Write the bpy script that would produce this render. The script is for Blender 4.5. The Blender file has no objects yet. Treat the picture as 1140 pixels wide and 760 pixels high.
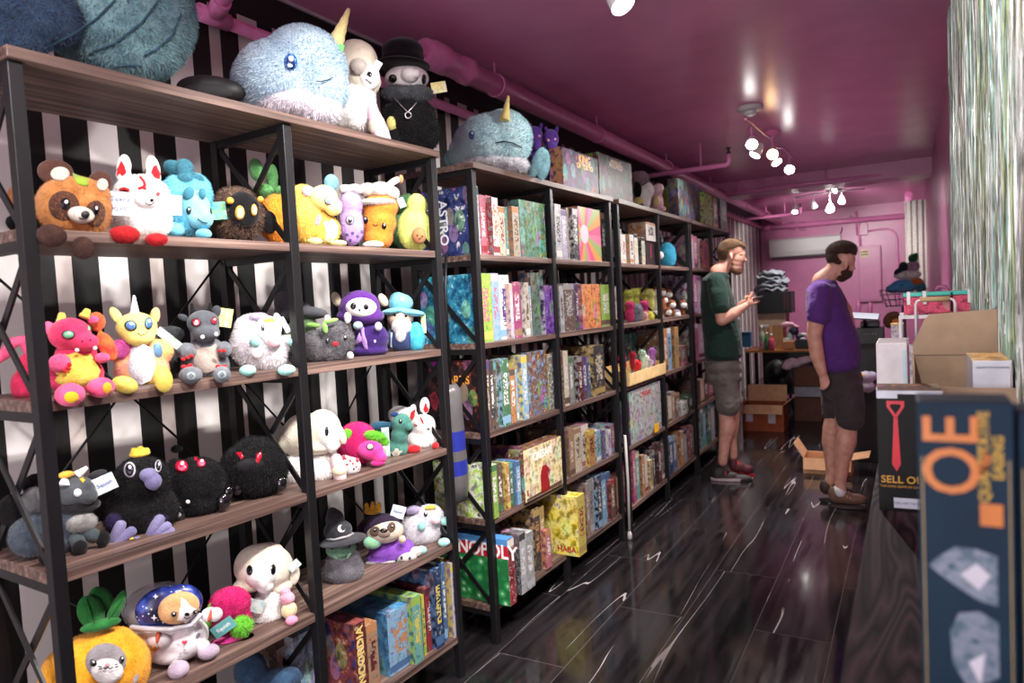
import bpy, bmesh, math, random
import numpy as np
from mathutils import Vector, Matrix, noise
from mathutils.bvhtree import BVHTree
SC = bpy.context.scene
COL = SC.collection
random.seed(7)
V = Vector
# ------------------------------------------------------------------ camera
F_PX, YAW, PITCH, ROLL, CAM_Z = 785.8, -.5146, -.05198, -.05303, 1.42
_cy, _sy, _cp, _sp = math.cos(YAW), math.sin(YAW), math.cos(PITCH), math.sin(PITCH)
C_FW = V((_sy*_cp, _cy*_cp, _sp)); _rt = V((_cy, -_sy, 0)); _up = _rt.cross(C_FW)
_c, _s = math.cos(ROLL), math.sin(ROLL)
C_RT = _c*_rt + _s*_up; C_UP = -_s*_rt + _c*_up
CAM = V((0, 0, CAM_Z))
def ray(x, y): return ((x-570)*C_RT - (y-380)*C_UP + F_PX*C_FW).normalized()
def prj(P):
    v = V(P)-CAM; d = v.dot(C_FW)
    return 570+F_PX*v.dot(C_RT)/d, 380-F_PX*v.dot(C_UP)/d
def depth(P): return (V(P)-CAM).dot(C_FW)
def on_z(x, y, z): d = ray(x, y); return CAM+d*((z-CAM_Z)/d.z)
def on_x(x, y, X): d = ray(x, y); return CAM+d*(X/d.x)
def on_y(x, y, Y): d = ray(x, y); return CAM+d*(Y/d.y)
def make_camera():
    cd = bpy.data.cameras.new('camera'); cd.sensor_width = 36; cd.lens = F_PX/1140*36
    cd.clip_start = .05
    o = bpy.data.objects.new('camera', cd); COL.objects.link(o)
    M = Matrix((C_RT, C_UP, -C_FW)).transposed().to_4x4(); M.translation = CAM
    o.matrix_world = M
    cd.dof.use_dof = True; cd.dof.focus_distance = 2.5; cd.dof.aperture_fstop = 3.2
    SC.camera = o
# ------------------------------------------------------------------ materials
_M = {}
def lin(c):
    return tuple(((v/255)/12.92 if v/255 <= .04045 else ((v/255+.055)/1.055)**2.4) for v in c[:3])+(1,)
class NT:
    def __init__(s, name):
        s.m = bpy.data.materials.new(name); s.m.use_nodes = True
        s.t = s.m.node_tree; s.n = s.t.nodes; s.b = s.n['Principled BSDF']
    def add(s, kind, **kw):
        n = s.n.new(kind)
        for k, v in kw.items():
            if k in n.inputs.keys(): n.inputs[k].default_value = v
            else: setattr(n, k, v)
        return n
    def link(s, a, b): s.t.links.new(a, b)
    def coord(s, scale=(1, 1, 1), kind='Object', rot=(0, 0, 0), loc=(0, 0, 0)):
        tc = s.n.new('ShaderNodeTexCoord'); mp = s.n.new('ShaderNodeMapping')
        mp.inputs['Scale'].default_value = scale; mp.inputs['Rotation'].default_value = rot; mp.inputs['Location'].default_value = loc
        s.link(tc.outputs[kind], mp.inputs['Vector']); return mp.outputs[0]
    def ramp(s, fac, stops, interp='LINEAR'):
        r = s.n.new('ShaderNodeValToRGB'); r.color_ramp.interpolation = interp
        e = r.color_ramp.elements
        while len(e) > 1: e.remove(e[-1])
        e[0].position = stops[0][0]; e[0].color = lin(stops[0][1])
        for p, c in stops[1:]:
            k = e.new(p); k.color = lin(c)
        s.link(fac, r.inputs[0]); return r.outputs[0]
    def mix(s, fac, a, b, kind='MIX'):
        m = s.n.new('ShaderNodeMix'); m.data_type = 'RGBA'; m.blend_type = kind
        for i, v in ((0, fac), (6, a), (7, b)):
            if hasattr(v, 'links') or hasattr(v, 'is_linked'): s.link(v, m.inputs[i])
            else: m.inputs[i].default_value = v
        return m.outputs[2]
    def math(s, op, a, b=0, c=0):
        m = s.n.new('ShaderNodeMath'); m.operation = op
        for i, v in enumerate((a, b, c)):
            if isinstance(v, (int, float)): m.inputs[i].default_value = v
            else: s.link(v, m.inputs[i])
        return m.outputs[0]
    def bump(s, h, strength=.3, dist=.01):
        b = s.n.new('ShaderNodeBump'); b.inputs['Strength'].default_value = strength; b.inputs['Distance'].default_value = dist
        s.link(h, b.inputs['Height']); s.link(b.outputs[0], s.b.inputs['Normal'])
    def base(s, c):
        if isinstance(c, tuple): s.b.inputs['Base Color'].default_value = c
        else: s.link(c, s.b.inputs['Base Color'])
    def set(s, **kw):
        for k, v in kw.items(): s.b.inputs[k.replace('_', ' ')].default_value = v
def flat(c, rough=.6, metal=0, coat=0, name=None, spec=.5, nz=.06):
    """plain paint / plastic / card with slight tone variation"""
    k = ('flat', c, rough, metal, coat, spec, nz)
    if k not in _M:
        t = NT(name or 'paint_%02x%02x%02x' % tuple(int(v) for v in c[:3]))
        n = t.add('ShaderNodeTexNoise', Scale=18.0, Detail=3.0); t.link(t.coord(), n.inputs['Vector'])
        lo = tuple(v*(1-nz) for v in c); hi = tuple(min(255, v*(1+nz)) for v in c)
        t.base(t.ramp(n.outputs[0], [(.3, lo), (.7, hi)]))
        t.set(Roughness=rough, Metallic=metal, Coat_Weight=coat, Specular_IOR_Level=spec); _M[k] = t.m
    return _M[k]
def glow(c, strength):
    k = ('glow', c, strength)
    if k not in _M:
        t = NT('lamp_glow'); t.base(lin(c)); t.b.inputs['Emission Color'].default_value = lin(c); t.b.inputs['Emission Strength'].default_value = strength; _M[k] = t.m
    return _M[k]
def plushm(c, c2=None, sc=26, sheen=.25):
    """short pile plush fabric, c2 = second tone mottled in"""
    k = ('plush', c, c2, sc, sheen)
    if k not in _M:
        t = NT('plush_%02x%02x%02x' % tuple(int(v) for v in c))
        co = t.coord()
        n = t.add('ShaderNodeTexNoise', Scale=float(sc), Detail=4.0, Roughness=.65); t.link(co, n.inputs['Vector'])
        c2 = c2 or tuple(v*.82 for v in c)
        t.base(t.ramp(n.outputs[0], [(.34, c2), (.62, c)]))
        n2 = t.add('ShaderNodeTexNoise', Scale=230.0, Detail=2.0); t.link(co, n2.inputs['Vector'])
        t.bump(n2.outputs[0], .5, .004)
        t.set(Roughness=.95, Specular_IOR_Level=.15, Sheen_Weight=sheen); _M[k] = t.m
    return _M[k]
def tri(c1, c2, c3, sc=9, name='printed_art', rough=.5, dist=0.0, coat=.0):
    """printed cover art made of blotches of three or more colours"""
    k = ('tri', c1, c2, c3, sc, rough, dist)
    if k not in _M:
        t = NT(name); co = t.coord()
        n = t.add('ShaderNodeTexNoise', Scale=float(sc)*(2.4 if name == 'printed_art' else 1), Detail=6.0, Roughness=.75, Distortion=float(dist)); t.link(co, n.inputs['Vector'])
        mid = tuple((a+b)/2 for a, b in zip(c1, c2))
        c = t.ramp(n.outputs[0], [(.3, c1), (.42, c1), (.47, mid), (.52, c2), (.58, c2), (.63, c3), (.75, c3)])
        if name == 'printed_art':   # figures and panels printed over the picture ground
            vo = t.add('ShaderNodeTexVoronoi', Scale=15.0, Randomness=1.0); mp = t.coord((1, 1, .6)); t.link(mp, vo.inputs['Vector'])
            n3 = t.add('ShaderNodeTexNoise', Scale=34.0, Detail=4.0); t.link(co, n3.inputs['Vector'])
            c = t.mix(t.math('MULTIPLY', t.math('LESS_THAN', vo.outputs['Distance'], .42), .22), c, vo.outputs['Color'])
            c = t.mix(.85, c, t.ramp(n3.outputs[0], [(.34, (130, 128, 136)), (.52, (255, 255, 255))]), 'MULTIPLY')
            t.set(Specular_IOR_Level=.22)
        t.base(c)
        t.set(Roughness=rough, Coat_Weight=coat); _M[k] = t.m
    return _M[k]
# ------------------------------------------------------------------ mesh helpers
def bmnew(): return bmesh.new()
def box(bm, c, s, mi=0, M=None, bev=0):
    n0 = len(bm.verts)
    r = bmesh.ops.create_cube(bm, size=1); vs = r['verts']
    for v in vs: v.co = V((v.co.x*s[0]+c[0], v.co.y*s[1]+c[1], v.co.z*s[2]+c[2]))
    fs = set(f for v in vs for f in v.link_faces)
    for f in fs: f.material_index = mi
    if bev:
        es = list(set(e for f in fs for e in f.edges))
        rr = bmesh.ops.bevel(bm, geom=es, offset=bev, segments=2, affect='EDGES', profile=.5)
        vs = list(set(v for f in rr['faces'] for v in f.verts) | set(v for v in vs if v.is_valid))
        for f in rr['faces']: f.material_index = mi
    if M is not None:
        for v in vs: v.co = M @ v.co
    return vs
def frame_of(d):
    d = V(d).normalized(); a = V((0, 0, 1)) if abs(d.z) < .9 else V((1, 0, 0))
    x = a.cross(d).normalized(); y = d.cross(x); return x, y, d
def tube(bm, pts, r, seg=12, mi=0, cap=True, rs=None, smooth=True):
    """swept round tube through pts; r number or rs list"""
    pts = [V(p) for p in pts]; rings = []
    rs = rs or [r]*len(pts)
    x0 = None
    for i, p in enumerate(pts):
        d = (pts[min(i+1, len(pts)-1)]-pts[max(i-1, 0)])
        if d.length < 1e-9: d = V((0, 0, 1))
        d.normalize()
        if x0 is None: x, y, _ = frame_of(d)
        else:
            x = (x0-d*x0.dot(d));
            if x.length < 1e-6: x = frame_of(d)[0]
            x.normalize(); y = d.cross(x)
        x0 = x
        rings.append([bm.verts.new(p+(x*math.cos(a)+y*math.sin(a))*rs[i]) for a in [2*math.pi*k/seg for k in range(seg)]])
    for a, b in zip(rings, rings[1:]):
        for k in range(seg):
            f = bm.faces.new((a[k], a[(k+1) % seg], b[(k+1) % seg], b[k])); f.material_index = mi; f.smooth = smooth
    if cap:
        for rg, rev in ((rings[0], True), (rings[-1], False)):
            f = bm.faces.new(rg[::-1] if rev else rg); f.material_index = mi
def lathe(bm, prof, seg=24, M=None, mi=0, smooth=True):
    """prof: list of (r,z)"""
    rings = []
    for r, z in prof:
        rings.append([bm.verts.new((r*math.cos(2*math.pi*k/seg), r*math.sin(2*math.pi*k/seg), z)) for k in range(seg)])
    for a, b in zip(rings, rings[1:]):
        for k in range(seg):
            f = bm.faces.new((a[k], a[(k+1) % seg], b[(k+1) % seg], b[k])); f.material_index = mi; f.smooth = smooth
    for rg, rev in ((rings[0], True), (rings[-1], False)):
        f = bm.faces.new(rg[::-1] if rev else rg); f.material_index = mi
    if M is not None:
        for rg in rings:
            for v in rg: v.co = M @ v.co
def ell(bm, c, r, M=None, sub=3, mi=0):
    rr = bmesh.ops.create_icosphere(bm, subdivisions=sub, radius=1)
    T = Matrix.Translation(c) @ (M.to_4x4() if M is not None else Matrix.Identity(4)) @ Matrix.Diagonal((*r, 1))
    fs = set()
    for v in rr['verts']:
        v.co = T @ v.co
        fs.update(v.link_faces)
    for f in fs: f.smooth = True; f.material_index = mi
    return rr['verts']
def prism(bm, pts, h, M=None, mi=0, bev=0):
    """pts 2-D outline in XY, extruded by h in z"""
    a = [bm.verts.new((p[0], p[1], 0)) for p in pts]; b = [bm.verts.new((p[0], p[1], h)) for p in pts]
    n = len(pts); fs = []
    fs.append(bm.faces.new(a[::-1])); fs.append(bm.faces.new(b))
    for i in range(n): fs.append(bm.faces.new((a[i], a[(i+1) % n], b[(i+1) % n], b[i])))
    for f in fs: f.material_index = mi
    if M is not None:
        for v in a+b: v.co = M @ v.co
    return fs
_txt = {}
def text_into(bm, s, M, size=.1, mi=0, ext=.0006, align='CENTER', bold=0.0, sx=1.0):
    """lettering as thin raised mesh, written in the XY plane of M"""
    k = (s, bold)
    if k not in _txt:
        cu = bpy.data.curves.new('lettering', 'FONT'); cu.body = s; cu.size = 1; cu.align_x = 'CENTER'; cu.align_y = 'CENTER'
        cu.extrude = 0.01; cu.offset = bold; cu.resolution_u = 3
        o = bpy.data.objects.new('lettering_tmp', cu); COL.objects.link(o)
        bpy.context.view_layer.update()
        me = bpy.data.meshes.new_from_object(o.evaluated_get(bpy.context.evaluated_depsgraph_get()))
        bpy.data.objects.remove(o); bpy.data.curves.remove(cu); _txt[k] = me
    me = _txt[k]
    S = Matrix.Diagonal((size*sx, size, ext/.01, 1))
    vs = [bm.verts.new(M @ (S @ v.co)) for v in me.vertices]
    for p in me.polygons:
        try:
            f = bm.faces.new([vs[i] for i in p.vertices]); f.material_index = mi
        except ValueError: pass
def mesh_of(bm, name='m'):
    bmesh.ops.recalc_face_normals(bm, faces=bm.faces[:]); me = bpy.data.meshes.new(name); bm.to_mesh(me); bm.free(); return me
def obj(name, bm, mats, parent=None, loc=None, rot=None, kind=None, label=None, recalc=True):
    if recalc: bmesh.ops.recalc_face_normals(bm, faces=bm.faces[:])
    me = bpy.data.meshes.new(name); bm.to_mesh(me); bm.free()
    for m in (mats if isinstance(mats, (list, tuple)) else [mats]): me.materials.append(m)
    o = bpy.data.objects.new(name, me); COL.objects.link(o)
    if parent is not None: o.parent = parent
    if loc is not None: o.location = loc
    if rot is not None: o.rotation_euler = rot
    if kind: o['kind'] = kind
    if label: o['label'] = label
    return o
def tag(o, label, cat, group=None, kind=None):
    o['label'] = label; o['category'] = cat
    if group: o['group'] = group
    if kind: o['kind'] = kind
    return o
def thing(name, label, cat, loc=(0, 0, 0), rotz=0, group=None):
    o = bpy.data.objects.new(name, None); COL.objects.link(o); o.empty_display_size = .05
    o.location = loc; o.rotation_euler = (0, 0, rotz)
    return tag(o, label, cat, group)
def struct(name, bm, m, **k):
    o = obj(name, bm, m, **k); o['kind'] = 'structure'; return o
def remesh(bm, voxel, smooth=2):
    me = bpy.data.meshes.new('r'); bm.to_mesh(me); bm.free()
    o = bpy.data.objects.new('r', me); COL.objects.link(o)
    md = o.modifiers.new('r', 'REMESH'); md.mode = 'VOXEL'; md.voxel_size = voxel; md.use_smooth_shade = True
    if smooth:
        sm = o.modifiers.new('s', 'SMOOTH'); sm.factor = .6; sm.iterations = smooth
    dg = bpy.context.evaluated_depsgraph_get(); dg.update()
    m2 = bpy.data.meshes.new_from_object(o.evaluated_get(dg))
    bpy.data.objects.remove(o); bpy.data.meshes.remove(me)
    b = bmesh.new(); b.from_mesh(m2); bpy.data.meshes.remove(m2)
    for f in b.faces: f.smooth = True
    return b
def fur(bm, length, dens, cap=4200, seed=1, width=None, droop=.35):
    """fur tufts: thin curved blades growing out of the surface"""
    rnd = random.Random(seed); bm.faces.ensure_lookup_table()
    fs = [f for f in bm.faces]; ar = [f.calc_area() for f in fs]; tot = sum(ar)
    n = int(min(cap, tot*dens)); width = width or length*.35
    for f in rnd.choices(fs, weights=ar, k=n):
        vs = f.verts; w = [rnd.random() for _ in vs]; sw = sum(w)
        p = V((0, 0, 0))
        for v, k in zip(vs, w): p += v.co*(k/sw)
        nr = f.normal
        t = V((rnd.uniform(-1, 1), rnd.uniform(-1, 1), rnd.uniform(-1, 1)))
        t = (t-nr*t.dot(nr)); 
        if t.length < 1e-4: continue
        t.normalize(); sd = nr.cross(t); L = length*rnd.uniform(.6, 1.25)
        a = bm.verts.new(p-sd*width*.5-nr*length*.2); b = bm.verts.new(p+sd*width*.5-nr*length*.2)
        m = nr*L+t*L*.75+V((0, 0, -L*droop))
        c = bm.verts.new(p+m)
        ff = bm.faces.new((a, b, c)); ff.material_index = f.material_index; ff.smooth = True
# ------------------------------------------------------------------ room shell
WL, WR, YB, YF, ZC = -2.15, .225, 12.5, -1.6, 2.68
def m_stripes():
    t = NT('striped_wallpaper'); tc = t.n.new('ShaderNodeTexCoord'); sx = t.n.new('ShaderNodeSeparateXYZ'); t.link(tc.outputs['Object'], sx.inputs[0])
    y = t.math('MULTIPLY', t.math('SUBTRACT', sx.outputs[1], 1.272-.2945*20), 1/.2945)
    fr = t.math('FRACT', y)
    c = t.ramp(fr, [(0, (214, 208, 206)), (.312, (9, 8, 9)), (.565, (188, 176, 172)), (.725, (9, 8, 9))], 'CONSTANT')
    top = t.math('GREATER_THAN', sx.outputs[2], 2.55)  # dark band above the pipe: shadow painted into the wallpaper colour
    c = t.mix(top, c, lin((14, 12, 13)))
    t.base(c); t.set(Roughness=.55); return t.m
def m_pink(name='pink_paint', c=(196, 92, 150), rough=.32, bump=.05, sc=6):
    t = NT(name); co = t.coord(); n = t.add('ShaderNodeTexNoise', Scale=float(sc), Detail=4.0); t.link(co, n.inputs['Vector'])
    t.base(t.ramp(n.outputs[0], [(.3, tuple(v*.93 for v in c)), (.7, c)])); t.bump(n.outputs[0], bump, .02)
    t.set(Roughness=rough); return t.m
def m_floor():
    t = NT('black_laminate'); tc = t.n.new('ShaderNodeTexCoord'); co = tc.outputs['Object']
    mp = t.n.new('ShaderNodeMapping'); mp.inputs['Rotation'].default_value = (0, 0, math.radians(90)); t.link(co, mp.inputs[0])
    br = t.add('ShaderNodeTexBrick', Scale=1.0); br.inputs['Brick Width'].default_value = 1.2; br.inputs['Row Height'].default_value = .30
    br.inputs['Mortar Size'].default_value = .0025; br.inputs['Mortar Smooth'].default_value = .4
    br.inputs['Color1'].default_value = (.2, .2, .2, 1); br.inputs['Color2'].default_value = (.8, .8, .8, 1); br.inputs['Mortar'].default_value = (0, 0, 0, 1)
    t.link(mp.outputs[0], br.inputs['Vector'])
    # veins: thin lines of warped noise, shifted per plank
    off = t.n.new('ShaderNodeVectorMath'); off.operation = 'MULTIPLY_ADD'; t.link(br.outputs['Color'], off.inputs[0]); off.inputs[1].default_value = (7, 3, 5); t.link(co, off.inputs[2])
    m2 = t.n.new('ShaderNodeMapping'); m2.inputs['Scale'].default_value = (4.6, .24, 1); m2.inputs['Rotation'].default_value = (0, 0, .26); t.link(off.outputs[0], m2.inputs[0])
    n = t.add('ShaderNodeTexNoise', Scale=1.0, Detail=2.5, Roughness=.45, Distortion=.12); t.link(m2.outputs[0], n.inputs['Vector'])
    d = t.math('ABSOLUTE', t.math('SUBTRACT', n.outputs[0], .5))
    vein = t.math('LESS_THAN', d, .0020)
    m3 = t.n.new('ShaderNodeMapping'); m3.inputs['Scale'].default_value = (1.6, .9, 1); t.link(off.outputs[0], m3.inputs[0])
    n3 = t.add('ShaderNodeTexNoise', Scale=1.3, Detail=2.0); t.link(m3.outputs[0], n3.inputs['Vector'])
    mask = t.ramp(n3.outputs[0], [(.44, (0, 0, 0)), (.50, (255, 255, 255))])
    vm = t.math('MULTIPLY', vein, mask)
    n4 = t.add('ShaderNodeTexNoise', Scale=1.0, Detail=6.0); m4 = t.n.new('ShaderNodeMapping'); m4.inputs['Scale'].default_value = (30, 2.5, 1); t.link(off.outputs[0], m4.inputs[0]); t.link(m4.outputs[0], n4.inputs['Vector'])
    body = t.ramp(n4.outputs[0], [(.35, (22, 20, 22)), (.7, (42, 38, 41))])
    body = t.mix(t.math('MULTIPLY', vm, .8), body, lin((190, 180, 182)))
    body = t.mix(t.math('MULTIPLY', br.outputs['Fac'], .55), body, lin((95, 88, 92)))
    t.base(body); t.link(t.ramp(n4.outputs[0], [(.3, (76, 76, 76)), (.7, (118, 118, 118))]), t.b.inputs['Roughness'])
    t.bump(n4.outputs[0], .05, .002); return t.m
def slab(name, lo, hi, m, **k):
    bm = bmnew(); box(bm, [(a+b)/2 for a, b in zip(lo, hi)], [b-a for a, b in zip(lo, hi)]); return struct(name, bm, m, **k)
PINKC = m_pink('pink_ceiling_gloss', (222, 140, 184), .25, .04, 3)
PINKW = m_pink('pink_wall_paint', (196, 116, 160), .36, .05, 5)
PINKP = m_pink('pink_pipe_paint', (232, 138, 192), .3, .12, 30)
slab('floor', (WL-.1, YF-.1, -.1), (WR+.1, YB+.1, 0), m_floor())
slab('ceiling', (WL-.1, YF-.1, ZC), (WR+.1, YB+.1, ZC+.1), PINKC)
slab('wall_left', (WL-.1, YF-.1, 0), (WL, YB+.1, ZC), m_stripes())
slab('wall_back', (WL, YB, 0), (WR+.1, YB+.1, ZC), PINKW)
slab('wall_front', (WL, YF-.1, 0), (WR+.1, YF, ZC), flat((150, 140, 142), .8))
# right wall of the front room, then the pink stretch further back
slab('wall_right', (WR, YF, 0), (WR+.1, YB, ZC), PINKW)
slab('trim_1', (WL, YF, ZC-.012), (WL+.012, YB, ZC), flat((190, 176, 180), .5))
BLK = flat((26, 25, 28), .42, .3, name='black_powder_coat')
def m_wood(name, a, b, c, sc=1.0, axis=0, rough=.5):
    t = NT(name); s = [60, 60, 60]; s[axis] = 1.6
    co = t.coord(tuple(v*sc for v in s)); n = t.add('ShaderNodeTexNoise', Scale=1.0, Detail=5.0, Roughness=.6, Distortion=.25); t.link(co, n.inputs['Vector'])
    t.base(t.ramp(n.outputs[0], [(.28, a), (.5, b), (.72, c)])); t.bump(n.outputs[0], .12, .002); t.set(Roughness=rough); return t.m
WOOD = m_wood('rustic_brown_board', (48, 36, 33), (96, 74, 67), (150, 124, 112))
WOODT = m_wood('rustic_board_edge', (96, 66, 56), (138, 102, 88), (172, 136, 120))
# ------------------------------------------------------------------ shelving units
TIERS = [.136, .502, .868, 1.243, 1.610, 1.980]   # underside of each board
BT = .025
TOP = [z+BT for z in TIERS]
DEP = .345
class Unit:
    def __init__(s, p0, p1, posts, label):
        s.p0 = V((p0[0], p0[1], 0)); d = V((p1[0], p1[1], 0))-s.p0; s.L = d.length; s.d = d.normalized()
        s.n = V((-s.d.y, s.d.x, 0))      # towards the wall
        s.rot = math.atan2(s.d.y, s.d.x); s.posts = posts; s.label = label
    def W(s, u, v, z): return s.p0+s.d*u+s.n*v+V((0, 0, z))
    def u_at(s, px, v, z):
        lo, hi = -.9, s.L+.9
        for _ in range(40):
            m = (lo+hi)/2
            if prj(s.W(m, v, z))[0] < px: lo = m
            else: hi = m
        return (lo+hi)/2
    def z_at(s, py, u, v):
        lo, hi = -.2, 3.0
        for _ in range(40):
            m = (lo+hi)/2
            if prj(s.W(u, v, m))[1] > py: lo = m
            else: hi = m
        return (lo+hi)/2
    def build(s):
        P = .03
        t = thing('shelving_unit', s.label, 'shelf', s.p0, s.rot, 'brown and black shelving units along the striped wall')
        for u in s.posts:
            for v in (0, DEP-P):
                bm = bmnew(); box(bm, (u+P/2, v+P/2, TIERS[-1]/2), (P, P, TIERS[-1]), bev=.002); obj('post', bm, BLK, t)
        for i, z in enumerate(TIERS):
            bm = bmnew()
            if i == 5: box(bm, (s.L/2, DEP/2-.004, z+BT/2), (s.L+.01, DEP+.02, BT), bev=.002)
            else: box(bm, (s.L/2, DEP/2+.001, z+BT/2), (s.L-.004, DEP-.012, BT), bev=.0015)
            obj('shelf_board', bm, WOOD, t)
            for u in s.posts:
                bm = bmnew(); box(bm, (u+P/2, DEP/2, z-.011), (P*.8, DEP-2*P, .022)); obj('shelf_bracket', bm, BLK, t)
        for u in s.posts:
            for i in range(5):
                z0, z1 = TOP[i]+.01, TIERS[i+1]-.025
                bm = bmnew()
                for k, (a, b) in enumerate(((z0, z1), (z1, z0))):
                    p, q = V((u+.010+.009*k, P, a)), V((u+.010+.009*k, DEP-P, b)); m = (p+q)/2; d = q-p
                    M = Matrix.Translation(m) @ Matrix.Rotation(math.atan2(d.z, d.y), 4, 'X')
                    box(bm, (0, 0, 0), (.006, d.length, .018), M=M)
                obj('cross_brace', bm, BLK, t)
        us = s.posts
        for a, b in zip(us, us[1:]):
            for i0, i1 in ((0, 2), (2, 4)) if a == us[0] else ((1, 3),):
                bm = bmnew()
                for za, zb in ((TIERS[i0], TIERS[i1]), (TIERS[i1], TIERS[i0])):
                    tube(bm, [(a+P, DEP-.006, za), (b, DEP-.006, zb)], .0035, 6)
                obj('back_brace', bm, BLK, t)
        return t
# measured corner positions (near front foot, far front foot)
U1 = Unit((-1.606, .795), (-1.526, 2.199), [0, .70, 1.376], 'tallest-looking nearest shelving unit full of plush toys')
U2 = Unit((-1.534, 2.455), (-1.488, 3.872), [0, .67, 1.388], 'second shelving unit with spined game boxes and the blue narwhal on top')
U3 = Unit((-1.482, 3.955), (-1.478, 5.50), [0, .76, 1.515], 'third shelving unit with small animal plushies at mid height')
U4 = Unit((-1.480, 5.53), (-1.480, 6.93), [0, .69, 1.37], 'last shelving unit behind the man in the green shirt')
for u in (U1, U2, U3, U4): u.build()
# ------------------------------------------------------------------ plush toys
FEET = ('foot', 'paw', 'boot', 'sole', 'foot_tip', 'hoof', 'cone', 'scoop')
class Pl:
    def __init__(s, name, label, cat, base, crop, group=None, hang=False, x=None):
        """base: world point the toy sits on; crop=(ox,oy,k) = frame the measurements below were taken in"""
        s.base = V(base); s.crop = crop; s.h = (CAM-s.base); s.h.z = 0; s.h.normalize(); s.hang = hang
        s.Y = -s.h; s.X = s.Y.cross(V((0, 0, 1)))
        s.rz = math.atan2(s.X.y, s.X.x)
        s.t = thing(name, label, cat, s.base, s.rz, group)
        s.s = depth(s.base)/F_PX/crop[2]      # metres per measured unit
        s.R = Matrix((s.X, s.Y, V((0, 0, 1)))); s.Ri = s.R.transposed()
        s.bv = []; s.off = .0012; s.seed = int(abs(base[1]*977+crop[0]+crop[1]*3+len(label))) % 9999; s.camL = s.R @ (CAM-s.base)
        # axes tilt between picture frame and upright
        s.tilt = ROLL
    def px(s, x, y): return s.crop[0]+x/s.crop[2], s.crop[1]+y/s.crop[2]
    def dir(s, x, y): return s.R @ ray(*s.px(x, y))
    def P(s, x, y, dy=0):
        d = s.dir(x, y); k = (-dy*s.s-s.camL.y)/d.y
        return s.camL+d*k
    def front(s, c):
        q = s.base+s.X*c.x+s.Y*c.y; U = U1 if q.y < 2.4 else U2 if q.y < 3.93 else U3; return (q-U.p0).dot(U.n)
    def clamp(s, bm):
        if not s.hang:
            for v in bm.verts:
                if v.co.z < .0008: v.co.z = .0008
    def blob(s, name, m, L, fur_len=0, vox=None, sub=4, nz=.035, hang=False, cap=4200, label=None, bv=True, dens=1.0):
        bm = bmnew(); rmin = 1e9
        for e in L:
            x, y, rx, ry = e[:4]; dy = e[4] if len(e) > 4 else 0; rd = e[5] if len(e) > 5 and e[5] else min(rx, ry)*.95; rot = e[6] if len(e) > 6 else 0
            M = Matrix.Rotation(math.radians(rot), 3, 'Y')
            c_ = s.P(x, y, dy)
            if name in FEET:
                for _ in range(40):
                    if c_.z-ry*s.s > -.004 or s.front(c_) < -rd*s.s*.55: break
                    dy += 5; c_ = s.P(x, y, dy)
            ell(bm, c_, (rx*s.s, rd*s.s, ry*s.s), M, sub if len(L) == 1 else 3); rmin = min(rmin, rx*s.s, ry*s.s, rd*s.s)
        if len(L) > 1:
            v = vox or max(.0028, min(.009, rmin/4.5)); bm = remesh(bm, v, 4)
        amp = nz*rmin
        if amp:
            o = V((s.seed % 17, s.seed % 13, s.seed % 7))
            for v in bm.verts:
                v.co += v.normal*(noise.noise(v.co*14+o)*amp*2+noise.noise(v.co*45+o)*amp*.7)
        if not hang and name not in FEET: s.clamp(bm)
        bm.normal_update()
        if bv: s.bv.append(BVHTree.FromBMesh(bm))
        if fur_len:
            L_ = fur_len*s.s; fur(bm, L_, 2.2/(L_*.45)**2*dens, int(cap*2.2), s.seed, width=L_*.26); s.off = max(s.off, L_*.33)
        return obj(name, bm, m, s.t, recalc=False, label=label)
    def cast(s, x, y):
        d = s.dir(x, y).normalized(); best = None
        for b in s.bv:
            loc, n, i, dist = b.ray_cast(s.camL, d)
            if loc is not None and (best is None or dist < best[2]): best = (loc, n, dist)
        return best
    def poly(s, name, m, pts, th=1.0, dome=0, rings=4, off=None, label=None, bm=None, mi=0):
        """applique following the surface: outline pts in measured units; th thickness, dome = bulge"""
        off = s.off if off is None else off
        cx = sum(p[0] for p in pts)/len(pts); cy = sum(p[1] for p in pts)/len(pts)
        own = bm is None
        if own: bm = bmnew()
        c0 = s.cast(cx, cy)
        if c0 is None: c0 = (s.P(cx, cy, 0), s.camL.normalized(), 0)
        def at(x, y, h, prev):
            c = s.cast(x, y)
            if c is None or abs(c[2]-c0[2]) > .09: return prev
            n = c[1]; n = n if n.dot(s.camL-c[0]) > 0 else -n
            n = (n*.6+(s.camL-c[0]).normalized()*.4).normalized()
            return c[0]+n*(off+h)
        ctr = at(cx, cy, dome*s.s, c0[0]); rr = []
        n = len(pts); prev = [ctr]*n
        for r in range(1, rings+1):
            k = r/rings; cur = []
            for i, (x, y) in enumerate(pts):
                cur.append(at(cx+(x-cx)*k, cy+(y-cy)*k, dome*s.s*max(0, 1-k*k)**.5, prev[i]))
            rr.append(cur); prev = cur
        skirt = [p-(s.camL-p).normalized()*(off+th*s.s) for p in rr[-1]]
        vc = bm.verts.new(ctr); R = [[bm.verts.new(p) for p in ring] for ring in rr+[skirt]]
        for i in range(n):
            f = bm.faces.new((vc, R[0][i], R[0][(i+1) % n])); f.smooth = True; f.material_index = mi
            for a, b in zip(R, R[1:]):
                f = bm.faces.new((a[i], b[i], b[(i+1) % n], a[(i+1) % n])); f.smooth = True; f.material_index = mi
        if own: return obj(name, bm, m, s.t, label=label)
    def oval(s, x, y, rx, ry, rot=0, n=20):
        c, q = math.cos(math.radians(rot)), math.sin(math.radians(rot)); o = []
        for i in range(n):
            a = 2*math.pi*i/n; u, v = rx*math.cos(a), ry*math.sin(a); o.append((x+u*c-v*q, y+u*q+v*c))
        return o
    def patch(s, name, m, x, y, rx, ry, rot=0, **k): return s.poly(name, m, s.oval(x, y, rx, ry, rot), **k)
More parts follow.
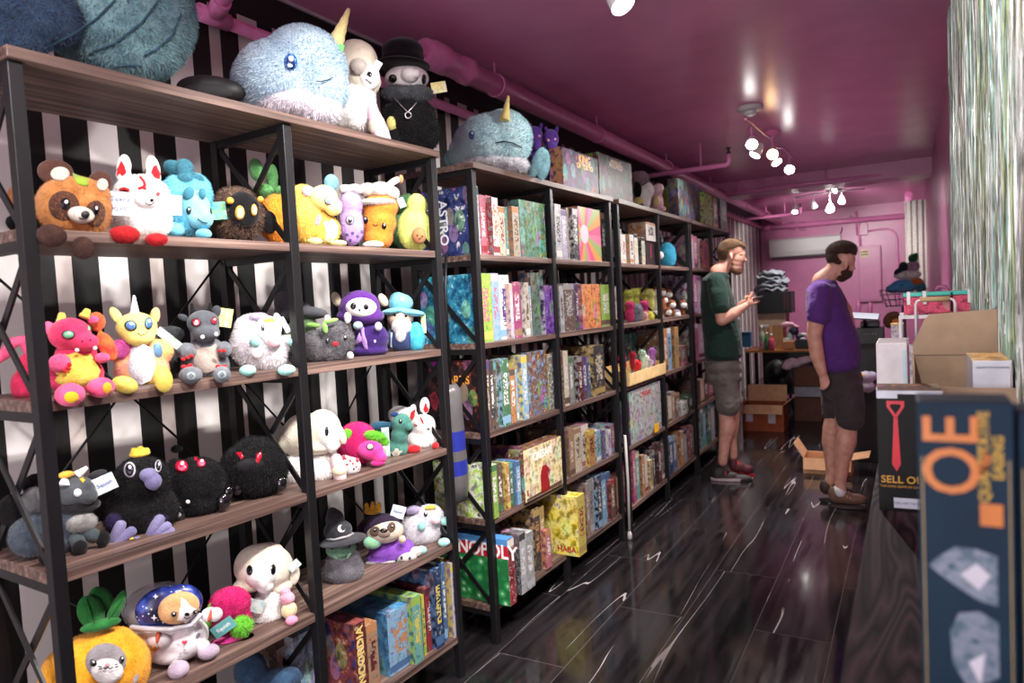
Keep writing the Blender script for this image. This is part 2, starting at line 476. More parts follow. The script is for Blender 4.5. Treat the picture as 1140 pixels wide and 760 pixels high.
    def eye(s, x, y, rx, ry=None, c=(12, 12, 16), rim=None, hl=(245, 245, 250), rot=0, iris=None, star=False):
        ry = ry or rx; bm = bmnew(); mats = []; o = s.off
        if rim: s.poly('', None, s.oval(x, y, rx*1.3, ry*1.25, rot), bm=bm, mi=len(mats), dome=rx*.1); mats.append(flat(rim, .6)); o += .0006
        s.poly('', None, s.oval(x, y, rx, ry, rot), bm=bm, mi=len(mats), dome=rx*.35, off=o); mats.append(flat(c, .15, coat=.6)); o += .0006+rx*.3*s.s
        if iris: s.poly('', None, s.oval(x+rx*.1, y+ry*.15, rx*.62, ry*.62, rot), bm=bm, mi=len(mats), off=o); mats.append(flat(iris, .2)); o += .0005
        if hl: s.poly('', None, s.oval(x+rx*.15, y-ry*.35, rx*.33, ry*.3), bm=bm, mi=len(mats), off=o, rings=2); mats.append(flat(hl, .3))
        return obj('eye', bm, mats, s.t)
    def line(s, name, m, pts, w=2, off=None):
        P = []
        for (a, b), (c, d) in zip(pts, pts[1:]):
            for i in range(5):
                k = i/5; P.append((a+(c-a)*k, b+(d-b)*k))
        P.append(pts[-1]); Q = []
        for x, y in P:
            c = s.cast(x, y)
            if c: Q.append(c[0]+(s.camL-c[0]).normalized()*(s.off if off is None else off))
        if len(Q) < 2: return
        bm = bmnew(); tube(bm, Q, w*s.s, 6); return obj(name, bm, m, s.t)
    def tube(s, name, m, pts, rs, seg=12, fur_len=0, label=None):
        bm = bmnew(); P = [s.P(*p) for p in pts]; R = [r*s.s for r in rs]
        d0 = (P[0]-P[1]).normalized(); d1 = (P[-1]-P[-2]).normalized()
        P = [P[0]+d0*R[0]*.75, P[0]+d0*R[0]*.5]+P+[P[-1]+d1*R[-1]*.5, P[-1]+d1*R[-1]*.75]; R = [R[0]*.35, R[0]*.8]+R+[R[-1]*.8, R[-1]*.35]
        tube(bm, P, 0, seg, rs=R)
        s.clamp(bm); bm.normal_update()
        s.bv.append(BVHTree.FromBMesh(bm))
        if fur_len: fur(bm, fur_len*s.s, 1.5/(fur_len*s.s*.45)**2, 1500, s.seed)
        return obj(name, bm, m, s.t, label=label)
    def horn(s, name, m, a, b, r0, r1, turns=0, groove=None):
        """tapered horn with spiral grooves"""
        bm = bmnew(); A, B = s.P(*a), s.P(*b); n = 22; P = []; R = []
        for i in range(n+1):
            k = i/n; P.append(A.lerp(B, k)); r = (r0+(r1-r0)*k)*s.s
            R.append(r*(1-.10*(.5+.5*math.cos(k*turns*2*math.pi))) if turns else r)
        tube(bm, P, 0, 16, rs=R); s.bv.append(BVHTree.FromBMesh(bm)); return obj(name, bm, m, s.t)
    def card(s, name, mats, x, y, w, h, dy, rot=0, yaw=0, text=None, tcol=(30, 60, 120), ts=None):
        """swing tag: thin printed card"""
        bm = bmnew(); c = s.P(x, y, dy)
        M = Matrix.Translation(c) @ Matrix.Rotation(math.radians(yaw), 4, 'Z') @ Matrix.Rotation(math.radians(rot), 4, 'Y') @ Matrix.Rotation(math.pi/2, 4, 'X')
        box(bm, (0, 0, 0), (w*s.s, h*s.s, .0012), M=M, bev=.0003)
        mats = [mats, flat(tcol, .5)]
        if text:
            L = text.split('|')
            for i, q in enumerate(L):
                text_into(bm, q, M @ Matrix.Translation((0, (len(L)/2-.5-i)*h*s.s*.36, .0008)), size=(ts or h*.34)*s.s, mi=1, bold=.01)
        return obj(name, bm, mats, s.t)
def sit(U, tier, x, crop, v=.13):
    pxx = crop[0]+x/crop[2]; z = TOP[tier]; u = U.u_at(pxx, v, z); return U.W(u, v, z)
cA, cB, cC, cE, cF, cG, cH, cI, cJ = (0, 0, 4.37), (240, 0, 4.37), (0, 150, 4.37), (0, 310, 4.37), (240, 310, 4.37), (0, 460, 4.37), (240, 430, 4.37), (0, 586, 4.37), (240, 586, 4.37)
cD = (230, 140, 4.0)
BK = flat((14, 13, 15), .5, name='black_stitch'); TAGY = tri((236, 232, 214), (232, 218, 120), (150, 200, 220), 60, 'swing_tag_print', .5); TAGB = tri((214, 226, 236), (226, 234, 240), (150, 186, 220), 50, 'swing_tag_print', .5); TAGG = tri((160, 190, 190), (210, 220, 214), (100, 160, 110), 50, 'swing_tag_print', .5)
W_ = plushm((246, 244, 242), (230, 227, 225)); CREAM = plushm((232, 224, 205), (208, 198, 178)); BLKP = plushm((20, 19, 22), (9, 8, 10), sheen=.12)
GT = 'soft toys in rows on the nearest shelving unit'
# ---- top board
p = Pl('plush_creature', 'huge teal blue furry soft toy with seamed side, top left on the nearest unit', 'plush toy', sit(U1, 5, 520, cA, .2), cA, GT, hang=True)
p.blob('body', plushm((122, 158, 164), (88, 124, 134), 20), [(560, 90, 330, 260, 0, 260), (700, 60, 240, 300, -20, 250), (640, 250, 210, 140, 20, 170), (480, 200, 150, 80, 60, 90)], fur_len=17, cap=14000)
p.blob('wing', plushm((60, 84, 112), (40, 60, 86), 20), [(150, 60, 210, 150, 190, 110), (120, 190, 90, 60, 200, 60), (20, 60, 150, 160, 200, 90)], fur_len=16, cap=9000)
for L in ([(560, 0), (470, 90), (350, 170), (210, 240)], [(770, 0), (690, 110), (560, 210), (390, 280)], [(880, 60), (840, 170), (760, 240), (700, 270)], [(540, 330), (620, 318), (690, 322)]): p.line('seam', plushm((40, 76, 96)), L, 5, off=.006)
p = Pl('speaker', 'low black rounded speaker lying on top board left of the big narwhal', 'speaker', sit(U1, 5, 40, cB, .25), cB)
p.blob('body', flat((20, 20, 22), .6), [(-30, 430, 150, 62, 0, 60), (60, 445, 85, 55, 0, 60)], nz=0)
p.blob('grille', flat((34, 34, 37), .8), [(-20, 440, 120, 40, 34, 30)], nz=0)
p = Pl('plush_narwhal', 'giant pale blue furry narwhal soft toy with cream horn on top of nearest unit', 'plush toy', sit(U1, 5, 400, cB, .15), cB, GT, hang=True)
p.blob('body', plushm((190, 210, 222), (164, 190, 210), 12), [(330, 390, 230, 190, 0, 190), (430, 330, 200, 195, 10, 190), (490, 420, 150, 150, 30, 150), (190, 420, 110, 75, -20, 90), (280, 330, 150, 120, 0, 130)], fur_len=14, cap=12000, nz=.03)
p.blob('belly', plushm((226, 222, 228), (204, 196, 208)), [(400, 510, 190, 70, 40, 140), (500, 530, 110, 75, 60, 100), (290, 480, 110, 50, 30, 100)], fur_len=13, cap=4500)
p.horn('horn', plushm((226, 208, 150), (204, 184, 120)), (572, 240, 40), (648, 44, 20), 46, 9, 5)
p.patch('eye', flat((30, 92, 165), .2, coat=.5), 365, 303, 33, 42, dome=6); p.patch('eye_pupil', flat((10, 30, 80), .2), 368, 310, 20, 28, off=.013); p.patch('eye_highlight', flat((210, 230, 245), .3), 370, 288, 12, 14, off=.015); p.patch('eye_highlight', flat((170, 215, 245), .3), 362, 322, 14, 9, off=.015)
p.line('mouth', BK, [(490, 394), (515, 397), (545, 388), (570, 377)], 2.2, off=.011)
p.card('swing_tag', flat((90, 200, 90), .5), 610, 232, 26, 34, 90, 20)
p = Pl('plush_ghost', 'white hooded ghost soft toy with a pink dangling foot beside the giant narwhal', 'plush toy', sit(U1, 5, 710, cB, .13), cB, GT, hang=True)
p.blob('body', W_, [(690, 550, 100, 95, 0, 90), (700, 470, 80, 70, 0, 80), (640, 570, 60, 60, 0, 60)], fur_len=8)
p.blob('hood', CREAM, [(690, 310, 100, 118, 0, 95), (720, 400, 85, 80, 0, 80)], nz=.05)
p.blob('face', W_, [(745, 375, 52, 62, 55, 40)]); p.blob('muzzle', plushm((200, 190, 182)), [(695, 325, 42, 42, 75, 36)])
p.eye(752, 366, 17, 20, hl=None)
p.tube('foot', plushm((240, 200, 214), (226, 176, 196)), [(760, 520, 70), (775, 575, 75), (800, 640, 80), (820, 690, 85)], [22, 36, 42, 36]); p.blob('sole', plushm((242, 224, 200)), [(785, 610, 38, 48, 84, 36, 20)])
p.card('swing_tag', TAGB, 772, 345, 34, 105, 100, 32)
p = Pl('plush_doctor', 'black plague doctor soft toy in round top hat with white beak mask', 'plush toy', sit(U1, 5, 960, cB, .13), cB, GT, hang=True)
p.blob('body', BLKP, [(950, 600, 125, 130, 0, 110), (1010, 640, 80, 90, 0, 80), (870, 560, 60, 60, 20, 60)], fur_len=12)
p.blob('head', W_, [(930, 385, 105, 62, 10, 80)]); p.blob('beak', W_, [(945, 365, 44, 36, 80, 50), (975, 358, 20, 20, 110, 24)], nz=.01)
p.blob('hat', plushm((22, 20, 24), (12, 11, 13)), [(910, 250, 102, 62, 0, 90), (912, 285, 104, 40, 0, 90)], nz=.01); p.blob('hat_brim', plushm((16, 15, 18)), [(912, 318, 130, 26, 0, 110, 4)], nz=0)
p.eye(863, 382, 20, 20, hl=(90, 90, 95)); p.eye(1012, 385, 11, 24, hl=None)
p.blob('collar', plushm((92, 96, 102), (60, 62, 68)), [(890, 450, 80, 32, 50, 50), (980, 455, 80, 36, 50, 50)], fur_len=11)
p.line('necklace', flat((214, 214, 220), .3, .8), [(872, 478), (905, 515), (935, 545), (960, 520), (978, 498)], 2.4, off=.012); bmr = bmnew(); tube(bmr, [p.P(937+15*math.cos(a), 560+15*math.sin(a), 128) for a in [i*math.pi/8 for i in range(17)]], 2.6*p.s, 6); obj('pendant', bmr, flat((214, 214, 220), .3, .8), p.t)
p.blob('lantern', plushm((226, 214, 130)), [(858, 602, 26, 36, 75, 20)]); p.blob('glove', BLKP, [(872, 655, 36, 38, 60, 30)])
p.card('swing_tag', TAGY, 1086, 425, 72, 52, 60, -8)
# ---- second row
p = Pl('plush_tanuki', 'square brown raccoon dog soft toy with a green leaf on its head', 'plush toy', sit(U1, 4, 360, cC, .10), cC, GT)
OR = plushm((198, 136, 78), (170, 108, 56)); DB = plushm((84, 54, 44), (62, 38, 32))
p.blob('body', OR, [(300, 350, 110, 130, 0, 110), (430, 360, 105, 120, 0, 105), (370, 290, 150, 90, 0, 100), (370, 430, 140, 65, 0, 100)], fur_len=9)
for a in ((270, 182, 74, 62, 0, 30), (490, 225, 50, 50, 0, 28)): p.blob('ear', DB, [a])
for a in ((292, 190, 46, 34), (498, 243, 28, 30)): p.patch('inner_ear', plushm((214, 204, 192)), *a, dome=1, off=.002)
p.poly('leaf', plushm((150, 176, 60), (120, 150, 40)), [(350, 185), (385, 182), (425, 190), (440, 215), (430, 248), (405, 250), (375, 240), (360, 215)], dome=5)
p.patch('eye_patch', DB, 312, 345, 76, 72, 15); p.patch('eye_patch', DB, 462, 385, 50, 66, 8)
p.blob('muzzle', plushm((226, 216, 200)), [(395, 390, 54, 40, 118, 34, 8)]); p.patch('nose', BK, 415, 388, 21, 18, dome=6)
p.eye(318, 338, 26, 30); p.eye(466, 366, 17, 26)
p.line('mouth', BK, [(385, 402), (400, 410), (418, 408), (430, 400)], 2.5)
p.hang = True; p.blob('foot', DB, [(250, 490, 56, 46, 95, 40)], fur_len=5); p.blob('foot', DB, [(405, 548, 44, 50, 130, 36)], fur_len=5); p.hang = False
p.blob('tail', OR, [(82, 330, 34, 80, -40, 40), (75, 430, 30, 36, -30, 30)], fur_len=8); p.blob('tail_tip', BLKP, [(65, 425, 26, 30, 0, 30)], fur_len=6)
RD = plushm((206, 36, 42), (176, 22, 30))
p = Pl('plush_fox', 'white fox mask soft toy with red paws between tanuki and blue dinosaur', 'plush toy', sit(U1, 4, 680, cC, .12), cC, GT)
p.blob('body', W_, [(690, 290, 125, 95, 0, 100), (690, 420, 138, 95, 0, 110), (690, 350, 125, 110, 0, 105)], fur_len=9)
for x, y, r in ((603, 160, 8), (745, 165, -6)): p.blob('ear', W_, [(x, y, 32, 66, 0, 22, r), (x, y+40, 36, 36, 0, 26)])
p.poly('inner_ear', RD, [(560, 210), (572, 165), (590, 124), (606, 150), (616, 185), (600, 200)]); p.poly('inner_ear', RD, [(735, 185), (745, 155), (760, 145), (785, 190), (783, 226), (755, 212)])
p.blob('muzzle', W_, [(710, 320, 52, 40, 92, 36)])
p.eye(738, 318, 9, 8, hl=None); p.line('mouth', BK, [(705, 328), (725, 340), (740, 336), (752, 325)], 2)
for L in ([(682, 205), (700, 225), (706, 245), (690, 258)], [(672, 262), (692, 255), (712, 262)]): p.line('red_marking', RD, L, 7)
p.line('red_marking', RD, [(585, 270), (605, 262), (630, 272)], 9); p.line('closed_eye', BK, [(600, 275), (630, 280), (650, 294)], 5); p.patch('red_marking', RD, 768, 288, 9, 12)
p.blob('paw', RD, [(605, 484, 60, 35, 95, 40)], fur_len=5); p.blob('paw', RD, [(762, 508, 44, 26, 105, 34)], fur_len=5)
p.card('swing_tag', TAGB, 585, 335, 108, 108, 185, 3, text='Teeny|Squish', tcol=(70, 90, 120), ts=32)
p = Pl('plush_dinosaur', 'light blue horned dinosaur soft toy with darker teal frill beside white fox', 'plush toy', sit(U1, 4, 930, cC, .13), cC, GT)
BL = plushm((112, 196, 218), (84, 170, 200)); TE = plushm((62, 124, 142), (44, 98, 116))
p.blob('body', BL, [(870, 330, 85, 140, -10, 80), (950, 290, 80, 110, -20, 80), (900, 420, 110, 75, 0, 80)], fur_len=9)
p.blob('frill', TE, [(850, 160, 50, 34, 0, 26, 20), (900, 165, 40, 48, 20, 26), (955, 230, 45, 40, 10, 30, 40), (905, 215, 40, 30, 30, 20)], fur_len=5)
p.blob('head', plushm((130, 204, 222), (108, 186, 208)), [(945, 350, 75, 85, 40, 60), (975, 410, 62, 50, 70, 55)])
p.blob('horn', TE, [(918, 285, 24, 34, 90, 16, 25)]); p.blob('horn', TE, [(985, 285, 17, 26, 90, 14)])
p.eye(919, 369, 13, 20); p.line('mouth', BK, [(962, 408), (985, 425), (1010, 428)], 2.5)
p.blob('foot', BL, [(850, 462, 46, 36, 60, 40)]); p.blob('foot', BL, [(990, 482, 36, 26, 80, 34)])
p.card('swing_tag', TAGB, 846, 342, 66, 92, 120, 4)
p = Pl('plush_moth', 'brown furry soft toy with black face and golden oval eyes', 'plush toy', sit(U1, 4, 145, cD, .14), cD, GT)
BR = plushm((104, 78, 62), (66, 46, 36), 40)
p.blob('body', BR, [(140, 400, 108, 108, 0, 90), (130, 330, 80, 55, 0, 70)], fur_len=16, cap=5000)
p.blob('face', BLKP, [(160, 378, 72, 84, 60, 50)], nz=.01)
for x, y, r in ((105, 333, 15), (240, 327, 13)): p.blob('antenna_knob', flat((236, 170, 60), .4), [(x, y, r, r, 110, r)], nz=0)
for x, y, a, b in ((148, 387, 21, 32), (210, 375, 13, 27)): p.eye(x, y, a, b, c=(220, 160, 70), iris=(250, 214, 140), hl=(255, 244, 220))
p.blob('wing', BLKP, [(278, 430, 34, 52, -10, 20)])
p.card('swing_tag', tri((70, 150, 190), (110, 180, 120), (160, 190, 210), 40, 'swing_tag_print'), 55, 378, 58, 76, 90, -4)
p = Pl('plush_pineapple', 'orange soft toy with two tall green leaf ears half behind the black post', 'plush toy', sit(U1, 4, 305, cD, .16), cD, GT)
GR = plushm((96, 152, 92), (66, 118, 66))
p.blob('body', plushm((238, 158, 52), (214, 126, 30)), [(310, 420, 74, 108, 0, 70), (320, 360, 60, 60, 0, 60)], fur_len=8)
for a in ((222, 195, 28, 50, 0, 16, -6), (292, 235, 22, 62, 0, 16, 4)): p.blob('leaf', GR, [a], fur_len=4)
p.blob('leaf', GR, [(255, 285, 42, 26, 10, 24), (320, 290, 20, 22, 10, 20)], fur_len=6)
YL = plushm((244, 218, 112), (230, 178, 80), 16)
p = Pl('plush_dragon', 'pale yellow horned dragon soft toy just right of the black post, second row', 'plush toy', sit(U1, 4, 490, cD, .13), cD, GT)
p.blob('body', YL, [(450, 410, 80, 118, 0, 70), (530, 460, 60, 70, 10, 60), (430, 320, 55, 60, 0, 50)], fur_len=9)
p.blob('head', plushm((246, 236, 160), (236, 220, 130)), [(520, 320, 62, 55, 40, 46), (565, 360, 40, 42, 60, 36)])
p.blob('ear', plushm((236, 200, 216)), [(452, 292, 26, 24, 50, 14)]); p.blob('horn', plushm((150, 204, 224)), [(556, 252, 28, 34, 20, 22)], fur_len=4)
p.eye(543, 330, 14, 19, c=(240, 240, 240), rim=(70, 90, 110), iris=(120, 170, 190), hl=None); p.poly('belly', W_, [(520, 430), (560, 415), (592, 440), (598, 500), (560, 530), (520, 515)], dome=4)
p.patch('pink_trim', plushm((236, 150, 200)), 497, 420, 12, 26, 20)
p.blob('foot', plushm((246, 234, 150)), [(482, 515, 32, 18, 70, 26)]); p.blob('foot', plushm((246, 234, 150)), [(590, 524, 34, 15, 80, 26)])
p = Pl('plush_drink', 'slim lavender soft toy with frothy white top between yellow dragon and orange cup', 'plush toy', sit(U1, 4, 648, cD, .14), cD, GT)
p.blob('body', plushm((206, 172, 224), (184, 146, 208)), [(642, 350, 52, 60, 0, 45), (645, 440, 54, 90, 0, 45)], fur_len=5)
p.blob('froth', W_, [(618, 284, 26, 20, 0, 34), (660, 282, 34, 20, 0, 36)], fur_len=5); p.eye(638, 420, 15, 18, c=(240, 240, 240), rim=(80, 80, 90), iris=(40, 40, 60))
for x, y in ((625, 485), (650, 478), (672, 492), (640, 510), (690, 470), (618, 520)): p.patch('dot', plushm((90, 90, 150)), x, y, 7, 8)
p = Pl('plush_cup', 'orange bubble tea cup soft toy with cream froth and straw', 'plush toy', sit(U1, 4, 770, cD, .13), cD, GT)
p.blob('body', plushm((230, 150, 60), (208, 120, 36)), [(772, 360, 82, 60, 0, 60), (768, 430, 76, 70, 0, 58), (765, 500, 66, 50, 0, 54)], fur_len=5, nz=.02)
p.blob('froth', plushm((248, 240, 232)), [(720, 285, 42, 28, 10, 46), (775, 282, 48, 30, 20, 50), (825, 300, 32, 28, 0, 44), (760, 340, 80, 16, 30, 50)], fur_len=5)
p.tube('straw', plushm((246, 236, 230)), [(795, 278, 10), (830, 250, 10), (850, 240, 10)], [14, 15, 15]); p.blob('straw_tip', plushm((226, 150, 100)), [(866, 236, 10, 18, 10, 14)])
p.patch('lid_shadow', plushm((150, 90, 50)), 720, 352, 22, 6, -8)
p.eye(708, 420, 13, 17); p.eye(790, 446, 11, 16); p.line('mouth', BK, [(742, 438), (752, 446), (762, 440)], 2)
p.blob('foot', plushm((246, 240, 234)), [(742, 530, 46, 18, 50, 34)])
p = Pl('plush_avocado', 'green avocado half soft toy with a brown pit at the end of second row', 'plush toy', sit(U1, 4, 920, cD, .13), cD, GT)
p.blob('rind', plushm((70, 116, 72), (44, 86, 54)), [(900, 350, 55, 48, -12, 50), (890, 460, 78, 92, -12, 60)], fur_len=7)
p.blob('flesh', plushm((226, 232, 140), (206, 216, 110)), [(935, 350, 45, 48, 26, 40), (925, 460, 76, 95, 26, 48)], fur_len=6); p.blob('pit', plushm((176, 124, 82), (150, 100, 64)), [(946, 488, 31, 38, 90, 24)])
p.eye(938, 488, 3.5, hl=None); p.eye(960, 492, 3.5, hl=None); p.line('mouth', BK, [(944, 500), (950, 504), (955, 500)], 1.4)
p.card('swing_tag', TAGG, 868, 342, 30, 44, 60, -20)
# ---- third row
PK = plushm((222, 62, 104), (190, 36, 78)); PK2 = plushm((236, 98, 140), (214, 66, 112)); YE = plushm((236, 204, 92), (216, 178, 70))
p = Pl('plush_flamingo', 'deep pink long necked soft toy left of the corner post', 'plush toy', sit(U1, 3, 110, cE, .2), cE, GT)
p.blob('body', PK, [(125, 520, 60, 85, 0, 50), (135, 430, 42, 70, 0, 40)], fur_len=5); p.tube('neck', PK2, [(-30, 400, 20), (20, 370, 10), (60, 310, 0), (110, 300, 0), (150, 350, 0)], [24, 26, 28, 30, 32])
p = Pl('plush_dragon', 'hot pink sitting dragon soft toy with yellow belly and foot pads', 'plush toy', sit(U1, 3, 390, cE, .10), cE, GT)
p.blob('wing', plushm((200, 60, 50), (220, 120, 60)), [(520, 330, 40, 80, -40, 16, -20), (470, 210, 40, 50, -40, 16)])
p.blob('body', PK, [(370, 470, 125, 95, 0, 85), (370, 380, 95, 80, 0, 75)], fur_len=4)
p.blob('head', PK, [(340, 270, 92, 80, 30, 75), (420, 310, 56, 46, 75, 50)], nz=.02)
for a, b in (((300, 215, 10), (300, 168, 0)), ((408, 190, 10), (428, 150, 0))): p.horn('horn', YE, a, b, 26, 14, 2)
p.blob('ear', PK2, [(244, 245, 24, 38, 0, 10, -20)]); p.blob('ear', PK2, [(452, 200, 26, 20, 0, 10)])
p.eye(333, 273, 26, 18, c=(120, 190, 150), rim=(60, 20, 40), hl=(220, 240, 230)); p.eye(434, 240, 7, 15, c=(120, 190, 150), hl=None)
for x, y in ((400, 305), (440, 298)): p.eye(x, y, 5, 4, hl=None)
for x, y in ((375, 348), (463, 338)): p.blob('tooth', W_, [(x, y, 9, 9, 110, 7)], nz=0)
p.poly('belly', YE, [(300, 370), (370, 360), (440, 365), (490, 400), (515, 450), (470, 500), (400, 530), (320, 530), (270, 500), (262, 440)], dome=14)
p.line('belly_seam', plushm((120, 90, 40)), [(320, 400), (370, 428), (430, 425), (468, 400)], 2); p.line('belly_seam', plushm((120, 90, 40)), [(262, 465), (320, 490), (400, 500), (470, 470)], 2)
p.blob('arm', PK2, [(292, 412, 46, 44, 80, 34)]); p.blob('arm', PK2, [(498, 385, 34, 26, 60, 26)])
for x, y in ((315, 450), (332, 436), (338, 418)): p.blob('claw', RD, [(x, y, 9, 11, 108, 8, -30)], nz=0)
p.hang = True; p.blob('foot', PK2, [(342, 565, 60, 52, 95, 45)]); p.blob('foot', PK2, [(490, 530, 58, 46, 80, 42)]); p.hang = False
p.patch('foot_pad', plushm((240, 190, 40)), 348, 577, 36, 28, dome=3); p.patch('foot_pad', plushm((226, 170, 40)), 522, 532, 22, 28, dome=3)
for x, y in ((305, 530), (335, 518), (365, 520)): p.blob('claw', RD, [(x, y, 10, 13, 120, 8)], nz=0)
p = Pl('plush_unicorn', 'yellow horned dragon soft toy with white belly and pink sides, third row', 'plush toy', sit(U1, 3, 690, cE, .12), cE, GT)
p.blob('body', plushm((240, 206, 110), (232, 130, 150), 12), [(690, 440, 120, 95, 0, 80), (690, 360, 115, 75, -10, 70), (590, 350, 55, 60, -10, 50), (790, 350, 50, 55, -10, 50)], fur_len=8)
p.blob('head', plushm((242, 228, 130), (232, 214, 110)), [(665, 240, 92, 76, 30, 70), (680, 285, 68, 46, 50, 56)], nz=.02)
p.blob('ear', plushm((240, 228, 140)), [(565, 180, 22, 44, 0, 10, -25)]); p.blob('ear', plushm((236, 190, 130)), [(755, 180, 22, 40, 0, 10, 10)])
p.horn('horn', W_, (656, 178, 20), (652, 82, 10), 24, 5, 4)
p.eye(636, 229, 24, 21, c=(110, 160, 210), rim=(40, 40, 50), iris=(70, 110, 180), rot=15); p.eye(722, 218, 15, 24, c=(110, 160, 210), rim=(40, 40, 50), iris=(70, 110, 180))
p.line('mouth', BK, [(670, 262), (685, 276), (705, 270), (722, 258)], 2)
p.poly('belly', plushm((228, 228, 238)), [(640, 330), (700, 318), (745, 345), (758, 430), (745, 510), (690, 535), (640, 515), (618, 440)], dome=16)
p.blob('pink_tuft', plushm((232, 110, 190)), [(592, 340, 38, 45, 40, 22)], fur_len=6); p.blob('blue_tuft', plushm((140, 190, 224)), [(765, 350, 20, 36, 40, 18)], fur_len=4)
YF2 = plushm((242, 226, 120), (228, 206, 96)); p.hang = True
p.blob('foot', YF2, [(606, 515, 52, 36, 80, 40, 20)], fur_len=4); p.blob('foot', YF2, [(796, 490, 36, 55, 70, 36)], fur_len=4); p.hang = False
p.card('swing_tag', TAGG, 820, 290, 40, 130, -10, -45)
GY = plushm((118, 122, 128), (88, 92, 100)); TN = plushm((168, 156, 148), (146, 134, 126))
p = Pl('plush_dragon', 'dark grey dragon soft toy with red eyes and black horns, third row', 'plush toy', sit(U1, 3, 1000, cE, .12), cE, GT)
p.blob('wing', plushm((60, 64, 68)), [(835, 400, 50, 90, -20, 24), (830, 270, 60, 40, -20, 20)], fur_len=5)
p.blob('body', GY, [(1000, 420, 115, 85, 0, 75), (1000, 350, 85, 70, 0, 60)], fur_len=5)
p.blob('head', plushm((88, 92, 98), (68, 70, 78)), [(990, 215, 76, 62, 30, 60), (1005, 265, 62, 40, 60, 50)], nz=.02)
for a, b in (((940, 170, 10), (932, 122, 0)), ((1018, 158, 10), (1022, 118, 0))): p.horn('horn', BLKP, a, b, 17, 6)
p.eye(955, 214, 19, 17, c=(196, 36, 56), iris=(240, 170, 180), rim=(40, 20, 24)); p.eye(1040, 205, 12, 16, c=(196, 36, 56), rim=(40, 20, 24))
for x, y in ((985, 284), (1052, 270)): p.blob('tooth', W_, [(x, y, 9, 10, 112, 7)], nz=0)
p.poly('belly', TN, [(950, 320), (1000, 335), (1050, 315), (1075, 380), (1070, 450), (1010, 480), (950, 460), (925, 390)], dome=12)
p.line('belly_seam', BK, [(930, 370), (970, 388), (1030, 392), (1070, 372)], 2)
p.blob('ear', plushm((66, 70, 76)), [(892, 190, 26, 16, 0, 9, 30)]); p.blob('ear', plushm((66, 70, 76)), [(1052, 160, 22, 30, 0, 9, 20)])
for a in ((905, 352, 46, 40, 75, 32), (1092, 345, 32, 40, 60, 28)): p.blob('arm', GY, [a])
for x, y in ((890, 392), (912, 385), (932, 376), (1070, 352), (1090, 350)): p.blob('claw', RD, [(x, y, 10, 8, 105, 8, 30)], nz=0)
p.hang = True
for a in ((928, 470, 48, 38, 90, 36), (1080, 466, 38, 38, 90, 30)): p.blob('foot', GY, [a])
p.hang = False
for x, y in ((930, 474), (1080, 468)): p.patch('foot_pad', plushm((150, 166, 170)), x, y, 22, 20); p.line('spiral', BK, [(x-10, y), (x, y-10), (x+9, y), (x, y+8), (x-5, y+1)], 1.6)
for x, y in ((895, 430), (925, 424), (1062, 428), (1090, 428)): p.blob('claw', RD, [(x, y, 13, 10, 120, 8)], nz=0)
p.card('swing_tag', TAGY, 1092, 190, 72, 92, -30, 12)
MT = plushm((166, 222, 212), (140, 204, 192))
p = Pl('plush_unicorn', 'fluffy white round unicorn soft toy with mint paws left of middle post', 'plush toy', sit(U1, 3, 225, cF, .12), cF, GT)
p.blob('body', plushm((240, 238, 240), (218, 212, 220)), [(190, 320, 108, 120, 0, 85), (260, 350, 90, 100, 10, 75), (180, 240, 80, 70, 0, 65)], fur_len=13, cap=6000)
p.blob('head', W_, [(258, 245, 62, 64, 60, 50), (282, 300, 38, 42, 85, 36)]); p.patch('snout', plushm((238, 196, 206)), 283, 310, 30, 28, dome=6)
p.eye(231, 240, 8, 14); p.blob('horn', plushm((236, 214, 110)), [(262, 203, 26, 13, 95, 12)]); p.blob('mane', plushm((214, 200, 230)), [(210, 185, 40, 18, 50, 20)], fur_len=6); p.blob('ear', W_, [(305, 205, 18, 40, 50, 12, -15)])
for a in ((194, 305, 24, 28, 100, 20), (385, 303, 34, 26, 60, 26), (155, 447, 36, 26, 70, 28), (345, 445, 42, 27, 80, 30)): p.blob('paw', MT, [a])
p.blob('arm', W_, [(350, 295, 36, 24, 45, 24)]); p.blob('cheek', W_, [(200, 350, 30, 40, 80, 20)])
p.card('swing_tag', TAGG, 337, 225, 26, 80, 70, -25)
p = Pl('plush_witch', 'grey witch hatted soft toy lying behind the grey cat and middle post', 'plush toy', sit(U1, 3, 400, cF, .24), cF, GT)
p.blob('body', plushm((96, 120, 84)), [(400, 290, 70, 90, 0, 50), (430, 220, 60, 40, 10, 40)], fur_len=5)
p.blob('hat', plushm((88, 88, 96), (66, 66, 74)), [(330, 115, 46, 56, 0, 36), (390, 145, 70, 40, 0, 40), (330, 170, 44, 40, 0, 36)]); p.blob('hat_brim', plushm((70, 70, 76)), [(455, 165, 90, 30, 20, 50, 8)])
p.blob('leaf', plushm((130, 180, 90)), [(475, 226, 32, 12, 70, 10, 8)])
p = Pl('plush_cat', 'grey fuzzy cat soft toy with green bow and red open mouth', 'plush toy', sit(U1, 3, 550, cF, .12), cF, GT)
GC = plushm((112, 110, 114), (74, 72, 78), 45)
p.blob('body', GC, [(490, 330, 75, 80, 0, 70), (590, 300, 82, 95, 0, 72), (540, 360, 110, 50, 0, 70)], fur_len=10, cap=5000)
for a in ((545, 200, 16, 24, 10, 8, -15), (645, 195, 15, 26, 10, 8, 15)): p.blob('ear', plushm((206, 196, 200)), [a])
p.eye(545, 302, 9, 14); p.eye(629, 290, 8, 12); p.patch('mouth', plushm((196, 40, 56)), 583, 318, 17, 12, dome=3); p.blob('bow', plushm((150, 214, 110)), [(532, 240, 13, 26, 80, 9, -8)]); p.blob('bow', plushm((150, 214, 110)), [(560, 205, 36, 11, 70, 9, -8)])
